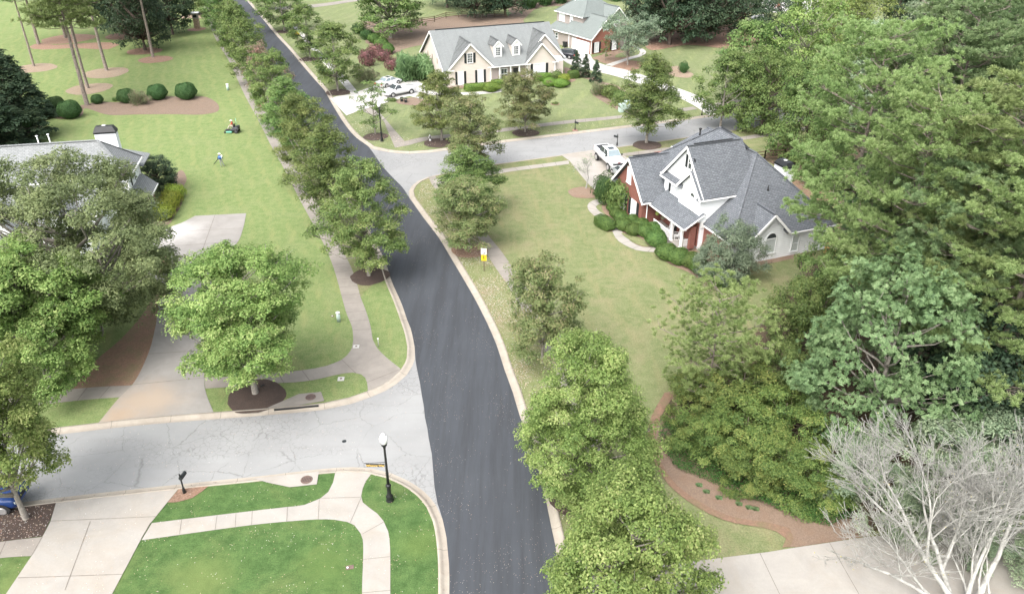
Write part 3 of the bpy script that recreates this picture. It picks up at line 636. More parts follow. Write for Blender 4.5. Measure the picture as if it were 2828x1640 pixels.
disc(1612, 533, 1.75, 'gravel_bed', Z3, 3, 1.05); disc(1533, 288, .75, 'gravel_bed'); disc(537, 40, 2, 'mulch')
sheet('mulch_bed', GP([(493,1351.5),(540,1346),(578,1341),(560,1356),(532,1375),(505,1383),(488.6,1387),(462.6,1388)]), Z4, 'leaves_bed')
sheet('mulch_bed', GP([(-300,1453),(-150,1428),(0,1409),(80,1399),(155,1389),(146,1420),(118,1481),(0,1496),(-300,1540)]), Z4, 'mulch')
sheet('mulch_bed', crom(GP([(180,1105),(260,1000),(330,940),(400,860),(440,780),(457,820),(447,860),(431,900),(411,974),(366,1062),(240,1071)]), .7), Z2, 'clay')
sheet('mulch_bed', sm([(390,700),(430,690),(462,700),(470,730),(450,752),(400,745)]), .048, 'leaves_bed')
sheet('mulch_bed', sm([(395,610),(430,560),(470,500),(500,470),(516,495),(505,520),(503,560),(480,600),(460,625)]), Z2, 'straw')
# beds by the blue-roofed house
sheet('mulch_bed', crom(GP([(1660,530),(1668,545),(1662,575),(1680,600),(1700,613),(1722,645),(1745,668),(1773,682),(1815,681),(1850,662)]), .6)+GP([(1850,700),(1910,732),(1960,755),(1985,800),(2010,790),(2080,730),(2087,724),(1900,660),(1775,600),(1740,540),(1690,500)]), Z2, 'gravel_bed')
sheet('mulch_bed', sm([(1817,697),(1850,730),(1900,752),(1945,780),(1962,795),(1990,800),(2050,760),(2087,726),(1990,700),(1900,680),(1850,680)], .5), Z3, 'gravel_bed')
sheet('lawn', sm([(1716,645),(1760,655),(1790,672),(1800,682),(1775,681),(1745,668)], .3), .048, 'lawn_right')
sheet('mulch_bed', sm([(1645,610),(1660,632),(1690,640),(1700,630),(1690,612),(1660,598)], .4), Z2, 'gravel_bed')
sheet('mulch_bed', GP([(2087,724),(2215,698),(2240,690),(2230,706),(2100,734),(2075,738)]), Z3, 'gravel_bed')
# wooded strip on the right
sheet('forest_floor', crom(GP([(2110,440),(2160,470),(2230,530),(2290,600),(2300,660),(2260,720),(2180,800),(2120,870),(2080,930),(2000,1010),(1905,1060),(1850,1100),(1830,1200),(1870,1280),(1960,1340),(2100,1400),(2250,1440),(2340,1470)]), 1.5)+GP([(2500,1460),(2828,1420),(3300,1400),(3300,300),(2600,330),(2300,360),(2130,400)]), Z3, 'forest')
sheet('forest_floor', crom(GP([(1840,1085),(1880,1075),(1880,1110),(1840,1150),(1800,1200),(1810,1235),(1825,1290),(1860,1340),(1894,1370),(1946,1404),(2018,1434),(2120,1449),(2172,1464),(2184,1483),(2169,1510)]), .7)+GP([(2200,1511),(2320,1493),(2400,1480),(2380,1440),(2200,1400),(2000,1330),(1900,1240),(1890,1150)]), Z4, 'gravel_bed')
ribbon('clay_edge', [(1835,1085),(1795,1160),(1790,1220),(1812,1290),(1850,1344),(1884,1374),(1936,1408),(2008,1441),(2110,1458),(2162,1474),(2172,1490),(2160,1512)], [(1865,1085),(1822,1160),(1810,1225),(1832,1290),(1866,1338),(1900,1366),(1952,1398),(2020,1428),(2122,1443),(2180,1458),(2194,1482),(2180,1511)], .048, 'clay')
sheet('forest_floor', sm([(2120,470),(2200,480),(2330,560),(2320,640),(2270,600),(2200,520)], 2), Z4, 'clay')
# yards round the far houses
sheet('mulch_bed', crom(GP([(1000,60),(1060,62),(1200,50),(1300,40),(1420,45),(1440,70),(1330,75),(1200,85),(1180,120),(1120,135),(1085,150),(1060,140),(1010,120)]), 2), Z3, 'straw')
sheet('mulch_bed', crom(GP([(1440,60),(1500,20),(1600,16),(1600,4),(1420,0),(1405,40)]), 2), Z3, 'straw')
sheet('mulch_bed', crom(GP([(1557,186),(1620,200),(1668,228),(1700,236),(1760,275),(1790,300),(1760,312),(1720,309),(1680,290),(1640,265),(1632,250),(1648,240),(1610,215),(1560,205)]), 1), Z3, 'straw')
sheet('mulch_bed', crom(GP([(1634,161),(1680,178),(1760,150),(1700,140),(1690,143)]), 1), Z3, 'gravel_bed')
sheet('mulch_bed', sm([(1684,182),(1735,168),(1770,172),(1765,190),(1740,196)]), Z3, 'leaves_bed')
sheet('lawn', sm([(1700,160),(1712,148),(1755,142),(1766,150),(1735,158)]), .048, 'lawn_b')
sheet('mulch_bed', sm([(1800,140),(1900,125),(2010,135),(2110,120),(2100,90),(1950,70),(1800,90)], 2), Z3, 'leaves_bed')
sheet('mulch_bed', sm([(1840,190),(1870,183),(1890,195),(1915,205),(1900,216),(1860,212),(1835,202)]), Z3, 'straw_pale')
sheet('mulch_bed', sm([(1190,248),(1290,245),(1390,232),(1460,210),(1500,222),(1560,232),(1590,222),(1560,208),(1400,215),(1300,235),(1210,236)]), Z3, 'gravel_bed')
sheet('mulch_bed', sm([(1095,278),(1140,270),(1190,280),(1185,292),(1140,292),(1100,287)]), Z3, 'straw')
sheet('parking_court', GP([(2080,22),(2110,30),(2185,45),(2260,40),(2260,0),(2100,0)]), Z4, 'conc_white')
sheet('parking_court', GP([(2070,45),(2110,40),(2110,52),(2080,56)]), Z4, 'asphalt_old')
ribbon('sidewalk', [(760,22),(880,12),(1000,-6)], [(760,30),(880,20),(1000,2)], Z3, 'conc_old')
ribbon('sidewalk', [(500,42),(560,44)], [(500,52),(566,52)], Z3, 'straw_pale')
ribbon('sidewalk', [(530,-60),(548,-20),(560,10),(568,49)], [(548,-60),(566,-20),(576,10),(582,46)], Z3, 'conc_old')
# yellow survey stroke painted across the kerb
b = MB(); p, q = Vector((*g(1490,1345), -.09)), Vector((*g(1521,1343), .0)); b.bar(p, q, .07, 0, .004)
# ---------------- foliage ----------------
def quads(name, P, Nn, L, W, mat, tone=None, parent=None, rs=None, tri=False):
    """one mesh of N separate leaves: P centres, Nn normals, L half length, W half width"""
    rs = rs or np.random.RandomState(1); n = len(P)
    Nn = Nn/np.maximum(1e-6, np.linalg.norm(Nn, axis=1))[:, None]
    t = rs.normal(size=(n, 3)); t -= Nn*(t*Nn).sum(1)[:, None]; t /= np.maximum(1e-6, np.linalg.norm(t, axis=1))[:, None]
    b = np.cross(Nn, t)
    L = np.broadcast_to(L, (n,))[:, None]*rs.uniform(.7, 1.25, (n, 1)); W = np.broadcast_to(W, (n,))[:, None]*rs.uniform(.7, 1.25, (n, 1))
    V = np.stack([P+t*L, P+b*W+t*L*.15+Nn*W*.25, P-t*L, P-b*W+t*L*.15+Nn*W*.25], 1).reshape(-1, 3)
    return rawmesh(name, V, 4, mat, tone, parent)
def rawmesh(name, V, k, mat, tone=None, parent=None):
    n = len(V)//k; me = bpy.data.meshes.new(name)
    me.vertices.add(len(V)); me.vertices.foreach_set('co', V.astype(np.float32).ravel())
    me.loops.add(len(V)); me.loops.foreach_set('vertex_index', np.arange(len(V), dtype=np.int32))
    me.polygons.add(n); me.polygons.foreach_set('loop_start', np.arange(0, len(V), k, dtype=np.int32))
    try: me.polygons.foreach_set('loop_total', np.full(n, k, dtype=np.int32))
    except Exception: pass
    if tone is not None:
        a = me.attributes.new('tone', 'FLOAT', 'POINT'); a.data.foreach_set('value', np.repeat(tone, k).astype(np.float32))
    me.materials.append(M[mat]); me.update(calc_edges=True)
    o = bpy.data.objects.new(name, me); C.objects.link(o)
    if parent: o.parent = parent
    return o
def sph(rs, n):
    d = rs.normal(size=(n, 3)); return d/np.linalg.norm(d, axis=1)[:, None]
ENV = {
    'round': lambda s: np.sqrt(np.clip(1-((s-.42)/.62)**2, 0, 1)),
    'oval': lambda s: np.clip(np.sqrt(np.clip(1-((s-.38)/.65)**2, 0, 1)), 0, 1)*(1-.12*s),
    'egg': lambda s: np.clip((s+.12)/.32, 0, 1)**.7*np.clip((1.06-s)/.7, 0, 1)**.75,
    'cone': lambda s: np.clip(1.03-s, 0, 1)**.85*np.clip((s+.1)/.12, 0, 1),
    'vase': lambda s: .35+.65*np.sqrt(np.clip(1-((s-.62)/.5)**2, 0, 1)),
    'wide': lambda s: np.sqrt(np.clip(1-((s-.35)/.72)**2, 0, 1)),
}
def crown_points(rs, h, r, cb, env, nc, per, rc, flat=.65, inner=.25, lob=.2, droop=0):
    ph = rs.uniform(0, 6.28, 6); cs = []; k = 0
    while len(cs) < nc and k < nc*20:
        k += 1; s = rs.uniform(0, 1); a = rs.uniform(0, 2*np.pi)
        e = float(ENV[env](np.array(s)))*(1+lob*math.sin(3*a+ph[0]+4*s)+lob*.8*math.sin(2*a-5*s+ph[1])+lob*.5*math.sin(7*s+ph[2]))
        rad = e*(rs.uniform(.0, .75) if rs.rand() < inner else rs.uniform(.74, 1.0))
        if rs.rand() > .25+.75*e: continue
        cs.append((rad*r*math.cos(a), rad*r*math.sin(a), h*(cb+(1-cb)*s*.97), max(.45, rs.uniform(.65, 1.25))*rc, rs.rand()))
    cs = np.array(cs); n = len(cs); idx = np.repeat(np.arange(n), (per*(cs[:, 3]/rc)**2).astype(int))
    m = len(idx); d = sph(rs, m); d[:, 2] = np.where(rs.rand(m) < .72, np.abs(d[:, 2]), d[:, 2])
    rad = cs[idx, 3]*(.35+.65*rs.rand(m)**.45)
    # each clump breaks into twig tufts so its edge is ragged
    wob = 1+.28*np.sin(5*d[:, 0]+idx)+.24*np.sin(6*d[:, 1]+idx*1.7)
    off = d*(rad*wob)[:, None]; off[:, 2] *= flat
    P = cs[idx, :3]+off; P[:, 2] -= droop*np.linalg.norm(off[:, :2], axis=1)
    out = P*np.array([1, 1, 0])/max(r, .1)
    N = d*.55+np.array([0, 0, .75])+out*.25+rs.normal(size=(m, 3))*.42
    tone = np.clip(cs[idx, 4]*.75+.25*rs.rand(m)+.0*idx, 0, 1)
    return cs, P, N, tone
def limbs(rs, b, cs, h, r0, lean=(0, 0), start=.2, mx=60, top=.86, n=6, twig=.5):
    tp = [(0,0,-.15), (0,0,.0)]; rr = [r0*1.5, r0*1.25]
    px, py = 0, 0
    for k in range(1, 9):
        s = k/8; px += rs.uniform(-.03, .03)*h/8; py += rs.uniform(-.03, .03)*h/8
        tp.append((px+lean[0]*s, py+lean[1]*s, h*top*s)); rr.append(r0*(1-.93*s)+.015)
    b.tube(tp, rr, 9)
    tz = np.array([p[2] for p in tp]); tx = np.array([p[0] for p in tp]); ty = np.array([p[1] for p in tp])
    order = rs.permutation(len(cs))[:mx]
    for i in order:
        c = cs[i]; dd = math.hypot(c[0], c[1]); z0 = max(h*start*rs.uniform(.75, 1.15), c[2]-dd*rs.uniform(.55, .95)-.3)
        z0 = min(z0, h*top*.96, c[2]); x0, y0 = np.interp(z0, tz, tx), np.interp(z0, tz, ty)
        A = np.array([x0, y0, z0]); B = c[:3]; mid = A*.5+B*.5+np.array([rs.uniform(-.12, .12)*dd, rs.uniform(-.12, .12)*dd, -.06*dd]); q = A*.8+B*.2+np.array([0, 0, -.02*dd])
        rb = (.028+.022*dd)*r0/.14*.62
        pts = [A, q, mid, B*.9+mid*.1]; b.tube(pts, [rb, rb*.8, rb*.5, rb*.16], 5)
        for _ in range(3):
            d = sph(rs, 1)[0]; d[2] = abs(d[2]); e = B+d*c[3]*rs.uniform(.6, 1.1)
            b.tube([mid*.35+B*.65, (B+e)/2, e], [rb*.3, rb*.2, .008], 4)
def set_size(t, P):
    t['_h'] = float(np.percentile(P[:, 2], 99.3)); t['_r'] = float(np.percentile(np.hypot(P[:, 0], P[:, 1]), 96.5))
def make_tree(name, seed, h, r, cb, env, nc, per, rc, leaf, mat, bark='bark', r0=.16, flat=.65, inner=.25, lob=.2, droop=0, mx=55, start=.2, aspect=.62, twigfrac=1):
    rs = np.random.RandomState(seed); t = thing(name, None, None)
    cs, P, N, tone = crown_points(rs, h, r, cb, env, nc, per, rc, flat, inner, lob, droop)
    b = MB(); limbs(rs, b, cs, h, r0, mx=mx, start=start); b.build('trunk', bark, t, uv=False)
    quads('crown', P, N, leaf, leaf*aspect, mat, tone, t, rs)
    set_size(t, P); return t
PROTO = {}
def tree(kind, x, y, h, r, label, cat='tree', group=None, rz=None, name=None):
    p = PROTO[kind]; s = (r/p['_r'], r/p['_r'], h/p['_h'])
    if rz is None: rz = (x*1.7+y*.9) % 6.28
    if not p.get('_used'):
        p['_used'] = 1; o = p; o.location = (x, y, 0); o.rotation_euler = (0, 0, rz); o.scale = s; 
    else: o = dup(p, (x, y, 0), rz, sc=s)
    if name: o.name = name
    tag(o, label, cat, group)
    if group is None and 'group' in o: del o['group']
    return o
def street(kind, bx, by, ty, hw, label, group='maples lining the streets', **k):
    x, y = g(bx, by); h = height_of(bx, by, ty); r = hw*depth(y, h*.6)/F0*(1.04 if y > 60 else 1)
    return tree(kind, x, y, h*.985, r*1.0, label, 'tree', group, **k)
def T(key, *a, **k): PROTO[key] = make_tree(*a, **k)
# near, mid and far maples; each prototype is itself placed once
T('mapleA', 'maple_tree', 1, 11, 3.6, .17, 'oval', 140, 290, .78, .092, 'maple_leaves', r0=.17, lob=.24, flat=.6)
T('mapleB', 'maple_tree', 2, 11, 3.4, .16, 'egg', 130, 290, .78, .092, 'maple_green', r0=.16, lob=.26, flat=.6)
T('mapleC', 'maple_tree', 3, 10, 3.4, .17, 'wide', 140, 230, .78, .10, 'maple_brown', r0=.13, lob=.25, flat=.55)
T('mapleR', 'maple_tree', 4, 9, 3.0, .15, 'oval', 80, 70, .75, .13, 'maple_red', r0=.12, lob=.3, flat=.5)
T('mapleS', 'maple_tree', 5, 9, 3.2, .22, 'oval', 42, 90, .75, .13, 'maple_green', r0=.11, lob=.3, flat=.5, inner=.3)
T('mapleF', 'maple_tree', 6, 11, 3.6, .16, 'oval', 110, 130, .85, .14, 'maple_green', r0=.16, lob=.25, flat=.6)
T('brightA', 'maple_tree', 7, 12.4, 4.2, .33, 'wide', 230, 390, .84, .085, 'maple_bright', r0=.2, lob=.22, flat=.55, mx=80)
T('brightB', 'maple_tree', 8, 13.5, 4.3, .10, 'wide', 300, 390, .84, .085, 'maple_bright', r0=.22, lob=.2, flat=.6, mx=80)
T('brightC', 'maple_tree', 9, 12, 4.3, .15, 'oval', 260, 390, .84, .088, 'maple_bright', r0=.22, lob=.24, flat=.6, mx=80)
T('oak', 'oak_tree', 10, 15, 8, .18, 'wide', 430, 400, 1.1, .098, 'oak_leaves', r0=.27, lob=.16, flat=.5, mx=70, droop=.12)
T('dense', 'broadleaf_tree', 11, 15, 7, .1, 'round', 190, 90, 1.5, .24, 'dark_leaves', 'bark_dark', r0=.35, lob=.18, flat=.65)
T('elm', 'broadleaf_tree', 12, 15, 7, .12, 'wide', 200, 100, 1.4, .22, 'maple_green', r0=.32, lob=.2, flat=.5)
T('yard', 'broadleaf_tree', 13, 15, 6, .08, 'oval', 220, 130, 1.15, .15, 'maple_bright', r0=.3, lob=.25, flat=.6)
T('greyleaf', 'broadleaf_tree', 14, 14, 5, .1, 'round', 200, 120, 1.0, .14, 'grey_leaves', 'bark_pale', r0=.25, lob=.28, flat=.6)
T('hickory', 'hickory_tree', 15, 12.5, 5.9, .05, 'round', 170, 0, 1.25, .2, 'hickory_leaves', r0=.28, lob=.16) if False else None
T('cedar', 'cedar_tree', 16, 13, 4, .02, 'cone', 190, 120, .8, .16, 'dark_leaves', 'bark_dark', r0=.25, lob=.16, flat=.4, droop=.3)
T('crape', 'crape_myrtle', 17, 8, 4.6, .3, 'vase', 120, 130, .8, .12, 'willow_leaves', 'bark', r0=.12, lob=.2, flat=.8)
T('willow', 'wax_myrtle', 18, 6.5, 3.7, .05, 'round', 170, 200, .62, .085, 'willow_leaves', 'bark', r0=.1, lob=.22, flat=.9)
T('under', 'understory_tree', 19, 9, 4.5, .03, 'round', 170, 150, 1.0, .14, 'maple_green', 'bark_dark', r0=.18, lob=.25, flat=.7)

T('thicket', 'scrub_bush', 61, 3.6, 2.5, .0, 'round', 80, 330, .52, .06, 'gold_bush', 'bark_dark', r0=.05, flat=.8, lob=.25, mx=20)
T('scrub', 'scrub_bush', 62, 3.6, 2.5, .0, 'round', 75, 260, .52, .065, 'grey_leaves', 'bark', r0=.05, flat=.9, lob=.3, mx=40)
def make_hickory():
    rs = np.random.RandomState(15); t = thing('hickory_tree', None, None); h, r = 12.5, 6.0
    cs, P, N, tone = crown_points(rs, h, r, .04, 'round', 330, 34, .85, .6, .16, .18)
    b = MB(); limbs(rs, b, cs, h, .2, mx=45); b.build('trunk', 'bark', t, uv=False)
    # whorls of long drooping leaflets
    m = len(P); k = 9; up = N/np.linalg.norm(N, axis=1)[:, None]; V = []; tn = []
    a0 = rs.uniform(0, 6.28, m); t1 = np.cross(up, rs.normal(size=(m, 3))); t1 /= np.linalg.norm(t1, axis=1)[:, None]; t2 = np.cross(up, t1)
    for j in range(k):
        a = a0+2*np.pi*j/k+rs.uniform(-.25, .25, m); L = rs.uniform(.15, .25, m)[:, None]
        d = t1*np.cos(a)[:, None]+t2*np.sin(a)[:, None]; w_ = np.cross(up, d)*.04; el = up*rs.uniform(-.22, .28, m)[:, None]
        tip = P+(d+el)*L; mid = P+(d+el*1.3)*L*.6
        V.append(np.stack([P, mid+w_, tip, mid-w_], 1)); tn.append(tone)
    V = np.stack(V, 1).reshape(-1, 3); rawmesh('crown', V, 4, 'hickory_leaves', np.repeat(tone, k), t)
    set_size(t, P); return t
PROTO['hickory'] = make_hickory()
def make_pine(seed, h, r, cb, nb, mat, tufts=5, blades=20, tl=.36, r0=.3, up=.25, bw=.028, sub=1.1):
    rs = np.random.RandomState(seed); t = thing('pine_tree', None, None); b = MB(); TP = []; TD = []; tn = []
    px = py = 0; tp = [(0,0,-.2), (0,0,0)]; rr = [r0*1.25, r0]
    for k in range(1, 11):
        s = k/10; px += rs.uniform(-.012, .012)*h/5; py += rs.uniform(-.012, .012)*h/5; tp.append((px, py, h*.96*s)); rr.append(r0*(1-.88*s))
    b.tube(tp, rr, 10); tz = [p[2] for p in tp]
    for i in range(nb):
        s = (i+rs.rand())/nb; z = h*(cb+(1-cb)*s); a = i*2.4+rs.uniform(-.4, .4)
        e = r*(.25+.75*math.sqrt(max(0, 1-((s-.35)/.68)**2)))*rs.uniform(.7, 1.12)
        x0, y0 = np.interp(z, tz, [p[0] for p in tp]), np.interp(z, tz, [p[1] for p in tp])
        el = up*(.1+1.3*s)+rs.uniform(-.12, .12); tone = rs.rand()
        d = np.array([math.cos(a), math.sin(a), el]); A = np.array([x0, y0, z])
        M1 = A+d*e*.5+np.array([0, 0, -.04*e]); E = A+d*e+np.array([0, 0, .1*e])
        rb = .025+.009*e; b.tube([A, M1, E], [rb, rb*.6, .02], 5)
        ns = max(4, int(tufts*e*sub))
        for j in range(ns):
            q = rs.uniform(.28, 1.02); base = A*(1-q)**2+2*M1*q*(1-q)+E*q*q
            sd_ = np.cross(d, [0, 0, 1]); ln = (1.15-q*.65)*e*.42*rs.uniform(.3, 1)
            o_ = sd_*rs.choice([-1, 1])*ln+d*ln*.5+np.array([0, 0, ln*rs.uniform(.1, .7)]); tip = base+o_
            if j % 2 == 0: b.tube([base, base+o_*.55+np.array([0,0,-.03]), tip], [rb*.35, rb*.25, .012], 3)
            for u_ in range(2):
                tt = tip+rs.normal(size=3)*np.array([.42, .42, .13])*(.3+u_); TP.append(tt+np.array([0,0,.12*u_])); dd = o_/np.linalg.norm(o_)*.45+np.array([0, 0, .9])+rs.normal(size=3)*.2
                TD.append(dd/np.linalg.norm(dd)); tn.append(tone*.6+rs.rand()*.4)
    b.build('trunk', 'bark_pine', t, uv=False)
    TP = np.array(TP); TD = np.array(TD); tn = np.array(tn); m = len(TP); V = []
    for j in range(blades):
        d = sph(rs, m)*.85+TD*.75; d /= np.linalg.norm(d, axis=1)[:, None]; w_ = np.cross(d, sph(rs, m)); w_ /= np.linalg.norm(w_, axis=1)[:, None]
        L = tl*rs.uniform(.8, 1.2, m)[:, None]
        V.append(np.stack([P_ := TP+d*L*.12-w_*bw*.5, TP+d*L*.12+w_*bw*.5, TP+d*L+w_*bw*.5, TP+d*L-w_*bw*.5], 1))
    V = np.stack(V, 1).reshape(-1, 3); rawmesh('crown', V, 4, mat, np.repeat(tn, blades), t)
    set_size(t, TP); return t
PROTO['pineA'] = make_pine(21, 25, 6.0, .30, 48, 'pine_needles', 6.6, 48, .30, .34, bw=.03)
PROTO['pineB'] = make_pine(22, 25, 5.6, .34, 58, 'pine_needles_blue', 6.6, 48, .31, .33, bw=.03)
PROTO['pineY'] = make_pine(23, 9.5, 3.6, .18, 34, 'pine_young', 4.6, 36, .25, .085, .3, bw=.028)
PROTO['pineT'] = make_pine(24, 25, 5.0, .47, 54, 'pine_needles', 4.2, 20, .5, .34, bw=.055)

# ---- placing: street maples ----
gw = 'maples lining the west side of the dark road'; ge = 'maples lining the east side of the dark road'
street('mapleA', 1019, 761, 449, 120, 'full green maple in a dark mulch ring, nearest on the dark road\'s west side', gw)
L1 = np.array(g(1019, 761)); dirw = (np.array(g(740, 286))-L1)/62.2
names = ['second', 'third', 'fourth', 'fifth']
for k, (kind, hh, r) in enumerate((('mapleB', 11.0, 3.95), ('mapleA', 11.0, 3.8), ('mapleB', 10.2, 3.7), ('mapleA', 11.0, 3.9))):
    p = L1+dirw*12.0*(k+1)*.985
    tree(kind, p[0]-.7, p[1], hh, r, names[k]+' maple up the dark road\'s west side, counting from the mulch ring maple', 'tree', gw)
x, y = g(742, 287); tree('mapleR', x, y, 9.2, 3.9, 'thin russet maple turning red among the green ones west of the dark road', 'tree', gw)
ords = ['first', 'second', 'third', 'fourth', 'fifth', 'sixth', 'seventh', 'eighth']
for k in range(7):
    p = np.array([-43.6, 132.4])+np.array([-4.85, 11.0])*k
    tree('mapleF', p[0]-.2, p[1], 10.6+.6*math.sin(k*2), 3.9+.3*math.sin(k*3.1), ords[k]+' maple beyond the russet one on the west side of the dark road', 'tree', gw)
street('mapleF', 934, 251, 62, 74, 'full maple over a mulch ring just above the white car driveway', ge)
street('mapleF', 856, 160, 12, 58, 'maple behind the yellow pedestrian sign', ge)
street('mapleF', 786, 86, -55, 66, 'maple beyond the yellow pedestrian sign with its ring of mulch at the road', ge)
p = g(740, 40); tree('mapleF', -61, 203, 11, 4.5, 'farthest maple up the east side of the dark road', 'tree', ge)
street('mapleS', 1037, 371, 222, 56, 'small sparse maple beside the lamp post at the far corner', ge)
gb = 'maples on the side street verges'
street('mapleA', 1220, 388, 196, 76, 'green maple in front of the cream house left gable', gb)
street('mapleC', 1303, 472, 262, 82, 'brown tinged maple leaning over the side street mouth', gb)
street('mapleC', 1450, 365, 196, 76, 'open maple with a bare trunk in the middle of the cream house front lawn verge', gb)
street('mapleB', 1785, 395, 152, 92, 'tall maple in a mulch ring behind the blue roofed house', gb)
street('mapleF', 1989, 352, 143, 76, 'maple standing right behind the blue roof peak', gb)
street('mapleF', 2060, 290, 58, 98, 'large maple at the right end of the side street beyond the mailbox', gb)
street('mapleB', 1296, 600, 408, 104, 'maple tinged with brown just south of the side street corner', ge)
street('mapleC', 1297, 687, 496, 94, 'maple whose bare trunk rises beside the speed limit sign', ge)
street('mapleC', 1497, 1000, 712, 112, 'rounded olive green maple on the east verge, next nearer after the speed limit sign', ge)
street('brightB', 1600, 1368, 935, 190, 'big yellow green maple over the east kerb opposite the street lamp', ge)
x, y = g(1752, 1400, 10.0); tree('brightC', x, y, 11.0, 3.75, 'yellow green maple at the bottom of the picture beside the white driveway', 'tree', ge)
street('brightA', 705, 1085, 702, 196, 'wide yellow green maple rising from a dark mulch ring beside the left sidewalk corner', 'maples along the near side road')
street('brightC', 148, 1062, 690, 195, 'light green maple on the clay bank left of the stained driveway', 'maples along the near side road')
street('brightA', 72, 1432, 958, 185, 'leaning light green maple in the dark mulch square at the left edge', 'maples along the near side road')
x, y = g(318, 925); tree('oak', x-1.2, y, 15.0, 8.3, 'huge grey green oak hiding most of the white house on the left')
# pines on the left
gp = 'tall pines on the west lawn'
def pine(kind, bx, by, h, r, label, group=gp, rz=None, dx=0):
    x, y = g(bx, by); return tree(kind, x+dx, y, h, r, label, 'tree', group, rz)
pine('pineT', 241, 291, 25, 5.5, 'tall pine rooted in the long shrub bed with a thick bare trunk')
pine('pineT', 243, 244, 24, 4.5, 'slimmer pine whose trunk stands just behind the one in the shrub bed')
pine('pineT', 295, 196, 25, 5, 'bare trunked pine in the pale straw ring, middle of the west lawn')
pine('pineT', 94, 184, 25, 3.4, 'pale leaning pine in the leftmost straw ring')
pine('pineT', 423, 159, 29, 4.5, 'straight pine trunk passing in front of the dark round trees')
pine('pineT', 107, 123, 20, 5.5, 'crooked pine at the far left edge of the brown straw bed')
pine('pineT', 182, 106, 22, 5, 'thick dark trunked pine in the shaded brown straw')
pine('pineT', 211, 124, 22, 4.5, 'dark pine trunk just right of the thick one in the shaded straw')
x, y = g(402, 140); tree('dense', x, y, 13.5, 6.2, 'dark round tree with a low skirt behind the straight pine trunk', 'tree', 'dark trees at the top left')
x, y = g(352, 102); tree('dense', x, y, 16, 7.5, 'bigger dark round tree behind and left of the low skirted one', 'tree', 'dark trees at the top left')
x, y = g(478, 96); tree('dense', x, y, 13, 5.5, 'dark green tree nearest the stone mailbox pillar', 'tree', 'dark trees at the top left')
x, y = g(537, 40); tree('mapleF', x, y, 8, 4, 'small tree above the stone pillar beside the walk', 'tree')
for i, (bx, by, h, r, wd) in enumerate(((60, 385, 11, 4.6, 'nearest'), (10, 340, 14, 5, 'tallest'), (75, 330, 9, 3.8, 'rightmost'), (-30, 430, 12, 5, 'lowest'))):
    x, y = g(bx, by); tree('cedar', x, y, h, r, wd+' of the dark evergreens at the left edge', 'tree', 'dark evergreens at the left edge')
# trees behind the far houses
x, y = g(1080, 106); tree('elm', x, y, 14.5, 8.3, 'broad green shade tree behind the cream house fence', 'tree')
gd = 'dark trees behind the cream house'
for bx, by, h, r, lb in ((1235, 22, 15, 7, 'yellowish side of the dark tree group left of the cream roof ridge'), (1310, 52, 13, 6.5, 'dark tree hanging over the rail fence behind the cream house'), (1395, 48, 12, 6, 'dark tree just above the cream house roof, right of the fence')):
    x, y = g(bx, by); tree('dense', x, y, h, r, lb, 'tree', gd)
for bx, by, h, r, lb in ((1790, 110, 15, 6.5, 'leftmost of the dark trees on the reddish mulch bank'), (1848, 124, 16, 7.5, 'largest dark tree on the reddish mulch bank'), (1950, 118, 14, 7, 'dark tree with a forked trunk on the right of the mulch bank'), (1900, 90, 17, 7, 'dark tree at the back of the reddish mulch bank'), (2035, 85, 15, 6.5, 'dark tree by the parked van')):
    x, y = g(bx, by); tree('dense', x, y, h, r, lb, 'tree', 'dark trees on the mulch bank')
x, y = g(1733, 180); tree('crape', x, y, 8.9, 5.3, 'vase shaped grey green crape myrtle in front of the brick gable', 'tree')
x, y = g(1672, 168); tree('mapleS', x, y, 4, 1.1, 'spindly young tree beside the curved white path', 'tree')
# right hand wood
def at(kind, cx, cy, zc, h, r, label, group='trees of the wood on the right', rz=None, cat='tree'):
    x, y = g(cx, cy, zc); return tree(kind, x, y, h, r, label, cat, group, rz)
at('yard', 2230, 140, 9, 17, 7.5, 'yellow green broadleaf tree at the top of the wood')
at('yard', 2370, 90, 10, 17, 7, 'bright leaved tree between the van and the grey green crowns')
at('under', 2245, 310, 6, 12, 5.2, 'olive broadleaf tree at the wood edge beyond the chimney')
at('under', 2120, 240, 6, 11, 5.0, 'dark olive tree where the side street meets the wood')
at('under', 2285, 420, 4, 8, 3.2, 'low dark tree right behind the black capped chimney')
at('dense', 2150, 70, 5, 10, 5, 'dark bluish tree beside the far parking court')
at('greyleaf', 2440, 150, 11, 15, 6, 'silvery green tree in the middle of the wood')
at('greyleaf', 2560, 110, 11, 16, 6.5, 'silvery green tree with pale stems, rearmost of the silvery ones')
at('greyleaf', 2680, 60, 10, 14, 6, 'silvery green tree nearest the top right corner')
at('dense', 2520, 20, 6, 14, 7, 'dark tree at the top edge behind the silvery trees')
at('dense', 2700, 0, 6, 14, 7, 'dark tree at the top right corner')
at('yard', 2340, 10, 7, 15, 6, 'green tree at the top edge right of the parking court')
at('pineA', 2402, 360, 16, 24, 5.6, 'light green pine whose flat boughs reach over the chimney', 'pines of the wood')
at('pineB', 2640, 260, 18, 26, 6.6, 'largest pine with a rounded bluish crown at the right', 'pines of the wood')
at('pineA', 2530, 520, 15, 22, 5.2, 'pine in the middle of the wood behind the hickory', 'pines of the wood', 2.0)
at('pineB', 2800, 330, 16, 24, 5.4, 'pine cut by the right edge of the picture near the top', 'pines of the wood', 1.0)
at('pineA', 2770, 560, 15, 23, 6.5, 'yellowish pine at the right edge halfway down', 'pines of the wood', 4.0)
at('pineB', 2425, 640, 8, 14, 4.0, 'lower pine spreading over the right end of the blue roof', 'pines of the wood', 3.0)
at('pineB', 2650, 690, 12, 18, 4.6, 'pine just behind the hickory on its right', 'pines of the wood', 5.0)
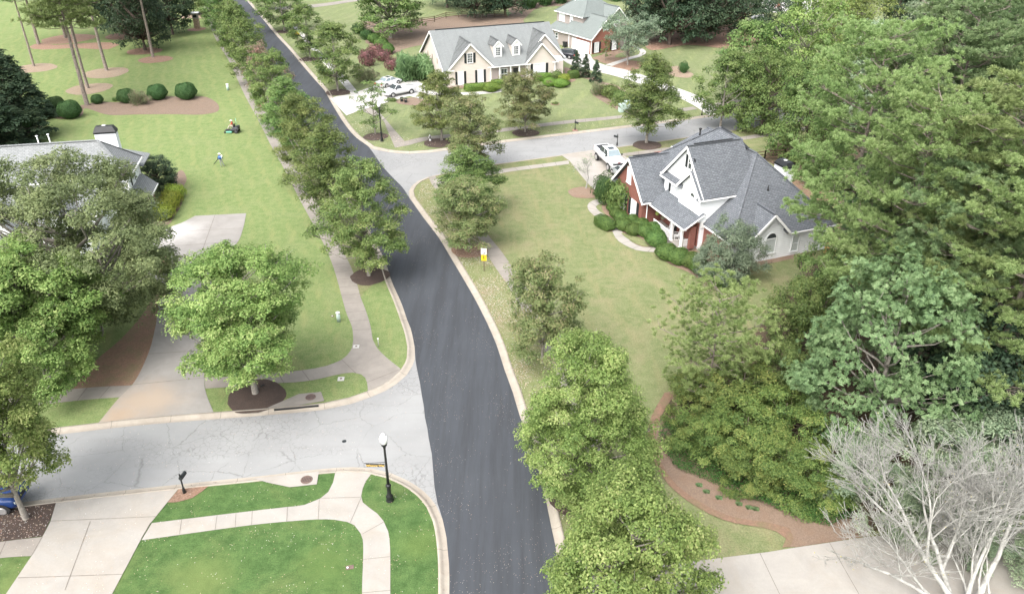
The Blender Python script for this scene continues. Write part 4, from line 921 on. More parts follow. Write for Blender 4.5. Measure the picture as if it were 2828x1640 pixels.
at('pineA', 2500, 300, 13, 21, 4.8, 'pine between the light green one and the largest one', 'pines of the wood', .7)
at('pineB', 2760, 110, 17, 25, 5.5, 'pine nearest the top right corner', 'pines of the wood', 2.6)
at('pineA', 2830, 760, 12, 20, 6, 'pine at the right edge level with the hickory top', 'pines of the wood', 1.9)
at('under', 2225, 880, 3.5, 7.0, 2.7, 'dark shrubby tree at the lawn edge left of the hickory')
at('under', 2275, 790, 4, 7.5, 2.6, 'yellowish dark tree above the hickory on its left')
at('dense', 2680, 980, 5, 10, 5.2, 'dark grey green tree just right of the hickory')
at('dense', 2560, 760, 4, 11, 6, 'dark tree in the gap behind the hickory')
at('dense', 2790, 1100, 3, 8, 5, 'dark tree at the right edge below the hickory')
at('under', 2150, 1030, 2.5, 5, 2.3, 'dark shrubby tree between the young pine and the hickory')
at('hickory', 2462, 975, 6.2, 12.8, 6.1, 'big pale green hickory with whorled drooping leaves', None)
x, y = g(1975, 1100); tree('pineY', x-.6, y, 9.8, 3.9, 'young open pine at the corner of the east lawn', 'tree', None, 1.0)
# ---------------- shrubs ----------------
SP = {}
def shrub_proto(key, name, seed, mat, n, leaf, shape='ball', ragged=.05, inner='boxwood_dark', spiky=0):
    rs = np.random.RandomState(seed); t = thing(name, None, None)
    d = sph(rs, n)
    if shape == 'box': p = 4.5; k = (np.abs(d)**p).sum(1)**(-1/p)
    else: k = np.ones(n)
    if shape == 'cone':
        s = rs.rand(n)**1.3; a = rs.uniform(0, 6.28, n); rr = (1-s)**.8*(1+.12*np.sin(9*s+3*a)); P = np.stack([rr*np.cos(a), rr*np.sin(a), -1+2*s], 1); N = np.stack([np.cos(a), np.sin(a), np.full(n, .5)], 1)
    else:
        lump = 1+ragged*(np.sin(4*d[:, 0]+seed)+np.sin(5*d[:, 1]*1.3)+np.sin(6*d[:, 2]+d[:, 0]*3))
        P = d*(k*lump*(1-(ragged*2 if ragged < .1 else .75)*rs.rand(n)**2.2))[:, None]; N = d.copy()
    N = N+rs.normal(size=(n, 3))*.45+np.array([0, 0, .25])
    P[:, 2] = (P[:, 2]+1)/2     # unit: radius 1, height 1
    P[:, 2] = np.clip(P[:, 2], .01, None)
    if spiky: N = np.stack([P[:, 1], -P[:, 0], rs.normal(size=n)*.5], 1)+.1; 
    tone = np.clip(.5+.25*np.sin(P[:, 0]*5+seed)*np.cos(P[:, 1]*4)+rs.normal(size=n)*.2, 0, 1)
    quads('foliage', P, N, leaf*(1.8 if spiky else 1), leaf*(.35 if spiky else .6), mat, tone, t, rs)
    if inner:
        b = MB()
        if shape == 'cone': b.tube([(0,0,.02),(0,0,.45),(0,0,.9)], [.8,.45,.05], 10)
        elif shape == 'box': b.box(-.72, .72, -.72, .72, .03, .8)
        else: b.ell((0,0,.44), (.74,.74,.38))
        b.build('inner_growth', inner, t, uv=False)
    t['_h'] = 1; t['_r'] = 1; PROTO[key] = t
def shrub(key, px, py, rx, h, label, cat='shrub', group=None, ry=None, rz=0, xy=None, name=None, z=0):
    x, y = xy or g(px, py); p = PROTO[key]; sc = (rx*.86, (ry or rx)*.86, h*.92)
    if not p.get('_used'): p['_used'] = 1; o = p; o.location = (x, y, z); o.rotation_euler = (0, 0, rz); o.scale = sc
    else: o = dup(p, (x, y, z), rz, sc=sc)
    if name: o.name = name
    tag(o, label, cat, group)
    if group is None and 'group' in o: del o['group']
    return o
shrub_proto('ball', 'boxwood_shrub', 31, 'boxwood_dark', 6000, .05)
shrub_proto('hedge', 'clipped_shrub', 32, 'hedge_leaves', 8000, .048, 'ball', .06)
shrub_proto('hedgebox', 'clipped_hedge', 33, 'hedge_leaves', 8000, .045, 'box', .03)
shrub_proto('lime', 'lime_shrub', 34, 'hedge_lime', 5500, .052, 'ball', .05)
shrub_proto('limebox', 'lime_hedge', 35, 'hedge_lime', 6000, .05, 'box', .03)
shrub_proto('arb', 'golden_arborvitae', 36, 'arborvitae', 4200, .055, 'ball', .1)
shrub_proto('lore', 'flowering_shrub', 37, 'loropetalum', 2200, .07, 'ball', .12, None)
shrub_proto('loose', 'loose_shrub', 38, 'maple_green', 3200, .06, 'ball', .16, None)
shrub_proto('holly', 'holly_shrub', 39, 'boxwood_dark', 4500, .05, 'ball', .12)
shrub_proto('brown', 'brown_shrub', 41, 'crape_leaves', 1800, .07, 'ball', .18, None, 1)
shrub_proto('grassy', 'ornamental_grass', 42, 'hickory_leaves', 2600, .14, 'ball', .18, None, 1)
gr = 'clipped balls along the long bed'
for (px, py, r, lb) in ((158,306,1.6,'clipped dark green ball at the left tip of the long bed, behind its neighbour'),(197,325,1.9,'clipped dark green ball at the left tip of the long bed, in front'),(271,286,1.05,'smallest clipped green ball, just right of the bare pine trunk'),(352,283,1.6,'clipped green ball left of the brown twiggy shrub'),(438,274,1.75,'clipped green ball between the brown twiggy shrub and the largest ball'),(517,273,1.9,'largest clipped green ball, rightmost on the long bed')):
    shrub('ball', px, py, r, r*1.45, lb, group=gr)
shrub('brown', 389, 289, 1.5, 2.3, 'brown twiggy shrub between clipped balls on the long bed')
shrub('loose', 318, 280, .5, .7, 'tiny green shrub beside the smallest clipped ball')
shrub('holly', 75, 360, 1.6, 2.4, 'dark round bush under the left evergreens')
x, y = g(442, 528); tree('dense', x, y, 4.2, 2.5, 'large dark green feathery bush at the white house corner', 'shrub', None, name='bay_laurel_shrub')
for k, (px, py) in enumerate(((487,548),(478,566),(466,585),(455,606))):
    shrub('arb', px, py, 1.25, 1.9, ('rearmost', 'second from the back', 'second from the front', 'frontmost')[k]+' of the four golden bushes by the driveway', group='golden bushes by the driveway')
# blue roofed house
gh = 'clipped hedges along the porch'
shrub('holly', 1668, 556, 1.75, 3.6, 'dark round holly at the brick gable corner')
shrub('loose', 1712, 578, 2.0, 4.0, 'reddish tipped crape myrtle bush in front of the brick gable', name='crape_myrtle_shrub')
PROTO_rz = R(-58)
shrub('hedgebox', 1670, 628, 1.55, 1.25, 'oblong clipped hedge on the lawn side of the curved path', group=gh, ry=.85, rz=PROTO_rz)
for px, py, r, h, lb in ((1690,583,.75,1.0,'small rounded bush at the foot of the holly'),(1700,600,.8,1.1,'rounded bush second along from the holly'),(1715,612,.95,1.2,'rounded bush just before the oblong hedge mass'),(1722,632,1.15,1.25,'clipped bush at the near left of the hedge mass'),(1742,622,1.1,1.25,'clipped bush in the middle rear of the hedge mass'),(1748,645,1.1,1.2,'low clipped bush at the near edge of the hedge mass'),(1768,634,1.2,1.3,'broad clipped bush near the porch rail'),(1782,650,1.15,1.3,'clipped bush between the hedge mass and the ball'),(1801,645,1.2,1.3,'clipped bush against the porch rail'),(1811,676,1.3,1.65,'big clipped ball beside the porch step')):
    shrub('hedge', px, py, r, h, lb, group=gh)
for px, py, r, h, lb in ((1840,712,1.3,1.55,'clipped bush at the end of the curved path, right of the step'),(1872,724,1.35,1.55,'clipped bush next to the one at the path end'),(1905,733,1.25,1.45,'clipped bush half hidden by the wax myrtle'),(1932,752,1.15,1.35,'clipped bush under the left of the wax myrtle'),(1985,785,1.3,1.7,'dark rounded bush at the foot of the wax myrtle')):
    shrub('hedge', px, py, r, h, lb, group=gh)
x, y = g(2002, 772); tree('willow', x, y, 6.0, 3.5, 'hazy grey green wax myrtle in front of the blue roofed house', 'tree')
# cream house planting
gc = 'lime green clipped shrubs at the cream house'
shrub('ball', 1357, 222, 1.1, 2.4, 'dark egg shaped shrub beside the cream house porch')
for px, py, rx, ry, h, lb in ((1315,248,2.3,1.2,1.1,'low clipped hedge under the cream left gable'),(1358,252,1.9,1.5,1.6,'large rounded lime shrub at the porch corner'),(1388,238,2.2,1.2,1.2,'lime hedge along the cream porch'),(1415,228,1.8,1.0,1.1,'lime hedge by the porch door'),(1496,222,1.6,1.1,1.3,'lime hedge under the big front window')):
    shrub('limebox' if ry < 1.3 else 'lime', px, py, rx, h, lb, 'hedge', gc, ry=ry, rz=R(21))
for px, py, r, h, lb in ((1519,237,1.55,1.4,'left one of the twin lime balls at the cream house'),(1548,240,1.6,1.4,'right one of the twin lime balls at the cream house'),(1517,216,.9,1.0,'small lime ball behind the twin balls')):
    shrub('lime', px, py, r, h, lb, group=gc)
shrub('loose', 1538, 222, 1.3, 1.9, 'variegated bush under the small right window')
shrub('arb', 1556, 226, 1.2, 1.5, 'yellow leaved bush at the cream house corner')
shrub('hedgebox', 1583, 216, 1.2, 1.4, 'dark green box hedge at the right corner of the cream house', ry=.9, rz=R(21))
shrub('hedge', 1569, 234, .55, .6, 'tiny green ball left of the twin conifers bed')
for px, py, h, lb in ((1591,199,3.7,'cone shaped conifer nearest the black car'),(1616,214,3.9,'cone shaped conifer in the middle of three'),(1645,229,3.8,'cone shaped conifer nearest the side street')):
    x, y = g(px, py); tree('cedar', x, y, h, 1.05, lb, 'conifer', 'small conifers along the white driveway', name='cone_conifer')
gq = 'mixed bushes on the bed by the green cabinets'
for k, (key, px, py, r, h, lb) in enumerate((('brown',1656,262,1.6,2.1,'brown grey bush at the left end of the bed by the green cabinets'),('loose',1685,268,1.9,2.2,'green bush in the middle of the bed by the green cabinets'),('loose',1712,284,1.8,2.2,'green bush behind the pale green cabinets'),('holly',1742,290,1.6,1.9,'dark bush at the right end of the bed by the green cabinets'))):
    shrub(key, px, py, r, h, lb, group=gq)
shrub('holly', 1887, 200, 1.15, 2.0, 'dark round bush on the stony bed in the far lawn', name='barberry_shrub')
shrub('loose', 1846, 200, .8, 1.0, 'green bush left of the dark round one on the stony bed')
shrub('brown', 1826, 205, 1.3, 2.2, 'brown bush at the edge of the stony bed')
shrub('loose', 1533, 288, .65, .35, 'ring of weeds in the middle of the cream house lawn')
shrub('grassy', 1146, 218, 3.0, 4.2, 'large blue green arching grass at the cream house corner')
shrub('lore', 1128, 210, 1.6, 2.2, 'dark purple bush left of the arching grass')
shrub('arb', 1118, 205, .9, 1.3, 'yellowish small bush left of the arching grass')
gx = 'hedge row behind the cars'
for k, (key, px, py, r, h, lb) in enumerate((('holly',992,92,2.0,2.3,'dark bush at the far end of the hedge row behind the cars'),('holly',1015,108,2.0,2.2,'dark bush second in the hedge row behind the cars'),('hedge',1036,118,1.8,2.0,'green bush third in the hedge row behind the cars'),('hedge',1054,132,1.8,2.0,'green bush fourth in the hedge row behind the cars'),('hedge',1070,148,1.7,2.0,'green bush at the near end of the hedge row behind the cars'))):
    shrub(key, px, py, r, h, lb, group=gx)
for px, py, r, h, lb in ((1040,152,1.7,2.2,'pink flowered bush, upper of three by the fence'),(1060,168,1.8,2.2,'pink flowered bush, middle of three by the fence'),(1088,193,1.8,2.3,'pink flowered bush beside the fence end')):
    shrub('lore', px, py, r, h, lb, group='pink flowered bushes by the fence')
shrub('lore', 1016, 182, 1.7, 3.4, 'small dark reddish tree beside the pink bushes', name='reddish_shrub')
shrub('brown', 1012, 225, 2.0, 2.6, 'brownish bush left of the white saloon car')
shrub('loose', 1085, 280, .8, .6, 'low green plants beside the white pickup', ry=.5)
gt = 'round evergreens behind the grey green house'
for px, py, r, h, lb in ((1460,22,3.6,5.0,'leftmost round evergreen behind the taupe house'),(1505,14,3.4,4.8,'second round evergreen behind the taupe house'),(1548,8,3.4,4.8,'third round evergreen behind the taupe house'),(1700,2,3.2,4.5,'round evergreen right of the taupe roof')):
    shrub('holly', px, py, r, h, lb, group=gt)
# golden scrub thicket and ground ivy lower right
gs = 'golden green thicket below the hickory'
for px, py, r, h, lb in ((1925,1150,2.4,3.6,'bush at the upper left of the golden thicket'),(2040,1140,3.2,4.6,'bush at the top of the golden thicket'),(1930,1240,2.0,3.2,'bush on the left edge of the golden thicket'),(2050,1250,2.8,4.0,'bush at the heart of the golden thicket'),(2150,1220,2.9,4.4,'bush at the upper right of the golden thicket'),(2160,1330,2.7,3.6,'bush at the lower right of the golden thicket'),(2060,1330,1.9,2.4,'lowest bush of the golden thicket'),(2240,1370,2.2,2.8,'bush at the far right of the golden thicket')):
    x, y = g(px, py); tree('thicket', x, y, h*.88, r*1.08, lb, 'shrub', gs, px*.7)
gu = 'grey green undergrowth behind the bare tree'
for px, py, r, h, lb in ((2380,1370,3.0,3.6,'leafy scrub left behind the bare white tree'),(2560,1330,3.6,4.4,'leafy scrub above the middle of the bare white tree'),(2710,1310,3.6,4.4,'leafy scrub above the right of the bare white tree'),(2830,1370,3.0,4.0,'leafy scrub at the right edge behind the bare white tree'),(2500,1460,2.4,2.2,'low scrub under the bare white tree'),(2670,1480,2.6,2.6,'low scrub right under the bare white tree'),(2830,1560,3.0,2.8,'low scrub at the bottom right corner')):
    x, y = g(px, py); tree('scrub', x, y, h, r*1.1, lb, 'shrub', gu, px*.3)
def scatter(loop, n, zf, size, mat, name, seed, kind='stuff', up=.8, asp=.6, dens=None, label=None):
    rs = np.random.RandomState(seed); xs = [p[0] for p in loop]; ys = [p[1] for p in loop]; P = []; k = 0
    while len(P) < n and k < n*12:
        k += 1; x, y = rs.uniform(min(xs), max(xs)), rs.uniform(min(ys), max(ys))
        if inside(loop, x, y) and (dens is None or dens(x, y) > rs.rand()): P.append((x, y, zf(x, y) if callable(zf) else zf))
    P = np.array(P); N = rs.normal(size=P.shape)*(1-up)+np.array([0, 0, 1])
    o = quads(name, P, N, size, size*asp, mat, rs.rand(len(P)), None, rs); tag(o, kind=kind)
    if label: tag(o, label, name.replace('_', ' '))
    return o
ivy = sm([(1815,1200),(1830,1250),(1870,1300),(1950,1330),(2020,1360),(2110,1400),(2200,1430),(2290,1460),(2350,1440),(2350,1350),(2250,1250),(2100,1180),(1950,1150),(1880,1150)], 1)
scatter(ivy, 26000, lambda x, y: .1+.35*abs(noise.noise(Vector((x*.7, y*.7, 0))))+random.random()*.25, .055, 'ivy', 'ivy_ground_cover', 51, up=.5, label='dark green ivy carpet under the golden thicket')
for px, py in ((2025,1330),(1930,1340),(1985,1375),(2040,1392),(2068,1402),(2086,1406),(1950,1358)):
    shrub('grassy', px, py, .2, .15, 'small green weed tuft on the brown bed', 'weed', 'weed tufts on the brown bed')
# fallen leaves
def nd_(x, y, s, t): return max(0, min(1, (noise.noise(Vector((x*s, y*s, 3.3)))+.5-t)*2.2))
fl_loop = [p for p in back(SL)]+[g(1100, 1750), g(-200, 1750)]
scatter(fl_loop, 1300, .062, .03, 'litter', 'fallen_leaves', 60, dens=lambda x, y: .15+nd_(x, y, .5, .45), label='pale fallen leaves dotting the front grass')
ver_loop = ve+vr
scatter(ver_loop, 7500, .062, .045, 'litter', 'fallen_leaves', 61, dens=lambda x, y: .25+nd_(x, y, .35, .3), label='dense fallen leaves on the east verge')
main_loop = GP([(1160,1000),(1110,820),(1080,700),(1160,620),(1250,740),(1340,900),(1420,1120),(1500,1400),(1535,1640),(1250,1640),(1215,1400)])
scatter(main_loop, 1100, -.085, .019, 'litter', 'fallen_leaves', 62, dens=lambda x, y: .12+1.2*nd_(x, y, .33, .55), label='pale specks of leaves on the dark road')
side_loop = GP([(0,1230),(1140,1010),(1190,1330),(1000,1275),(0,1385)])
scatter(side_loop, 500, -.11, .03, 'litter', 'fallen_leaves', 63, label='scattered leaves on the grey side road')
kl = offset(SL, .2)+offset(SL, .6)[::-1]
scatter(kl, 1000, -.05, .035, 'leafdark' if 'leafdark' in M else 'loropetalum', 'fallen_leaves', 64, dens=lambda x, y: .1+nd_(x, y, .4, .45), label='brown leaves caught in the kerb gutter')
ms = GP([(0,1409),(155,1389),(118,1481),(0,1496)]); scatter(ms, 260, .07, .04, 'litter', 'fallen_leaves', 65, label='leaves on the dark mulch square')
far_l = GP([(800,150),(900,245),(985,385),(1100,410),(1200,405),(1560,362),(1750,340),(1750,330),(1400,365),(1150,400),(1000,290),(830,100)])
scatter(far_l, 3000, .062, .06, 'litter', 'fallen_leaves', 66, dens=lambda x, y: .3+nd_(x, y, .3, .4), label='leaf litter on the far verges')

# ---------------- bare trees ----------------
def bare(name, seed, h, mat, label, x, y, stems, levels=5, r0=.2, spread=.55, twig=.012, leaves=0, leafm='twig_leaves', first=.32):
    rs = random.Random(seed); b = MB(); tips = []
    def grow(p, d, L, r, lv):
        n = 3; pts = [p]; rr = [r]; dd = Vector(d)
        for i in range(n):
            dd = (dd+Vector((rs.gauss(0, .11), rs.gauss(0, .11), rs.gauss(.03, .06)))).normalized(); pts.append(pts[-1]+dd*L/n); rr.append(r*(1-.42*(i+1)/n))
        b.tube(pts, [max(twig*.6, q) for q in rr], 7 if lv >= levels-1 else (5 if lv > 2 else 3), cap=False)
        if lv == 0: tips.append(pts[-1]); return
        kids = 3 if lv > 1 else 4
        for j in range(kids):
            q = pts[-1] if j == 0 else pts[rs.choice([1, 2, 3])]
            ax = Vector((rs.gauss(0, 1), rs.gauss(0, 1), rs.gauss(0, .5))).normalized(); ang = rs.uniform(.25, .75) if j else rs.uniform(.05, .3)
            nd2 = (dd+ax*math.tan(ang)*spread/.55).normalized(); nd2.z = nd2.z*.82+.07
            grow(q, nd2.normalized(), L*rs.uniform(.6, .85), r*(.62 if j == 0 else rs.uniform(.32, .5)), lv-1)
    for (dx, dy, tx, ty, k) in stems: grow(Vector((dx, dy, -.1)), Vector((tx, ty, 1)).normalized(), h*first*k, r0*k, levels)
    t = thing(name, label, 'tree', (x, y, 0)); b.build('branches', mat, t, uv=False)
    if leaves:
        r2 = np.random.RandomState(seed); P = np.array([tuple(tips[i]) for i in r2.randint(0, len(tips), leaves)])+r2.normal(size=(leaves, 3))*.08
        quads('leaves', P, r2.normal(size=(leaves, 3))+np.array([0,0,.5]), .05, .035, leafm, r2.rand(leaves), t, r2)
    return t
x, y = g(2660, 1700); bare('bare_tree', 71, 13.5, 'bark_pale', 'leafless white barked tree with spreading limbs at the bottom right', x, y,
    [(0,0,-.75,.35,1.0),(.5,.2,.45,.6,1.0),(-.3,.5,-.2,.95,.9),(.4,-.3,1.1,.25,.85),(-.4,.2,-1.2,.3,.8),(.1,.4,.1,.35,.8),(.3,.5,.9,.9,.85)], 6, .2, .62, .019, 260, first=.25)
x, y = g(1618, 521); bare('bare_tree', 72, 5.4, 'bark_pale', 'small bare pale tree in a mulch ring on the east lawn', x, y, [(0,0,.03,0,1.0)], 5, .085, .85, .011, 500, 'grey_leaves', .28)
# ---------------- houses ----------------
def window(parent, p, n, w_, h_, pane='glass_white', rows=2, cols=1, arch=False, sill=.06, fw=.09, name='window', gx=None):
    """p: bottom centre on the wall (local), n: outward unit vector in plan"""
    n = Vector((n[0], n[1], 0)); t = Vector((-n.y, n.x, 0)); p = Vector(p); Z = Vector((0,0,1)); b = MB()
    rot = Matrix((t, n, Z)).transposed()
    def bx(x, z, sx, sz, d0, d1, mb=b): mb.obox(p+t*x+Z*z+n*((d0+d1)/2), (sx, d1-d0, sz), rot)
    for s in (-1, 1): bx(s*(w_/2+fw/2), h_/2, fw, h_+2*fw if not arch else h_+fw, .0, .07)
    if not arch: bx(0, h_+fw/2, w_+.02, fw, .001, .075)
    bx(0, -fw/2, w_+.1+fw*2, fw*1.1, .0, .11)
    for k in range(1, rows): bx(0, h_*k/rows, w_, .05 if k*2 == rows or gx is None else .03, .015, .05)
    for k in range(1, cols): bx(-w_/2+w_*k/cols, h_/2, .035, h_, .016, .052)
    if arch:
        bx(0, h_, w_, .07, .0, .072); N = 14; r0, r1 = w_/2, w_/2+fw
        for i in range(N):
            a0, a1 = math.pi*i/N, math.pi*(i+1)/N
            pr = [p+t*(math.cos(a)*r)+Z*(h_+math.sin(a)*r)+n*.07 for a, r in ((a0,r0),(a0,r1),(a1,r1),(a1,r0))]
            b.slab(pr, .07, 0, 0, nrm=n)
    f = b.build(name, 'trim', parent); m = MB()
    pr = [p+t*(-w_/2)+n*.012, p+t*(w_/2)+n*.012, p+t*(w_/2)+Z*h_+n*.012, p+t*(-w_/2)+Z*h_+n*.012]
    m.slab(pr, .012, 0, 0, nrm=n); m.build('pane', pane, f)
    if arch:
        m2 = MB(); pr = [p+t*(math.cos(math.pi*i/12)*w_/2)+Z*(h_+math.sin(math.pi*i/12)*w_/2)+n*.013 for i in range(13)]
        m2.slab(pr, .012, 0, 0, nrm=n); m2.build('pane', 'glass', f)
    return f
def shutter(parent, p, n, w_, h_):
    n = Vector((n[0], n[1], 0)); t = Vector((-n.y, n.x, 0)); p = Vector(p); rot = Matrix((t, n, Vector((0,0,1)))).transposed(); b = MB()
    b.obox(p+Vector((0,0,h_/2))+n*.03, (w_, .06, h_), rot)
    for k in range(2):
        b.obox(p+Vector((0,0,h_*(.27+.46*k)))+n*.068, (w_*.7, .02, h_*.36), rot)
    b.build('shutter', 'shutter', parent)
def shutters(parent, p, n, w_, h_, sw=.4):
    t = Vector((-n[1], n[0], 0))
    for s in (-1, 1): shutter(parent, Vector(p)+t*s*(w_/2+sw/2+.12)+Vector((0,0,-.04)), n, sw, h_+.12)
def hipcaps(b, segs, mi=0):
    for a, c in segs:
        a, c = Vector(a)+Vector((0,0,.03)), Vector(c)+Vector((0,0,.03)); b.bar(a, c, .3, mi, .05)
def board(b, a, c, th=.05, hg=.24):   # trim board running under an edge
    hg *= .78; th *= .8
    a, c = Vector(a), Vector(c); b.bar(a+Vector((0,0,-hg*.62)), c+Vector((0,0,-hg*.62)), th, 0, hg)
def column(parent, x, y, z0, z1, w_=.22):
    b = MB(); b.box(x-w_/2, x+w_/2, y-w_/2, y+w_/2, z0+.12, z1-.12); b.box(x-w_*.7, x+w_*.7, y-w_*.7, y+w_*.7, z0, z0+.12); b.box(x-w_*.7, x+w_*.7, y-w_*.7, y+w_*.7, z1-.12, z1)
    b.build('column', 'white', parent)
def downspout(parent, x, y, z1, z0=.05):
    MB().tube([(x, y, z1), (x, y, z0+.15), (x, y, z0)], .06, 6).build('downspout', 'white', parent, uv=False)
def chimney_cap(parent, x0, x1, y0, y1, z, hh=.55, name='chimney'):
    b = MB(); o = .08; i = .28
    b.box(x0-o, x1+o, y0-o, y1+o, z, z+.06)
    lo = [(x0-o, y0-o, z+.14), (x1+o, y0-o, z+.14), (x1+o, y1+o, z+.14), (x0-o, y1+o, z+.14)]
    hi = [(x0+i-o, y0+i*.7, z+hh), (x1-i+o, y0+i*.7, z+hh), (x1-i+o, y1-i*.7, z+hh), (x0+i-o, y1-i*.7, z+hh)]
    b.add(lo+hi, [(3,2,1,0),(4,5,6,7),(0,1,5,4),(1,2,6,5),(2,3,7,6),(3,0,4,7)])
    for x in (x0, x1):
        for y in (y0, y1): b.box(x-.04, x+.04, y-.04, y+.04, z+.06, z+.14)
    c = b.build('chimney_cap', 'black', parent); cx, cy = (x0+x1)/2, (y0+y1)/2
    MB().lathe([(.2, z+hh+.002), (.2, z+hh+.05), (.24, z+hh+.06), (.02, z+hh+.09)], 16, (cx, cy, 0)).build('flue', 'white', c, uv=False)

# ---- D: blue roofed white and brick house
D = thing('white_brick_house', 'white and red brick house with a steep slate blue shingle roof', 'house', (23.76, 67.44, 0), R(20.5))
W_ = MB()
# ground storey, upper storey, gables (mi 0 siding, 1 brick)
W_.prism([(-3.3,0),(8.2,0),(8.2,14.0),(-3.3,14.0)], 2, 0, 2.8, 0)
W_.prism([(4.3,0),(11.7,0),(11.7,5.75),(7.8,9.5),(4.3,5.9)], 0, -3.85, 1.6, 0)
W_.prism([(4.31,3.0),(8.2,3.0),(8.2,5.45),(6.2,7.4),(4.31,5.5)], 0, -4.2, -3.84, 0)
W_.prism([(-.95+.1,0),(2.85,0),(2.85,3.05),(.93,4.85),(-.95+.1,3.05)], 1, -.03, 1.2, 0)
W_.build('wall', 'side_white', D)
B_ = MB(); B_.prism([(11.3,0),(17.3,0),(17.3,3.1),(14.25,6.35),(11.3,3.1)], 0, -6.5, -1.0); B_.box(-4.0, -3.86, 4.5, 11.3, .3, 3.4); B_.prism([(-3.32,1.2),(4.2,1.2),(4.2,2.85),(-3.32,2.85)], 2, 0, 0.01) if 0 else None
B_.box(-3.42, -3.30, .0, 4.3, 0, 2.7); B_.box(-1.0, 7.0, 14.0, 19.0, 0, 5.0)
B_.box(-5.0, -4.4, 4.2, 4.5, .3, 2.6)
B_.build('brick_wall', 'brick', D)
rf = MB(); th = .2
rf.slab([(-3.7,-.45,2.85),(-.95,-.45,2.85),(.95,2.1,4.89),(2.85,-.45,2.85),(8.7,-.45,2.85),(3.2,6.6,8.5)], th, nrm=(0,-.6,.8))      # south hip, notched for the gable
rf.slab([(-3.7,-.45,2.85),(3.2,6.6,8.5),(3.2,9,8.5),(-3.7,9,2.85)], th)
rf.slab([(8.7,-.45,2.85),(8.7,15,2.85),(3.2,15,8.5),(3.2,6.6,8.5)], th)
rf.slab([(-4.15,7.8,9.75),(2.2,7.8,9.75),(2.2,3.95,5.55),(-4.15,3.95,5.55)], th)               # big west gable, south slope
rf.slab([(-4.15,7.8,9.75),(2.2,7.8,9.75),(2.2,11.85,5.6),(-4.15,11.85,5.6)], th)
rf.slab([(-4.5,6.2,7.72),(-3.9,6.2,7.72),(-3.9,3.96,5.5),(-4.5,3.96,5.5)], .18)                # lower projecting gable
rf.slab([(-4.5,6.2,7.72),(-3.6,6.2,7.72),(-3.6,8.35,5.6),(-4.5,8.35,5.6)], .18)
rf.slab([(1.9,7.8,9.78),(1.9,11.3,9.86),(-3.75,16.6,5.2),(-3.75,11.0,5.2)], th)                # north body west slope
rf.slab([(1.9,11.3,9.86),(-3.75,16.6,5.2),(7.3,16.6,5.2)], th)
rf.slab([(1.9,7.8,9.78),(1.9,11.3,9.86),(7.3,16.6,5.2),(7.3,8,5.2)], th)
rf.slab([(1.6,13,5.2),(1.6,19.6,5.2),(4.5,17.2,7.8),(4.5,12.5,7.8)], th)
rf.slab([(7.4,13,5.2),(7.4,19.6,5.2),(4.5,17.2,7.8),(4.5,12.5,7.8)], th)
rf.slab([(1.6,19.6,5.2),(7.4,19.6,5.2),(4.5,17.2,7.8)], th)
rf.slab([(-6.9,14.25,6.7),(-1.2,14.25,6.7),(-1.2,10.65,2.95),(-6.9,10.65,2.95)], th)           # brick wing
rf.slab([(-6.9,14.25,6.7),(-1.2,14.25,6.7),(-1.2,17.85,2.95),(-6.9,17.85,2.95)], th)
rf.slab([(-5.95,3.95,2.72),(-5.95,11.0,2.72),(-3.75,11.0,3.98),(-3.75,3.95,3.98)], .16)        # porch roof
rf.slab([(.95,-.55,5.12),(.95,2.3,5.12),(-1.1,2.3,3.07),(-1.1,-.55,3.07)], .16)                # small south gable
rf.slab([(.95,-.55,5.12),(.95,2.3,5.12),(3.0,2.3,3.07),(3.0,-.55,3.07)], .16)
rf.slab([(-4.3,8.3,5.35),(-4.3,11.8,5.35),(-3.8,11.8,5.85),(-3.8,8.3,5.85)], .1)               # pent roof over the tall window
rf.slab([(-4.55,7.6,5.42),(-4.55,8.35,5.42),(-4.2,8.35,5.75),(-4.2,7.6,5.75)], .08); rf.slab([(-4.55,3.98,5.3),(-4.55,4.7,5.3),(-4.2,4.7,5.65),(-4.2,3.98,5.65)], .08)
rf.slab([(-6.9,10.68,2.9),(-6.9,11.5,2.9),(-6.5,11.5,3.25),(-6.5,10.68,3.25)], .08); rf.slab([(-6.9,17.0,2.9),(-6.9,17.8,2.9),(-6.5,17.8,3.25),(-6.5,17.0,3.25)], .08)
RO = rf.build('roof', ['roof_d', 'white'], D)
hb = MB(); hipcaps(hb, [((-3.7,-.45,2.85),(3.2,6.6,8.5)),((8.7,-.45,2.85),(3.2,6.6,8.5)),((3.2,6.6,8.5),(3.2,8.4,8.5)),((-4.15,7.8,9.75),(1.9,7.8,9.75)),((1.9,7.8,9.78),(1.9,11.3,9.86)),((1.9,11.3,9.86),(-3.75,16.6,5.2)),((1.9,11.3,9.86),(7.3,16.6,5.2)),((-6.9,14.25,6.7),(-2.2,14.25,6.7)),((4.5,12.5,7.8),(4.5,17.2,7.8)),((.95,-.55,5.12),(.95,2.3,5.12))])
hb.build('ridge_cap', 'roof_d', RO)
rv = MB(); rv.bar((-3.4,7.8,9.84), (1.0,7.8,9.84), .18, 0, .1); rv.build('ridge_vent', 'black', RO); MB().bar((-6.4,14.25,6.79), (-3.4,14.25,6.79), .18, 0, .1).build('ridge_vent', 'black', RO); MB().bar((1.9,9.3,9.92), (1.9,11.0,9.95), .18, 0, .1).build('ridge_vent', 'black', RO)
MB().bar((-7.6,7,8.08), (12.6,7,8.08), .2, 0, .12).build('ridge_vent', 'shutter', None) if 0 else None
tb = MB()   # bargeboards, gutters, friezes
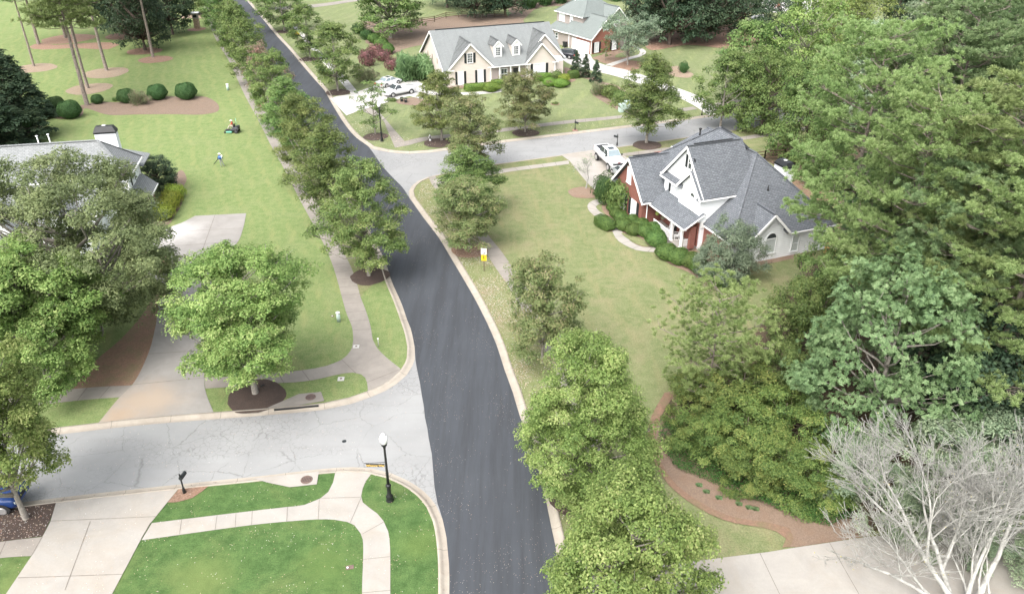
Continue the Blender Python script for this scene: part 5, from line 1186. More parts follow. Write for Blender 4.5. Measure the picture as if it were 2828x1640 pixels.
for a, c in (((-4.17,7.8,9.72),(-4.17,11.9,5.55)), ((-4.17,7.8,9.72),(-4.17,3.9,5.5)), ((-4.53,6.2,7.7),(-4.53,8.4,5.55)), ((-4.53,6.2,7.7),(-4.53,3.92,5.45)), ((-6.93,14.25,6.67),(-6.93,10.6,2.88)), ((-6.93,14.25,6.67),(-6.93,17.9,2.88)), ((.95,-.58,5.1),(-1.12,-.58,3.04)), ((.95,-.58,5.1),(3.02,-.58,3.04))): board(tb, a, c, .06, .3)
for a, c in (((-4.4,3.9,5.5),(1.4,3.9,5.5)), ((-3.7,-.5,2.82),(-1.2,-.5,2.82)), ((3.1,-.5,2.82),(8.7,-.5,2.82)), ((8.75,-.45,2.82),(8.75,14,2.82)), ((-6.9,10.6,2.9),(-5.9,10.6,2.9)), ((-6.0,4.0,2.7),(-6.0,10.9,2.7)), ((-4.35,8.4,5.32),(-4.35,11.9,5.32)), ((-3.8,11.9,5.2),(-3.8,16.6,5.2)), ((1.55,13,5.2),(1.55,19.6,5.2)), ((-3.75,-.45,2.82),(-3.75,3.9,2.82)), ((-5.95,3.93,2.72),(-3.8,3.93,3.95))): board(tb, a, c, .12, .16)
tb.box(-5.7, -5.5, 4.2, 10.9, 2.35, 2.62); tb.box(-3.9, -3.3, 4.2, 4.3, 2.4, 3.1)
tb.build('trim', 'white', D)
pf = MB(); pf.box(-5.75, -4.0, 4.6, 11.3, 0, .3); pf.build('porch_floor', 'conc', D)
MB().box(-6.2, -5.75, 4.7, 6.2, 0, .15).build('step', 'brick', D)
column(D, -5.62, 6.6, .3, 2.5); column(D, -4.55, 4.75, .3, 2.5); column(D, -5.62, 4.75, .3, 2.5)
rl = MB(); rl.box(-5.68, -5.58, 6.7, 10.2, 1.12, 1.2); rl.box(-5.66, -5.6, 6.7, 10.2, .4, .46)
for k in range(29): rl.box(-5.65, -5.61, 6.74+k*.122, 6.78+k*.122, .46, 1.12)
rl.box(-5.4, -4.6, 4.62, 4.7, 1.12, 1.2)
for k in range(7): rl.box(-5.36+k*.12, -5.32+k*.12, 4.64, 4.68, .46, 1.12)
rl.build('porch_railing', 'white', D)
downspout(D, -5.95, 11.2, 2.8); downspout(D, 1.45, 3.95, 5.4, 4.9)
# windows
window(D, (-3.85,7.35,7.45), (-1,0), .55, 1.2, 'glass', 2, 1); shutters(D, (-3.85,7.35,7.5), (-1,0), .7, 1.15, .34)
window(D, (-3.85,9.25,3.95), (-1,0), 1.9, 1.35, 'glass_white', 2, 2); shutter(D, (-3.85,10.55,3.92), (-1,0), .36, 1.5)
window(D, (-4.2,5.75,3.9), (-1,0), .8, 1.25, 'glass_white', 1, 1, arch=True)
window(D, (-6.5,14.5,3.75), (-1,0), .75, 1.65, 'glass_white', 2, 1)
window(D, (-6.5,13.05,.45), (-1,0), .95, 1.75, 'glass_white', 2, 1); shutters(D, (-6.5,13.05,.45), (-1,0), 1.1, 1.75, .42)
window(D, (-6.5,15.6,.45), (-1,0), .95, 1.75, 'glass_white', 2, 1); shutters(D, (-6.5,15.6,.45), (-1,0), 1.1, 1.75, .42)
window(D, (1.32,-.03,.75), (0,-1), 1.15, 1.55, 'glass_blind', 1, 1, arch=True)
window(D, (4.35,0,.45), (0,-1), .75, 1.7, 'glass_blind', 2, 1)
window(D, (7.0,0,.45), (0,-1), .75, 1.7, 'glass_blind', 2, 1)
dz = MB(); dz.box(-4.06, -3.99, 8.2, 9.2, .32, 2.35); dd = dz.build('door', 'black', D); MB().box(-4.1, -4.02, 8.28, 8.34, 1.2, 1.32).build('handle', 'chrome', dd)
ch = MB(); ch.box(7.75, 8.85, 7.1, 9.0, 0, 6.0); cc = ch.build('chimney', 'side_white', D); chimney_cap(cc, 7.75, 8.85, 7.1, 9.0, 6.0)
pv = MB(); pv.tube([(2.7,3.3,5.7),(2.7,3.3,6.35)], .05, 8); pv.lathe([(.14,0),(.09,.1),(.05,.16)], 10, (2.7,3.3,5.83)); pv.build('vent_pipe', 'black', RO, uv=False)
pv = MB(); pv.tube([(.7,13.0,8.3),(.7,13.0,9.3)], .09, 8); pv.lathe([(.16,0),(.16,.12),(.02,.2)], 10, (.7,13.0,9.25)); pv.build('vent_pipe', 'black', RO, uv=False)
def local(o, x, y, z): return Matrix.Translation(o.location) @ Matrix.Rotation(o.rotation_euler.z, 4, 'Z') @ Vector((x, y, z))
def rocker(label, x, y, rz):
    p = local(D, x, y, .3); t = thing('rocking_chair', label, 'chair', p, D.rotation_euler.z+rz, 'rocking chairs on the porch')
    s = MB(); s.box(-.28, .28, -.26, .26, .38, .42); s.build('seat', 'white', t)
    s = MB(); 
    for x_ in (-.27, .27): s.bar((x_, .24, .4), (x_, .42, 1.15), .045)
    for k in range(5): s.bar((-.18+k*.09, .25, .42), (-.18+k*.09, .41, 1.08), .04, 0, .02)
    s.bar((-.28, .41, 1.1), (.28, .41, 1.1), .04, 0, .1); s.build('backrest', 'white', t)
    for x_ in (-.27, .27):
        s = MB(); s.bar((x_, -.24, .62), (x_, .32, .64), .06, 0, .03); s.bar((x_, -.22, .04), (x_, -.22, .62), .04); s.build('armrest', 'white', t)
        s = MB(); s.bar((x_, .22, .05), (x_, .22, .4), .04); s.build('leg', 'white', t)
        s = MB(); s.tube([(x_, -.45, .1), (x_, -.2, .03), (x_, .1, .02), (x_, .4, .06), (x_, .55, .13)], .022, 6); s.build('rocker', 'white', t, uv=False)
rocker('white rocking chair nearer the porch rail', -5.05, 7.9, R(-70)); rocker('white rocking chair farther back on the porch', -4.95, 6.7, R(-110))
for k, (yy, lb, mt) in enumerate(((9.7, 'hanging basket of yellow flowers under the porch eave', 'arborvitae'), (8.6, 'hanging basket with dried brown plant under the porch eave', 'crape_leaves'))):
    p = local(D, -5.55, yy, 0); t = thing('hanging_basket', lb, 'hanging basket', (p.x, p.y, 1.75))
    MB().lathe([(.08, 0), (.16, .06), (.19, .18)], 12).build('basket', 'wood', t, uv=False)
    s = MB(); [s.tube([(.18*math.cos(a), .18*math.sin(a), .18), (0, 0, .75)], .008, 4) for a in (0, 2.1, 4.2)]; s.build('chain', 'black', t, uv=False)
    rs = np.random.RandomState(k); d = sph(rs, 260); quads('flowers', d*.24+np.array([0,0,.24]), d, .035, .03, mt, rs.rand(260), t, rs)

# ---- B: cream house
B = thing('cream_house', 'long cream house with grey roof, two front gables and two dormers', 'house', (-3.54, 133.84, 0), R(21))
W_ = MB(); W_.prism([(-.0,0),(14.2,0),(14.2,2.7),(7.0,7.7),(-.0,2.7)], 0, -8.2, 13.4)
W_.prism([(-7.45,0),(0,0),(0,2.9),(-3.72,6.65),(-7.45,2.9)], 1, -.02, 4)
W_.build('wall', 'side_cream', B)
W2 = MB(); W2.prism([(6.35,0),(11.75,0),(11.75,2.9),(9.05,5.85),(6.35,2.9)], 1, -.3, 3); W2.prism([(8.0,0),(13.4,0),(13.9,2.9),(10.05,7.05),(8.0,5.0)], 1, .95, 3.5); W2.build('wall', 'side_cream', B)
rf = MB()
zz = lambda q: 2.86+.685*(q+.5)
rf.slab([(-8.6,-.5,2.86),(-7.8,-.5,2.86),(-3.72,5.3,zz(5.3)),(.35,-.5,2.86),(6.0,-.5,2.86),(10.05,5.8,zz(5.8)),(13.6,.57,zz(.57)),(13.6,7,8.0),(-8.6,7,8.0)], .18, nrm=(0,-.6,.8))
rf.slab([(-8.6,14.6,2.86),(13.6,14.6,2.86),(13.6,7,8.0),(-8.6,7,8.0)], .18)
RB = rf.build('roof', ['roof_b', 'white'], B); MB().bar((-7.6,7,8.06), (12.6,7,8.06), .2, 0, .1).build('ridge_vent', 'shutter', RB)
rf = MB()
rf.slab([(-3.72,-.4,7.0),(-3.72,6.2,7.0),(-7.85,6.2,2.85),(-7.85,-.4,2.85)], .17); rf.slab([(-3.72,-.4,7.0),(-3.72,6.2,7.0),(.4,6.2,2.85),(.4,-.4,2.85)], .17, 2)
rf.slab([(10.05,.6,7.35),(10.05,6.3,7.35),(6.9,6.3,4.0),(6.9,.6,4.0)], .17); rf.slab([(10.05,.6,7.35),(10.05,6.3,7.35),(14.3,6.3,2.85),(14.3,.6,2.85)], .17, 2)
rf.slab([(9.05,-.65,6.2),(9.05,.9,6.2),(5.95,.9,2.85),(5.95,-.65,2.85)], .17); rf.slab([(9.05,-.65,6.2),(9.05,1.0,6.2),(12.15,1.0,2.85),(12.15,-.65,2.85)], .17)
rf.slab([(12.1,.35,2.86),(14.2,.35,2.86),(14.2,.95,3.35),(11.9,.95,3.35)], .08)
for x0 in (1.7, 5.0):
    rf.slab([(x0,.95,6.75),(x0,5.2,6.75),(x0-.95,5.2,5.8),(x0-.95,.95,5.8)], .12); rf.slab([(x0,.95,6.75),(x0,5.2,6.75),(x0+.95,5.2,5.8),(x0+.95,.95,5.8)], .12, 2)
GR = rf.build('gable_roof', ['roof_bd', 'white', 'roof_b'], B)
for a, c in (((-3.72,-.4,7.0),(-3.72,5.4,7.0)), ((10.05,.6,7.35),(10.05,5.9,7.35)), ((9.05,-.65,6.2),(9.05,.7,6.2)), ((1.7,.95,6.75),(1.7,5.0,6.75)), ((5.0,.95,6.75),(5.0,5.0,6.75))): hipcaps(hb := MB(), [(a, c)]); hb.build('ridge_cap', 'roof_bd', GR)
for x0 in (1.7, 5.0):
    d_ = MB(); d_.prism([(x0-.7,3.6),(x0+.7,3.6),(x0+.7,5.8),(x0,6.5),(x0-.7,5.8)], 1, 1.2, 4.6); dm = d_.build('dormer', 'side_cream', B)
    d_ = MB(); d_.box(x0-.72, x0+.72, 1.15, 1.2, 3.95, 5.85); d_.prism([(x0-.75,5.8),(x0+.75,5.8),(x0,6.5)], 1, 1.12, 1.2); d_.build('dormer_face', 'white', dm)
    window(B, (x0,1.15,4.25), (0,-1), .78, 1.3, 'glass', 4, 3, gx=1)
tb = MB()
for a, c in (((-3.72,-.43,6.98),(-7.9,-.43,2.8)), ((-3.72,-.43,6.98),(.45,-.43,2.8)), ((9.05,-.68,6.17),(5.9,-.68,2.8)), ((9.05,-.68,6.17),(12.2,-.68,2.8)), ((10.05,.57,7.32),(8.9,.57,6.1)), ((10.05,.57,7.32),(14.35,.57,2.8)), ((-8.63,7,7.97),(-8.63,-.5,2.8)), ((-8.63,7,7.97),(-8.63,14.6,2.8)), ((13.63,7,7.97),(13.63,14.6,2.8))): board(tb, a, c, .07, .3); tb.build('bargeboard', 'white', B); tb = MB()
for x0 in (1.7, 5.0):
    t2 = MB(); board(t2, (x0,.92,6.73), (x0-.95,.92,5.77), .07, .22); board(t2, (x0,.92,6.73), (x0+.95,.92,5.77), .07, .22); t2.build('dormer_trim', 'white', B)
for a, c in (((.3,-.55,2.84),(6.0,-.55,2.84)), ((12,-.02+.35,2.84),(14.2,.33,2.84)), ((-.75,-.43,2.84),(.4,-.43,2.84)), ((-7.8,-.43,2.84),(-6.7,-.43,2.84)), ((11.1,-.66,2.84),(12.1,-.66,2.84)), ((6,-.66,2.84),(7.0,-.66,2.84))): board(tb, a, c, .14, .2); tb.build('gutter', 'white', B); tb = MB()
for q, wd in (((-.1,-.06), .14), ((6.42,-.34), .12), ((11.7,-.34), .12), ((13.35,.9), .2), ((-8.22,-.06), .12)): MB().bar((*q, 0), (*q, 2.8), wd).build('corner_board', 'white', B)
pr_ = MB(); pr_.box(0.1, 6.3, -.3, -.02, 0, .12); pr_.build('porch_floor', 'conc', B)
po = MB(); po.box(.15, 6.2, -.01, .02, .1, 2.6); po.build('porch_recess', 'side_taupe', B)
for x_ in (1.4, 3.4, 5.0): column(B, x_, -.35, .1, 2.7, .2)
d_ = MB(); d_.box(4.0, 4.9, -.06, .0, .12, 2.2); dd = d_.build('door', 'black', B); MB().box(4.75, 4.8, -.12, -.06, 1.0, 1.15).build('handle', 'chrome', dd)
for p, w1, h1, pn, r_, c_, s in (((-3.75,-.02,3.75),.85,1.5,'glass',4,3,.38),((-1.94,-.02,.35),.85,2.0,'glass_white',2,2,.36),((-5.45,-.02,.35),.85,2.0,'glass_white',2,2,.36),((8.75,-.3,.45),2.1,2.1,'glass_white',3,3,.42)):
    window(B, p, (0,-1), w1, h1, pn, r_, c_, gx=1); shutters(B, p, (0,-1), w1+.1, h1, s)
window(B, (12.65,.95,.6), (0,-1), .8, 1.8, 'glass_white', 2, 2, gx=1); shutters(B, (12.65,.95,.6), (0,-1), .85, 1.8, .35)
window(B, (2.3,-.03,.5), (0,-1), 1.0, 1.7, 'glass', 2, 2, gx=1)
window(B, (-8.2,11.6,.7), (-1,0), 1.4, 1.5, 'glass', 2, 2, gx=1); window(B, (-8.2,3.0,.5), (-1,0), 1.2, 1.5, 'glass_white', 2, 2, gx=1)
for y_, z_, s in ((10.0,3.1,.9), (7.2,3.1,.95), (4.2,3.05,.9)):
    a_ = MB(); a_.box(-8.27, -8.2, y_-.13, y_+.13, z_, z_+s); a_.box(-8.28, -8.2, y_-.22, y_+.22, z_+s*.35, z_+s*.6) if y_ == 7.2 else None; a_.build('wall_ornament', 'wood', B)
pt_ = local(B, 2.6, -.7, .12); t = thing('porch_chair', 'dark chair with a pale cushion on the cream house porch', 'chair', pt_, R(21))
MB().box(-.3, .3, -.25, .25, .4, .46).build('seat', 'white', t); MB().box(-.3, .3, .22, .28, .46, 1.0).build('backrest', 'wood_dark', t)
for sx in (-1, 1):
    for sy in (-1, 1): MB().box(sx*.26-.03, sx*.26+.03, sy*.21-.03, sy*.21+.03, 0, .4).build('leg', 'wood_dark', t)

# ---- C: taupe and brick house
K = thing('taupe_house', 'two storey taupe house with green grey roof, white garage door and brick gable', 'house', (15.47, 155.11, 0), R(33))
W_ = MB(); W_.box(0.02, 9, .3, 13.7, 0, 2.85); W_.box(1.7, 11, 5.2, 14, 2.5, 6.0); W_.prism([(5.5,0),(11,0),(11,4.7),(8.25,7.4),(5.5,4.7)], 1, 2.7, 6); W_.prism([(8.2,0),(14.2,0),(14.2,2.9),(11,6.0),(8.2,2.9)], 1, 13.6, 13.7) if 0 else None
W_.build('wall', 'side_taupe', K)
B_ = MB(); B_.prism([(0,0),(7.1,0),(7.1,2.95),(3.55,6.3),(0,2.95)], 1, 0, 5); B_.build('brick_wall', 'brick_c', K)
rf = MB()
rf.slab([(-.4,-.35,2.85),(-.4,9,2.85),(3.55,9,6.6),(3.55,-.35,6.6)], .17); rf.slab([(7.5,-.35,2.85),(7.5,9,2.85),(3.55,9,6.6),(3.55,-.35,6.6)], .17)
rf.slab([(-.5,8.0,2.8),(-.5,14.2,2.8),(1.75,14.2,3.95),(1.75,6.8,3.95)], .17)
rf.slab([(1.3,4.8,6.0),(1.3,14.4,6.0),(6.1,9.9,9.7),(6.1,9.3,9.7)], .17); rf.slab([(1.3,14.4,6.0),(11.4,14.4,6.0),(6.1,9.9,9.7)], .17)
rf.slab([(1.3,4.8,6.0),(11.4,4.8,6.0),(6.1,9.3,9.7)], .17); rf.slab([(11.4,4.8,6.0),(11.4,14.4,6.0),(6.1,9.9,9.7),(6.1,9.3,9.7)], .17)
rf.slab([(8.25,2.3,7.75),(8.25,8,7.75),(5.2,8,4.7),(5.2,2.3,4.7)], .15); rf.slab([(8.25,2.3,7.75),(8.25,8,7.75),(11.3,8,4.7),(11.3,2.3,4.7)], .15)
RK = rf.build('roof', ['roof_c', 'white'], K); hb = MB(); hipcaps(hb, [((1.3,4.8,6.0),(6.1,9.3,9.7)),((6.1,9.3,9.7),(6.1,9.9,9.7)),((6.1,9.9,9.7),(1.3,14.4,6.0)),((3.55,-.35,6.6),(3.55,5,6.6)),((8.25,2.3,7.75),(8.25,7,7.75))]); hb.build('ridge_cap', 'roof_c', RK)
tb = MB()
for a, c in (((3.55,-.38,6.57),(-.45,-.38,2.8)), ((3.55,-.38,6.57),(7.55,-.38,2.8)), ((8.25,2.27,7.72),(5.15,2.27,4.65)), ((8.25,2.27,7.72),(11.35,2.27,4.65))): board(tb, a, c, .07, .28)
for a, c in (((-.45,-.3,2.84),(-.45,9,2.84)), ((-.55,8,2.8),(-.55,14.2,2.8)), ((1.25,4.8,5.98),(1.25,14.4,5.98))): board(tb, a, c, .12, .18)
tb.bar((-.04,.08,0), (-.04,.08,2.8), .14); tb.bar((-.02,7.4,0), (-.02,7.4,2.8), .12); tb.bar((-.02,13.6,0), (-.02,13.6,2.8), .14)
tb.build('trim', 'white', K)
gd_ = MB(); gd_.box(-.06, .02, .7, 6.3, .02, 2.12); go = gd_.build('garage_door', 'white', K); s = MB()
for k in range(4): s.box(-.085, -.06, .8, 6.2, .08+k*.52, .52+k*.52)
s.build('door_panel', 'trim', go)
window(K, (1.2,0,.3), (0,-1), .9, 1.8, 'glass_white', 2, 2); shutters(K, (1.2,0,.3), (0,-1), 1.0, 1.8, .4)
window(K, (5.6,0,.3), (0,-1), .9, 1.8, 'glass_white', 2, 2); shutters(K, (5.6,0,.3), (0,-1), 1.0, 1.8, .4)
window(K, (3.3,0,4.3), (0,-1), 1.1, .15, 'glass_white', 1, 1, arch=True)
window(K, (1.7,12.2,4.25), (-1,0), 1.7, 1.4, 'glass_white', 2, 2); window(K, (1.7,9.0,4.2), (-1,0), .8, 1.45, 'glass_white', 2, 1)
window(K, (0.02,11.6,1.1), (-1,0), .8, 1.0, 'glass', 2, 1)
window(K, (8.25,2.7,4.6), (0,-1), 1.2, 1.0, 'glass', 2, 2, arch=True)
RC = MB(); RC.tube([(4.0,11.0,7.9),(4.0,11.0,8.6)], .12, 8); RC.tube([(4.3,10.4,8.1),(4.3,10.4,8.8)], .1, 8); RC.build('vent_pipe', 'white', K, uv=False)
# wheelie bin beside the garage
def bin_(label, x, y, rz):
    t = thing('trash_bin', label, 'trash bin', (x, y, 0), rz); b = MB()
    b.add([(-.25,-.28,.08),(.25,-.28,.08),(.25,.28,.08),(-.25,.28,.08),(-.31,-.36,1.0),(.31,-.36,1.0),(.31,.36,1.0),(-.31,.36,1.0)], [(3,2,1,0),(4,5,6,7),(0,1,5,4),(1,2,6,5),(2,3,7,6),(3,0,4,7)]); b.build('body', 'shutter', t)
    b = MB(); b.box(-.34, .34, -.42, .4, 1.0, 1.07); b.build('lid', 'black', t)
    for s in (-1, 1): MB().wheelx((s*.3, .3, .12), .12, .06, 12, axis='x').build('wheel', 'rubber', t, uv=False)
p = local(K, -.6, 7.9, 0); bin_('dark wheeled bin beside the white garage door', p.x, p.y, R(33)); 
p = g(2134, 18); bin_('dark wheeled bin by the far brick corner at the top edge', p[0], p[1], R(10))
x, y = g(2143, 22); q = thing('brick_garage', 'white garage front with a red brick corner at the top edge', 'garage', (x, y, 0), R(8))
MB().box(0, 1.0, 0, 6, 0, 3).build('brick_wall', 'brick_c', q); MB().box(-7, 0, .6, 6, 0, 3).build('wall', 'side_white', q)
MB().box(-6, -1.2, .52, .6, 0, 2.4).build('garage_door', 'white', q); MB().slab([(-7.5,-.4,3.0),(1.4,-.4,3.0),(1.4,3,5.2),(-7.5,3,5.2)], .2).build('roof', ['roof_a', 'white'], q); downspout(q, .05, -.08, 2.9)

# ---- A: white house on the left
A = thing('white_house', 'white house with pale grey hip roof half hidden behind the big oak', 'house', (-39.33, 78.52, 0), R(12))
W_ = MB(); W_.box(-22, -.95, -3.0, 2.3, 0, 5.75); W_.box(-18, -8, 2.3, 8.0, 0, 5); W_.box(-15, -4, -8.5, -3.0, 0, 2.7); W_.build('wall', 'side_white', A)
B_ = MB(); B_.box(-1.2, 0, -2.1, 2.3, 0, 2.75); B_.build('brick_wall', 'brick', A)
rf = MB()
rf.slab([(-22.5,-3.5,5.9),(-.45,-3.5,5.9),(-3.5,-.4,8.9),(-19.5,-.4,8.9)], .17); rf.slab([(-22.5,2.7,5.9),(-.45,2.7,5.9),(-3.5,-.4,8.9),(-19.5,-.4,8.9)], .17)
rf.slab([(-.45,-3.5,5.9),(-.45,2.7,5.9),(-3.5,-.4,8.9)], .17); rf.slab([(-22.5,-3.5,5.9),(-22.5,2.7,5.9),(-19.5,-.4,8.9)], .17)
rf.slab([(.5,-2.4,2.75),(.5,2.6,2.75),(-.95,2.6,4.1),(-.95,-2.4,4.1)], .15)
rf.slab([(-.45,2.4,4.9),(-.45,6.5,4.9),(-4.5,6.5,6.0),(-4.5,2.4,6.0)], .15)
rf.slab([(-3.5,-9.0,2.7),(-15.5,-9.0,2.7),(-15.5,-2.9,5.0),(-3.5,-2.9,5.0)], .17)
for x0 in (-6.5, -12.0): rf.slab([(x0,-9.2,4.9),(x0,-5,4.9),(x0-1.9,-5,3.1),(x0-1.9,-9.2,3.1)], .12); rf.slab([(x0,-9.2,4.9),(x0,-5,4.9),(x0+1.9,-5,3.1),(x0+1.9,-9.2,3.1)], .12)
RA = rf.build('roof', ['roof_a', 'white'], A); hb = MB(); hipcaps(hb, [((-.45,-3.5,5.9),(-3.5,-.4,8.9)),((-3.5,-.4,8.9),(-19.5,-.4,8.9)),((-.45,2.7,5.9),(-3.5,-.4,8.9))]); hb.build('ridge_cap', 'roof_a', RA)
tb = MB()
for a, c in (((-22.5,-3.56,5.88),(-.4,-3.56,5.88)), ((-.4,-3.5,5.88),(-.4,2.7,5.88)), ((.56,-2.4,2.74),(.56,2.6,2.74)), ((.5,-2.45,2.74),(-.95,-2.45,4.1)), ((-3.45,-9,2.7),(-3.45,-2.9,5.0))): board(tb, a, c, .12, .18)
tb.bar((-.93,-3.02,0), (-.93,-3.02,5.7), .16); tb.bar((-.93,2.32,0), (-.93,2.32,5.7), .16); tb.build('trim', 'white', A)
window(A, (-.95,-.8,4.25), (1,0), 1.0, 1.35, 'glass_white', 2, 2); shutters(A, (-.95,-.8,4.25), (1,0), 1.0, 1.35, .3)
window(A, (0,.1,.5), (1,0), 2.6, 1.8, 'glass_blind', 2, 3)
for x_ in (-4, -8, -12, -16): window(A, (x_,-3.0,3.9), (0,-1), 1.0, 1.4, 'glass', 2, 2); shutters(A, (x_,-3.0,3.9), (0,-1), 1.0, 1.4, .35)
for x_ in (-6.5, -12.0): W3 = MB(); W3.prism([(x_-1.6,0),(x_+1.6,0),(x_+1.6,3.1),(x_,4.7),(x_-1.6,3.1)], 1, -8.9, -8.4); W3.build('front_gable_wall', 'side_white', A); window(A, (x_,-8.9,.6), (0,-1), 1.2, 1.7, 'glass_blind', 2, 2)
ch = MB(); ch.box(-4.6, -2.5, 2.75, 3.75, 0, 8.6); cc = ch.build('chimney', 'side_white', A); chimney_cap(cc, -4.6, -2.5, 2.75, 3.75, 8.6, .7)
RC = MB(); RC.tube([(-9.6,1.2,7.2),(-9.6,1.2,9.2)], .06, 8); RC.lathe([(.13,0),(.13,.08),(.02,.12)], 10, (-9.6,1.2,9.2)); RC.tube([(-8.5,1.2,7.2),(-8.5,1.2,9.3)], .06, 8); RC.lathe([(.13,0),(.13,.08),(.02,.12)], 10, (-8.5,1.2,9.3)); RC.build('vent_pipe', 'white', A, uv=False)
ac = local(A, .9, 3.2, 0); t = thing('air_conditioner', 'grey air conditioning unit behind the golden bushes', 'air conditioner', ac, R(12))
MB().box(-.4, .4, -.4, .4, 0, .85).build('cabinet', 'iron', t); MB().lathe([(.3, .852), (.3, .87), (.05, .9)], 16).build('fan_grille', 'black', t, uv=False)
# ---------------- vehicles ----------------
def car(name, label, cat, x, y, rz, L, Wd, paint, stations, gh, wheelr=.33, wx=None, glass='glass', z=0.02, bedrange=None, sunroof=None, grille=True, tail=True, clear=.2, mirror='paint', track=None):
    """stations: (x, sill z, hood/belt z, half width) from tail to nose; gh: greenhouse = (x0 base rear, x1 top rear, x2 top front, x3 base front, z belt, z roof, half base, half roof)"""
    t = thing(name, label, cat, (x, y, z), rz); b = MB(); k = 0; n = len(stations)
    for (sx, z0, z1, hw) in stations:
        b.v += [(sx,-hw*.93,z0),(sx,-hw,z0+(z1-z0)*.3),(sx,-hw*.985,z0+(z1-z0)*.72),(sx,-hw*.90,z1-.02),(sx,-hw*.5,z1+.015),(sx,0,z1+.025),(sx,hw*.5,z1+.015),(sx,hw*.90,z1-.02),(sx,hw*.985,z0+(z1-z0)*.72),(sx,hw,z0+(z1-z0)*.3),(sx,hw*.93,z0)]
    for i in range(n-1):
        for j in range(11):
            a, c = i*11+j, i*11+(j+1) % 11; b.f.append([a, a+11, c+11, c]); b.m.append(0); b.sm.append(j < 10)
    b.f.append(list(range(11))); b.f.append([(n-1)*11+j for j in range(11)][::-1]); b.m += [0, 0]; b.sm += [False, False]
    body = b.build('body', paint, t, uv=False)
    x0, x1, x2, x3, zb, zr, hb, hr = gh
    c = MB(); P = [(x0,-hb,zb),(x3,-hb,zb),(x3,hb,zb),(x0,hb,zb),(x1,-hr,zr),(x2,-hr,zr),(x2,hr,zr),(x1,hr,zr)]
    c.add(P, [(4,5,6,7),(0,1,5,4),(1,2,6,5),(2,3,7,6),(3,0,4,7),(3,2,1,0)]); c.build('cabin', paint, t, uv=False, bevel=.05)
    P = [Vector(p) for p in P]
    def glassq(q, ins, nm, off=.012, mat=glass):
        cen = sum(q, Vector())/4; nn = (q[1]-q[0]).cross(q[2]-q[0]).normalized()
        if nn.dot(cen-Vector(((x0+x3)/2, 0, (zb+zr)/2-.2))) < 0: nn = -nn
        qq = [cen+(p-cen)*min(.93, ins+.07)+nn*off for p in q]; m = MB(); m.slab(qq, .02, 0, 0, nrm=nn); m.build(nm, mat, t, uv=False)
    glassq([P[1],P[2],P[6],P[5]], .88, 'windscreen'); glassq([P[3],P[0],P[4],P[7]], .84, 'rear_window')
    for s in (0, 1):
        q0, q1, q2, q3 = (P[0],P[1],P[5],P[4]) if s == 0 else (P[3],P[2],P[6],P[7]); nw = 2 if (x3-x0) > 1.7 else 1
        for w_ in range(nw):
            f0, f1 = w_/nw, (w_+1)/nw
            glassq([q0.lerp(q1,f0),q0.lerp(q1,f1),q3.lerp(q2,f1),q3.lerp(q2,f0)], .84, 'side_window')
    wx = wx or (-L*.3, L*.3); tw = track or Wd/2-.11
    for xx in wx:
        for s in (-1, 1):
            w1 = MB(); w1.wheelx((xx, s*tw, wheelr), wheelr, .24, 22); wo = w1.build('wheel', 'rubber', t, uv=False)
            w2 = MB(); w2.lathe([(wheelr*.62, 0), (wheelr*.62, .02), (wheelr*.5, .03), (wheelr*.15, .035)], 16)
            ro = w2.build('rim', 'rim', wo, uv=False); ro.rotation_euler = (R(-90*s), 0, 0); ro.location = (xx, s*(tw+.12), wheelr)
            w3 = MB(); pts = [(xx+math.cos(a)*(wheelr+.07), s*(Wd/2+.004), wheelr+math.sin(a)*(wheelr+.07)) for a in [math.pi*i/12 for i in range(13)]]
            w3.slab(pts, .02, 0, 0, nrm=(0, s, 0)); w3.build('wheel_arch', 'rubber', t, uv=False)
            # keep the wheel in front of its dark arch
            for o_ in (wo,): o_.scale = (1, 1, 1)
    fx = stations[-1][0]; tx = stations[0][0]
    for s in (-1, 1):
        MB().obox((fx-.03, s*Wd*.37, stations[-1][2]-.18), (.1, Wd*.17, .16)).build('headlight', 'glass_blind', t, uv=False)
        if tail: MB().obox((tx+.02, s*Wd*.39, stations[0][2]-.16), (.1, Wd*.16, .26)).build('tail_light', 'red', t, uv=False)
        MB().obox((x3-.25, s*(hb+.18), zb+.08), (.14, .2, .18)).build('mirror', mirror if mirror != 'paint' else paint, t, uv=False, bevel=.03)
    if grille: MB().obox((fx+.005, 0, stations[-1][2]-.22), (.06, Wd*.5, .2)).build('grille', 'black', t, uv=False)
    MB().obox((fx+.02, 0, stations[-1][1]+.12), (.12, Wd*.86, .14)).build('bumper', 'shutter' if paint == 'paint_black' else paint, t, uv=False, bevel=.03)
    if sunroof: MB().box(sunroof[0], sunroof[1], -.4, .4, zr+.006, zr+.02).build('sunroof', 'glass', t, uv=False)
    if bedrange:
        bb = MB(); a, c_ = bedrange; h_ = zb; ww = Wd/2-.1
        bb.box(a+.06, c_, -ww+.05, ww-.05, zb+.028, zb+.034); bb.build('cargo_bed', 'black', t, uv=False)
        bb = MB(); bb.box(a, a+.07, -ww, ww, zb-.02, zb+.12); bb.box(a, c_, -ww-.02, -ww+.06, zb-.02, zb+.12); bb.box(a, c_, ww-.06, ww+.02, zb-.02, zb+.12); bb.build('bed_rail', paint, t, uv=False)
    return t
for nme, col in (('paint_white', (.66,.67,.68)), ('paint_black', (.012,.014,.022)), ('paint_silver', (.62,.60,.57)), ('paint_blue', (.008,.04,.17)), ('paint_grey', (.25,.27,.27))):
    m, n, b, o = newmat(nme); b.inputs['Base Color'].default_value = (*col, 1); b.inputs['Roughness'].default_value = .3; b.inputs['Coat Weight'].default_value = .6; b.inputs['Specular IOR Level'].default_value = .5; M[nme] = m
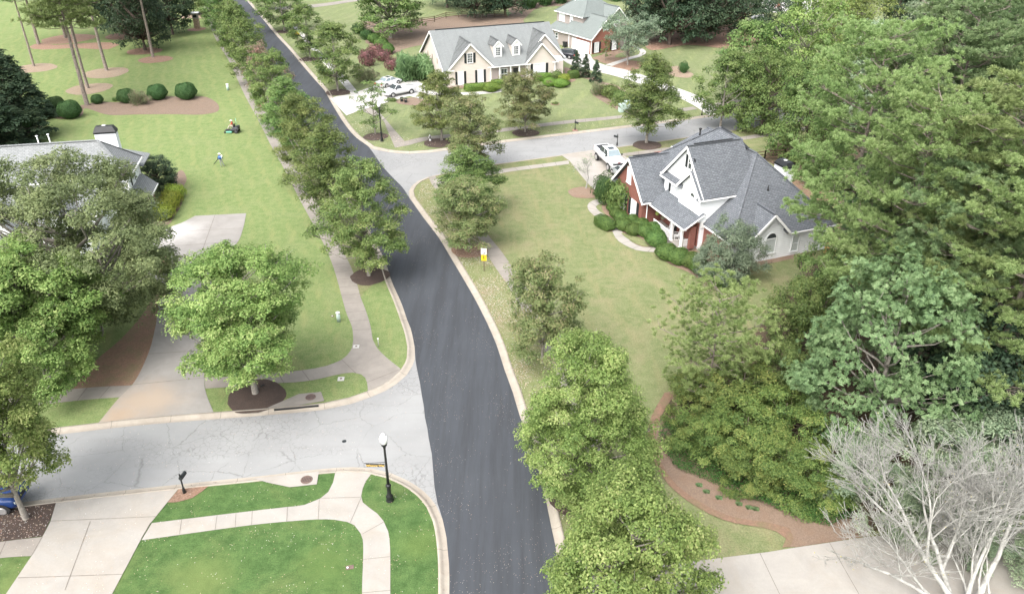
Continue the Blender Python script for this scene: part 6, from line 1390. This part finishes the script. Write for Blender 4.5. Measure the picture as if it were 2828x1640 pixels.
def pose(a, b_, z=0):
    """centre and heading of a car whose tail and nose touch the ground near these photo points"""
    A_, B2 = g(*a), g(*b_); return (A_[0]+B2[0])/2, (A_[1]+B2[1])/2, math.atan2(B2[1]-A_[1], B2[0]-A_[0])
SED = [(-2.4,.38,.85,.8),(-2.3,.25,.98,.88),(-1.6,.22,1.0,.91),(0,.2,.97,.92),(1.2,.2,.94,.91),(1.9,.22,.84,.87),(2.25,.28,.72,.78),(2.35,.36,.6,.66)]
PU = [(-2.75,.5,1.1,.9),(-2.7,.45,1.18,.97),(-.6,.45,1.2,.99),(.9,.45,1.2,.99),(1.3,.45,1.18,.99),(2.5,.45,1.1,.96),(2.7,.5,1.0,.9)]
# white saloon: nose right in the photo
x, y, rz = pose((1046,246),(1103,229)); cx, cy = g(1074, 236)
car('saloon_car', 'white saloon car with a dark sunroof behind the white pickup', 'car', cx, cy, rz, 4.7, 1.84, 'paint_white', SED, (-1.55,-.85,.5,1.15,.95,1.42,.8,.62), .33, (-1.38,1.38), 'windscreen', sunroof=(-.5,.2))
x, y, rz = pose((1138,258),(1072,271)); cx, cy = g(1103, 262)
car('pickup_truck', 'white single cab pickup with a flat bed cover beside the white saloon', 'pickup truck', cx, cy, rz, 5.4, 1.96, 'paint_white', PU, (-.1,.1,.75,1.35,1.18,1.78,.86,.7), .39, (-1.75,1.7), 'glass', mirror='black')
# black suv
cx, cy = g(1560, 160); 
SUV = [(-2.35,.45,1.0,.86),(-2.3,.32,1.12,.94),(-1,.28,1.12,.96),(.9,.28,1.1,.96),(1.2,.28,1.08,.95),(2.1,.32,.98,.9),(2.35,.42,.8,.74)]
car('black_suv', 'black sport utility car parked at the cream house corner', 'car', cx, cy, R(150), 4.7, 1.92, 'paint_black', SUV, (-2.28,-2.0,.45,1.15,1.1,1.68,.86,.68), .36, (-1.4,1.45), sunroof=(-1.5,.2))
# lifted white pickup in front of the blue roofed house
cx, cy = g(1682, 456); PU2 = [(p[0]*1.12, p[1]+.35, p[2]+.48, p[3]*1.05) for p in PU]
lt = car('pickup_truck', 'lifted white crew cab pickup with a black grille beside the brick gable', 'pickup truck', cx, cy, R(-74), 6.2, 2.06, 'paint_white', PU2, (-1.15,-.95,.95,1.55,1.66,2.3,.9,.72), .50, (-1.95,2.0), 'glass', bedrange=(-3.0,-1.2), sunroof=(-.2,.7), mirror='black')
for o_ in lt.children:
    if o_.name.startswith('windscreen'): o_.data.materials[0] = M['windscreen']
    if o_.name.startswith('grille'): o_.scale = (1, 1.5, 1.9); o_.location.z = -1.35
MB().obox((3.065, 0, 1.33), (.03, .34, .09))  .build('emblem', 'emblem', lt, uv=False)
cx, cy = g(1722, 490); car('grey_car', 'grey green car whose nose shows behind the brick gable eave', 'car', cx, cy, R(112), 4.6, 1.8, 'paint_grey', SED, (-1.55,-.85,.5,1.15,.95,1.42,.8,.62), .33, (-1.38,1.38))
VAN = [(-2.5,.4,1.05,.88),(-2.45,.3,1.12,.95),(1.0,.28,1.1,.97),(1.7,.28,1.05,.94),(2.4,.36,.85,.8),(2.5,.42,.7,.7)]
cx, cy = g(2096, 20); car('minivan', 'silver minivan parked on the far court at the top edge', 'van', cx, cy, R(172), 5.0, 1.96, 'paint_silver', VAN, (-2.4,-2.2,.7,1.75,1.1,1.76,.9,.72), .34, (-1.45,1.5))
cx, cy = g(-55, 1395); car('blue_pickup', 'blue pickup cut off by the left edge behind the leaning maple', 'pickup truck', cx, cy, R(5), 5.6, 1.98, 'paint_blue', [(p[0], p[1]+.1, p[2]+.12, p[3]) for p in PU], (-1.2,-1.0,.6,1.3,1.3,1.9,.86,.7), .44, (-1.8,1.85), 'glass', z=-.11)

# ---------------- street furniture ----------------
def text(s, size, parent, mat, loc, rot, depth_=.004, name='lettering', bold=0):
    cu = bpy.data.curves.new(name, 'FONT'); cu.body = s; cu.size = size; cu.align_x = 'CENTER'; cu.align_y = 'CENTER'; cu.extrude = depth_; cu.offset = bold
    tmp = bpy.data.objects.new(name+'_tmp', cu); C.objects.link(tmp); dg = bpy.context.evaluated_depsgraph_get(); me = bpy.data.meshes.new_from_object(tmp.evaluated_get(dg))
    bpy.data.objects.remove(tmp); me.materials.clear(); me.materials.append(M[mat]); o = bpy.data.objects.new(name, me); C.objects.link(o); o.parent = parent; o.location = loc; o.rotation_euler = rot; return o
def lamp_post(label, x, y, hh, sign=False):
    t = thing('street_lamp', label, 'street lamp', (x, y, 0), 0, 'acorn street lamps')
    MB().lathe([(.24,0),(.25,.06),(.21,.12),(.20,.3),(.23,.36),(.17,.46),(.13,.6),(.13,1.15),(.17,1.2),(.17,1.28),(.11,1.36)], 18).build('base', 'black', t, uv=False)
    MB().lathe([(.095,1.34),(.085,2.2),(.1,2.24),(.08,2.3),(.065,hh-1.15),(.09,hh-1.1),(.09,hh-1.02),(.06,hh-.98)], 14).build('pole', 'black', t, uv=False)
    MB().lathe([(.08,hh-.98),(.17,hh-.92),(.12,hh-.88),(.2,hh-.76)], 16).build('collar', 'black', t, uv=False)
    MB().lathe([(.13,hh-.84),(.17,hh-.76),(.255,hh-.5),(.25,hh-.38),(.19,hh-.24),(.1,hh-.19),(.13,hh-.14),(.11,hh-.08),(.04,hh-.02),(.02,hh)], 20).build('globe', 'globe', t, uv=False)
    if sign:
        a = MB(); a.tube([(0,0,3.12),(-1.32,-.02,2.96+.06)], .018, 6); arm = a.build('sign_arm', 'black', t, uv=False)
        for q in (-.32, -1.05): MB().tube([(q,0,3.08-.06),(q,0,2.95)], .012, 5).build('hanger', 'black', arm, uv=False)
        bl = MB(); bl.box(-1.2, -.1, -.02, .02, 2.76, 2.96); sg = bl.build('street_name_sign', 'black', t)
        text('Winsong Way', .19, sg, 'gold', (-.66, -.024, 2.855), (R(90), 0, 0), .002, bold=.006)
    return t
p = g(1077, 1381); lamp_post('black street lamp with a hanging gold lettered street sign on the front corner lawn', p[0], p[1], 5.35, True)
p = g(1055, 391); lamp_post('black street lamp beside the small sparse maple at the far corner', p[0], p[1], 5.6)
def mailbox(label, px, py, rz, hh=1.15, box=True, ring=False):
    p = g(px, py); t = thing('mailbox', label, 'mailbox', (p[0], p[1], 0), rz, 'black kerbside mailboxes')
    MB().lathe([(.11,0),(.1,.3),(.075,.36),(.085,.42),(.05,.46),(.045,hh+.35),(.06,hh+.38),(.03,hh+.45)], 12).build('post', 'black', t, uv=False)
    b = MB(); pts = [(.0,0)]; pr = [(-.1,hh-.02),(.1,hh-.02),(.1,hh+.12)]+[(.1*math.cos(a), hh+.12+.09*math.sin(a)) for a in [math.pi*i/6 for i in range(1,6)]]+[(-.1,hh+.12)]
    b.prism(pr, 1, -.55, .05); bo = b.build('mail_box', 'shutter', t, uv=False); MB().box(-.09, .09, -.57, -.55, hh, hh+.15).build('door', 'black', bo, uv=False)
    MB().box(-.05, .05, -.5, 0, hh-.08, hh-.02).build('bracket', 'black', t, uv=False)
    if ring: MB().lathe([(.42,0),(.44,.1),(.34,.12)], 16).build('brick_ring', 'brick_c', t, uv=False)
    return t
mailbox('black mailbox in the leafy mulch beside the lower left driveway', 510, 1361, R(172)); mailbox('black mailbox in a small brick ring before the cream house lawn', 1588, 361, R(40), ring=True)
mailbox('black mailbox behind the lifted white pickup', 1704, 402, R(-130)); mailbox('black mailbox at the foot of the long white driveway', 1938, 319, R(50))
# speed limit sign facing the camera
p = g(1337, 749); t = thing('speed_limit_sign', 'white speed limit 25 sign over a yellow pedestrian plate', 'road sign', (p[0], p[1], 0), R(-4))
MB().box(-.035, .035, 0, .07, 0, 2.35).build('post', 'wood_dark', t)
pl_ = MB().box(-.26, .26, -.02, 0, 1.78, 2.42).build('speed_plate', 'white', t); py_ = MB().box(-.25, .25, -.02, 0, 1.14, 1.76).build('warning_plate', 'yellow', t)
text('SPEED', .15, pl_, 'black', (0, -.022, 2.31), (R(90),0,0)); text('LIMIT', .14, pl_, 'black', (0, -.022, 2.16), (R(90),0,0)); text('25', .3, pl_, 'black', (0, -.022, 1.93), (R(90),0,0), bold=.008)
text('CAUTION', .105, py_, 'black', (0, -.022, 1.69), (R(90),0,0), bold=.004)
def walker(parent, cx, cz, s, y=-.026):
    b = MB(); b.ell((cx, y, cz+.36*s), (.07*s, .006, .07*s), 10, 6)
    for a, c, w_ in (((0,.27),(0,.02),.1), ((0,.24),(-.14,.1),.05), ((0,.24),(.13,.08),.05), ((0,.04),(-.1,-.25),.06), ((0,.04),(.11,-.25),.06)):
        b.bar((cx+a[0]*s, y, cz+a[1]*s), (cx+c[0]*s, y, cz+c[1]*s), w_*s, 0, w_*s)
    o = b.build('walking_figure', 'black', parent, uv=False)
walker(py_, 0, 1.42, .55, -.024)
p = g(825, 128); t = thing('pedestrian_sign', 'yellow diamond pedestrian warning sign on a dark post', 'road sign', (p[0], p[1], 0), R(10))
MB().box(-.05, .05, 0, .1, 0, 2.9).build('post', 'wood_dark', t); dmd = MB().prism([(0,-.55+2.35),(.55,2.35),(0,2.9),(-.55,2.35)], 1, -.03, -.005).build('warning_plate', 'yellow', t, uv=False); walker(dmd, 0, 2.3, 1.0, -.04)
# utility cabinets
def pedestal(label, px, py, r=.16, h=.95):
    p = g(px, py); t = thing('utility_pedestal', label, 'utility pedestal', (p[0], p[1], 0), 0, 'pale green utility pedestals')
    MB().lathe([(r,0),(r,h-.12)], 18).build('housing', 'util', t, uv=False); MB().lathe([(r+.015,h-.12),(r+.015,h-.03),(r*.6,h)], 18).build('cap', 'white', t, uv=False)
pedestal('pale green cylindrical pedestal on the grass beside the left sidewalk curve', 936, 888); pedestal('pale pedestal at the edge of the far west lawn by the long walk', 630, 250, .2, 1.1)
for px, py, lb, w_ in ((1717, 309, 'pale green utility cabinet, left one of two at the bed end', .9), (1733, 301, 'pale green utility cabinet, right one behind the maple', .9)):
    p = g(px, py); t = thing('utility_cabinet', lb, 'utility cabinet', (p[0], p[1], 0), R(20), 'pale green utility cabinets')
    MB().box(-w_/2, w_/2, -.4, .4, 0, 1.15).build('cabinet', 'util', t, bevel=.04); MB().box(-w_/2-.02, w_/2+.02, -.42, .42, 1.15, 1.22).build('lid', 'util', t)
# valve pads
for px, py, lb in ((984, 958, 'white square concrete valve pad with a rusty cap right of the walk'), (942, 1047, 'white square concrete valve pad with a rusty cap below the walk')):
    p = g(px, py); t = thing('valve_pad', lb, 'valve pad', (p[0], p[1], 0), R(4), 'square concrete valve pads')
    MB().box(-.24, .24, -.22, .22, -.02, .07).build('concrete_pad', 'conc_white', t); MB().lathe([(.09,.07),(.09,.085),(.05,.09)], 14).build('valve_cap', 'iron', t, uv=False)
p = g(1044, 958); t = thing('marker_post', 'thin bent grey marker post beside the concrete valve pad', 'marker post', (p[0], p[1], 0)); MB().tube([(0,0,0),(.06,0,.3),(.05,.02,.75)], .03, 8).build('stake', 'rim', t, uv=False); MB().lathe([(.06,.75),(.07,.82),(.03,.85)], 10, (.05,.02,0)).build('cap', 'white', t, uv=False)
p = g(966, 1566); t = thing('water_meter_cover', 'small brown water meter cover in the front lawn', 'meter cover', (p[0], p[1], 0), R(12)); MB().box(-.22, .22, -.14, .14, -.01, .03).build('cover', 'iron', t); MB().lathe([(.06,.03),(.05,.05)], 10, (-.12,0,0)).build('knob', 'white', t, uv=False)
p = g(915, 873); t = thing('ground_cover_plate', 'small brown plate with a white knob beside the cylindrical pedestal', 'meter cover', (p[0]+.1, p[1], 0)); MB().box(-.14, .14, -.1, .1, -.01, .03).build('cover', 'iron', t); MB().lathe([(.05,.03),(.04,.05)], 10, (-.02,0,0)).build('knob', 'white', t, uv=False)
# manhole in the side road
p = g(950, 1214); t = thing('manhole_cover', 'small dark round cover in the middle of the grey side road', 'manhole cover', (p[0], p[1], -.124)); MB().lathe([(.15,0),(.15,.008),(.1,.012)], 18).build('cover', 'shutter', t, uv=False)
# hydrant
p = g(1188, 389); t = thing('fire_hydrant', 'silver fire hydrant on the grass by the curved walk', 'fire hydrant', (p[0], p[1], 0)); MB().lathe([(.2,0),(.2,.05),(.13,.07),(.13,.55),(.17,.58),(.16,.68),(.06,.8),(.05,.88)], 16).build('barrel', 'rim', t, uv=False)
for s in (-1, 1): MB().wheelx((s*.17, 0, .45), .07, .12, 10, axis='x').build('nozzle', 'rim', t, uv=False)
# stone mailbox pillar
p = g(546, 80); t = thing('stone_pillar', 'tan stone mailbox pillar with a white cap slab at the top left', 'pillar', (p[0], p[1], 0), R(5))
b = MB(); rr = random.Random(9)
for k in range(9):
    z0 = k*.24; xx = -.55
    while xx < .5:
        w_ = rr.uniform(.28, .5); x1_ = min(.55, xx+w_); b.box(xx+.01, x1_-.01, -.5-rr.uniform(0,.06), .5, z0+.01, z0+.23); xx = x1_
b.build('stone_base', 'stone', t, uv=False); MB().box(-.55, .55, -.5, .5, 2.17, 3.3).build('upper_block', 'conc', t); MB().box(-.4, .4, -.53, -.47, 2.45, 2.95).build('letter_slot', 'black', t); MB().box(-.8, .8, -.75, .75, 3.3, 3.45).build('cap_slab', 'white', t)
# spotlights under the maple, lanterns by the pickup
def spot(px, py, lb):
    p = g(px, py); t = thing('spotlight', lb, 'garden light', (p[0], p[1], .02)); MB().tube([(0,0,0),(0,0,.12)], .02, 6).build('stake', 'black', t, uv=False); b = MB().tube([(-.06,0,.12),(.22,.04,.22)], [.035,.055], 10); b.build('lamp_head', 'black', t, uv=False)
spot(722, 1070, 'small black spotlight right of the maple trunk in the mulch ring'); spot(690, 1062, 'small spotlight left of the maple trunk in the mulch ring')
for px, py, lb in ((1110, 281, 'black lantern box left of its twin beside the driveway'), (1121, 284, 'black lantern box right of its twin beside the driveway')):
    p = g(px, py); t = thing('garden_lantern', lb, 'lantern', (p[0], p[1], 0), R(10), 'twin black lantern boxes'); b = MB()
    for sx in (-1,1):
        for sy in (-1,1): b.box(sx*.2-.03, sx*.2+.03, sy*.2-.03, sy*.2+.03, 0, .6)
    b.build('frame', 'black', t); MB().box(-.25, .25, -.25, .25, .6, .68).build('lid', 'black', t); MB().box(-.15, .15, -.15, .15, .02, .4).build('base_box', 'shutter', t)
# fences
def rail_fence(label, pts, mat='wood_dark', rails=(.45,.85,1.25), gap=2.6, name='rail_fence'):
    P = [Vector((*g(*q), 0)) for q in pts]; t = thing(name, label, 'fence', P[0]); b = MB()
    for a, c in zip(P, P[1:]):
        n = max(1, int((c-a).length/gap))
        for z_ in rails: b.bar(a-P[0]+Vector((0,0,z_)), c-P[0]+Vector((0,0,z_)), .05, 0, .12)
        for k in range(n+1): q = a.lerp(c, k/n)-P[0]; MB().box(q.x-.07, q.x+.07, q.y-.07, q.y+.07, 0, 1.4).build('post', mat, t)
    b.build('rails', mat, t)
rail_fence('weathered split rail fence behind the cream house', [(1020,74),(1062,80),(1200,62),(1232,52),(1300,46),(1400,50)])
rail_fence('pale split rail fence by the pink flowered bushes', [(1105,197),(1128,190),(1165,184)], 'wood')
rail_fence('dark three rail fence beyond the black capped chimney', [(2050,452),(2110,444),(2165,440),(2250,470)])
rail_fence('amber three rail fence section under the pines', [(2276,700),(2300,713),(2332,728)], 'wood_new', (.35,.8,1.25), 1.5)

# ---------------- people and mower ----------------
def person(label, loc, rz, J, edges, rad, clothes, shades, headp, hat, face, hands, scale=1.0):
    """one skinned body mesh; clothing shells are children"""
    t = thing('person', label, 'person', loc, rz); sk = MB()
    def skin(name, keys, ed, rd, mat, root):
        me = bpy.data.meshes.new(name); idx = {k: i for i, k in enumerate(keys)}
        me.from_pydata([J[k] for k in keys], [(idx[a], idx[b]) for a, b in ed], []); o = bpy.data.objects.new(name, me); C.objects.link(o)
        mo = o.modifiers.new('skin', 'SKIN'); mo.use_smooth_shade = True
        for k in keys: me.skin_vertices[0].data[idx[k]].radius = rd[k] if isinstance(rd[k], tuple) else (rd[k], rd[k])
        me.skin_vertices[0].data[idx[root]].use_root = True
        ss = o.modifiers.new('sub', 'SUBSURF'); ss.levels = 1; ss.render_levels = 1
        dg = bpy.context.evaluated_depsgraph_get(); m2 = bpy.data.meshes.new_from_object(o.evaluated_get(dg)); bpy.data.objects.remove(o)
        m2.materials.clear(); m2.materials.append(M[mat]); o2 = bpy.data.objects.new(name, m2); C.objects.link(o2); o2.parent = t
        for p_ in m2.polygons: p_.use_smooth = True
        return o2
    skin('body', list(J), edges, rad, 'skin', 'pelvis')
    for nm, keys, ed, f, mat in clothes:
        rd = {k: ((rad[k][0]*f, rad[k][1]*f) if isinstance(rad[k], tuple) else rad[k]*f) for k in keys}
        skin(nm, keys, ed, rd, mat, keys[0])
    hp = Vector(headp); f = Vector(face).normalized(); sidev = f.cross(Vector((0,0,1))).normalized()
    b = MB(); b.ell(hp+Vector((0,0,.045)), (.112,.112,.085), 14, 8); 
    for k in range(14):
        pass
    hb_ = b.build('hat', hat, t, uv=False)
    br = MB(); br.tube([hp+Vector((0,0,.03)), hp+Vector((0,0,.045))], [.19, .17], 18); br.build('hat_brim', hat, hb_, uv=False)
    fc = MB(); 
    for s in (-1, 1): fc.ell(hp+f*.088+sidev*s*.034+Vector((0,0,.0)), (.011,.011,.009), 6, 4)
    fc.build('eyes', 'black', t, uv=False)
    ns = MB(); ns.ell(hp+f*.1+Vector((0,0,-.03)), (.014,.014,.02), 6, 4); 
    for s in (-1, 1): ns.ell(hp+sidev*s*.092+Vector((0,0,-.01)), (.012,.014,.028), 6, 4)
    ns.build('nose_and_ears', 'skin', t, uv=False)
    return t
def add_hand(J, E, RD, w, d, side, curl=.6, pre='L'):
    d = Vector(d).normalized(); s = Vector(side).normalized(); n = d.cross(s).normalized(); w0 = Vector(w)
    J[pre+'palm'] = tuple(w0+d*.05); E.append((pre+'wrist', pre+'palm')); RD[pre+'palm'] = (.034, .02)
    for k, ln in enumerate((.07, .08, .075, .06)):
        b0 = w0+d*.09+s*(-.03+.02*k); b1 = b0+(d*(1-curl*.5)+n*curl*.5)*ln*.5; b2 = b1+(d*(1-curl)+n*curl)*ln*.5
        for q, v in enumerate((b0, b1, b2)): J[f'{pre}f{k}{q}'] = tuple(v); RD[f'{pre}f{k}{q}'] = .0095-.001*q
        E += [(pre+'palm', f'{pre}f{k}0'), (f'{pre}f{k}0', f'{pre}f{k}1'), (f'{pre}f{k}1', f'{pre}f{k}2')]
    a = w0+d*.04-s*.04; b2 = a+(d*.6-s*.5+n*.4)*.05; J[pre+'t0'] = tuple(a); J[pre+'t1'] = tuple(b2); RD[pre+'t0'] = .012; RD[pre+'t1'] = .01
    E += [(pre+'palm', pre+'t0'), (pre+'t0', pre+'t1')]
for nme, col in (('cloth_red', (.62,.05,.04)), ('cloth_navy', (.03,.06,.22)), ('cloth_grey', (.28,.29,.27)), ('cloth_khaki', (.5,.46,.38)), ('cloth_white', (.75,.76,.76)), ('mower_green', (.15,.42,.3)), ('pack_blue', (.12,.3,.62)), ('mower_grey', (.07,.07,.08))): M[nme] = plain(nme, col, .8 if 'cloth' in nme else .45, var=.12, scale=12)
# standing worker, bent slightly, blower pipe to the lower left of the photo; x = right, -y = towards camera
J = {'pelvis': (0,0,.92), 'waist': (0,.03,1.06), 'chest': (-.03,.12,1.28), 'neck': (-.05,.17,1.46), 'head0': (-.07,.2,1.54), 'head1': (-.08,.21,1.66),
     'Lhip': (-.1,0,.88), 'Lknee': (-.08,.0,.48), 'Lank': (-.03,-.1,.09), 'Ltoe': (-.05,.04,.04), 'Rhip': (.1,0,.88), 'Rknee': (.16,.04,.48), 'Rank': (.3,.05,.09), 'Rtoe': (.33,.18,.04),
     'Lsh': (-.22,.13,1.38), 'Lel': (-.34,.16,1.13), 'Lwrist': (-.42,.26,.92), 'Rsh': (.17,.13,1.38), 'Rel': (.26,.14,1.12), 'Rwrist': (.22,.28,.95)}
E_ = [('pelvis','waist'),('waist','chest'),('chest','neck'),('neck','head0'),('head0','head1'),('pelvis','Lhip'),('Lhip','Lknee'),('Lknee','Lank'),('Lank','Ltoe'),('pelvis','Rhip'),('Rhip','Rknee'),('Rknee','Rank'),('Rank','Rtoe'),('chest','Lsh'),('Lsh','Lel'),('Lel','Lwrist'),('chest','Rsh'),('Rsh','Rel'),('Rel','Rwrist')]
RD = {'pelvis': (.14,.1), 'waist': (.135,.1), 'chest': (.16,.11), 'neck': .055, 'head0': .075, 'head1': .09, 'Lhip': .085, 'Rhip': .085, 'Lknee': .058, 'Rknee': .058, 'Lank': .04, 'Rank': .04, 'Ltoe': .035, 'Rtoe': .035, 'Lsh': .06, 'Rsh': .06, 'Lel': .043, 'Rel': .043, 'Lwrist': .03, 'Rwrist': .03}
add_hand(J, E_, RD, J['Lwrist'], (-.3,.4,-.8), (.9,.3,0), .8, 'L'); add_hand(J, E_, RD, J['Rwrist'], (-.1,.5,-.8), (-.9,.2,0), .5, 'R')
p = g(613, 461); tk = ['waist','chest','neck','Lsh','Lel','Lwrist','Rsh','Rel','Rwrist']
wk = person('person in navy shirt and white hat carrying a blue backpack blower', (p[0], p[1], 0), R(8), J, E_, RD,
    [('shirt', ['chest','waist','neck','Lsh','Lel','Rsh','Rel','Lwrist','Rwrist'], [('chest','waist'),('chest','neck'),('chest','Lsh'),('Lsh','Lel'),('chest','Rsh'),('Rsh','Rel'),('Lel','Lwrist'),('Rel','Rwrist')], 1.14, 'cloth_navy'),
     ('trousers', ['pelvis','waist','Lhip','Lknee','Lank','Rhip','Rknee','Rank'], [('pelvis','waist'),('pelvis','Lhip'),('Lhip','Lknee'),('Lknee','Lank'),('pelvis','Rhip'),('Rhip','Rknee'),('Rknee','Rank')], 1.2, 'cloth_grey'),
     ('shoe', ['Lank','Ltoe'], [('Lank','Ltoe')], 1.3, 'black'), ('shoe', ['Rank','Rtoe'], [('Rank','Rtoe')], 1.3, 'black')], None, (-.08,.215,1.62), 'cloth_white', (-.3,1,-.35), None)
bl = thing('backpack_blower', 'blue backpack leaf blower with a long black pipe on the worker', 'leaf blower', (p[0], p[1], 0), R(8))
MB().box(-.2, .17, -.13, .0, 1.02, 1.42).build('housing', 'pack_blue', bl, bevel=.05); MB().ell((-.02,-.17,1.18), (.14,.07,.14), 12, 8).build('fan_cover', 'cloth_navy', bl, uv=False)
MB().tube([(.16,-.05,1.1),(.24,-.05,1.45),(.2,.05,1.5)], .07, 10).build('intake_hose', 'cloth_white', bl, uv=False)
MB().tube([(-.18,-.08,1.1),(-.34,.05,1.0),(-.46,.2,.85),(-.75,.2,.55),(-.98,.18,.32)], [.06,.05,.045,.04,.04], 10).build('blower_pipe', 'black', bl, uv=False)
# zero-turn mower facing left in the photo (local +x is its front)
p = g(645, 366); mw = thing('riding_mower', 'black zero turn riding mower with a green deck on the west lawn', 'mower', (p[0], p[1], 0), R(181))
MB().box(.05, .85, -.6, .6, .1, .3).build('mowing_deck', 'mower_green', mw, bevel=.04)
MB().box(-.75, 1.1, -.35, .35, .32, .42).build('frame', 'black', mw, bevel=.02)
b = MB(); b.prism([(-.85,.4),(.2,.4),(.15,.62),(-.1,.8),(-.75,.82),(-.9,.65)], 1, -.5, .5); b.build('fender_body', 'mower_grey', mw, uv=False, bevel=.06)
MB().box(-.95, -.6, -.3, .3, .6, 1.0).build('engine', 'black', mw, bevel=.05); MB().box(-.25, .18, -.24, .24, .78, .88).build('seat', 'black', mw, bevel=.04); MB().box(-.35, -.25, -.24, .24, .85, 1.25).build('seat_back', 'black', mw, bevel=.04)
for s in (-1, 1):
    w1 = MB(); w1.wheelx((-.55, s*.55, .29), .29, .26, 20); wo = w1.build('wheel', 'rubber', mw, uv=False); MB().wheelx((-.55, s*.66, .29), .15, .06, 14).build('rim', 'mower_grey', wo, uv=False)
    MB().wheelx((1.05, s*.45, .15), .15, .1, 14).build('caster_wheel', 'rubber', mw, uv=False)
    MB().tube([(.25, s*.3, .5), (.35, s*.3, .95), (.28, s*.12, 1.05)], .02, 6).build('control_lever', 'black', mw, uv=False)
MB().tube([(-.5,-.3,.8),(-.5,-.3,1.95)], .03, 8).build('flag_pole', 'mower_green', mw, uv=False)
MB().box(-.53, -.47, -.31, -.29, 1.6, 1.9).build('flag', 'util', mw)
J = {'pelvis': (-.08,0,.97), 'waist': (-.1,0,1.12), 'chest': (-.04,0,1.35), 'neck': (.02,0,1.53), 'head0': (.05,0,1.6), 'head1': (.08,0,1.72),
     'Lhip': (0,.11,.96), 'Lknee': (.42,.16,.98), 'Lank': (.68,.16,.54), 'Ltoe': (.84,.16,.5), 'Rhip': (0,-.11,.96), 'Rknee': (.42,-.16,.98), 'Rank': (.68,-.16,.54), 'Rtoe': (.84,-.16,.5),
     'Lsh': (-.02,.2,1.45), 'Lel': (.08,.26,1.2), 'Lwrist': (.28,.22,1.08), 'Rsh': (-.02,-.2,1.45), 'Rel': (.08,-.26,1.2), 'Rwrist': (.28,-.22,1.08)}
E_ = E_[:19]; RD = {k: v for k, v in RD.items() if k in J}
add_hand(J, E_, RD, J['Lwrist'], (.8,-.3,0), (0,0,1), .9, 'L'); add_hand(J, E_, RD, J['Rwrist'], (.8,.3,0), (0,0,1), .9, 'R')
person('person in a red shirt and white hat driving the riding mower', (p[0], p[1], 0), R(181), J, E_, RD,
    [('shirt', ['chest','waist','neck','Lsh','Lel','Rsh','Rel'], [('chest','waist'),('chest','neck'),('chest','Lsh'),('Lsh','Lel'),('chest','Rsh'),('Rsh','Rel')], 1.16, 'cloth_red'),
     ('trousers', ['pelvis','Lhip','Lknee','Lank','Rhip','Rknee','Rank'], [('pelvis','Lhip'),('Lhip','Lknee'),('Lknee','Lank'),('pelvis','Rhip'),('Rhip','Rknee'),('Rknee','Rank')], 1.2, 'cloth_khaki'),
     ('shoe', ['Lank','Ltoe'], [('Lank','Ltoe')], 1.3, 'black'), ('shoe', ['Rank','Rtoe'], [('Rank','Rtoe')], 1.3, 'black')], None, (.08,0,1.68), 'cloth_white', (1,0,-.2), None)
# tidy helper properties
for o in bpy.data.objects:
    for k in ('_h', '_r', '_used'):
        if k in o: del o[k]
    if o.type == 'EMPTY' and not o.children: bpy.data.objects.remove(o)
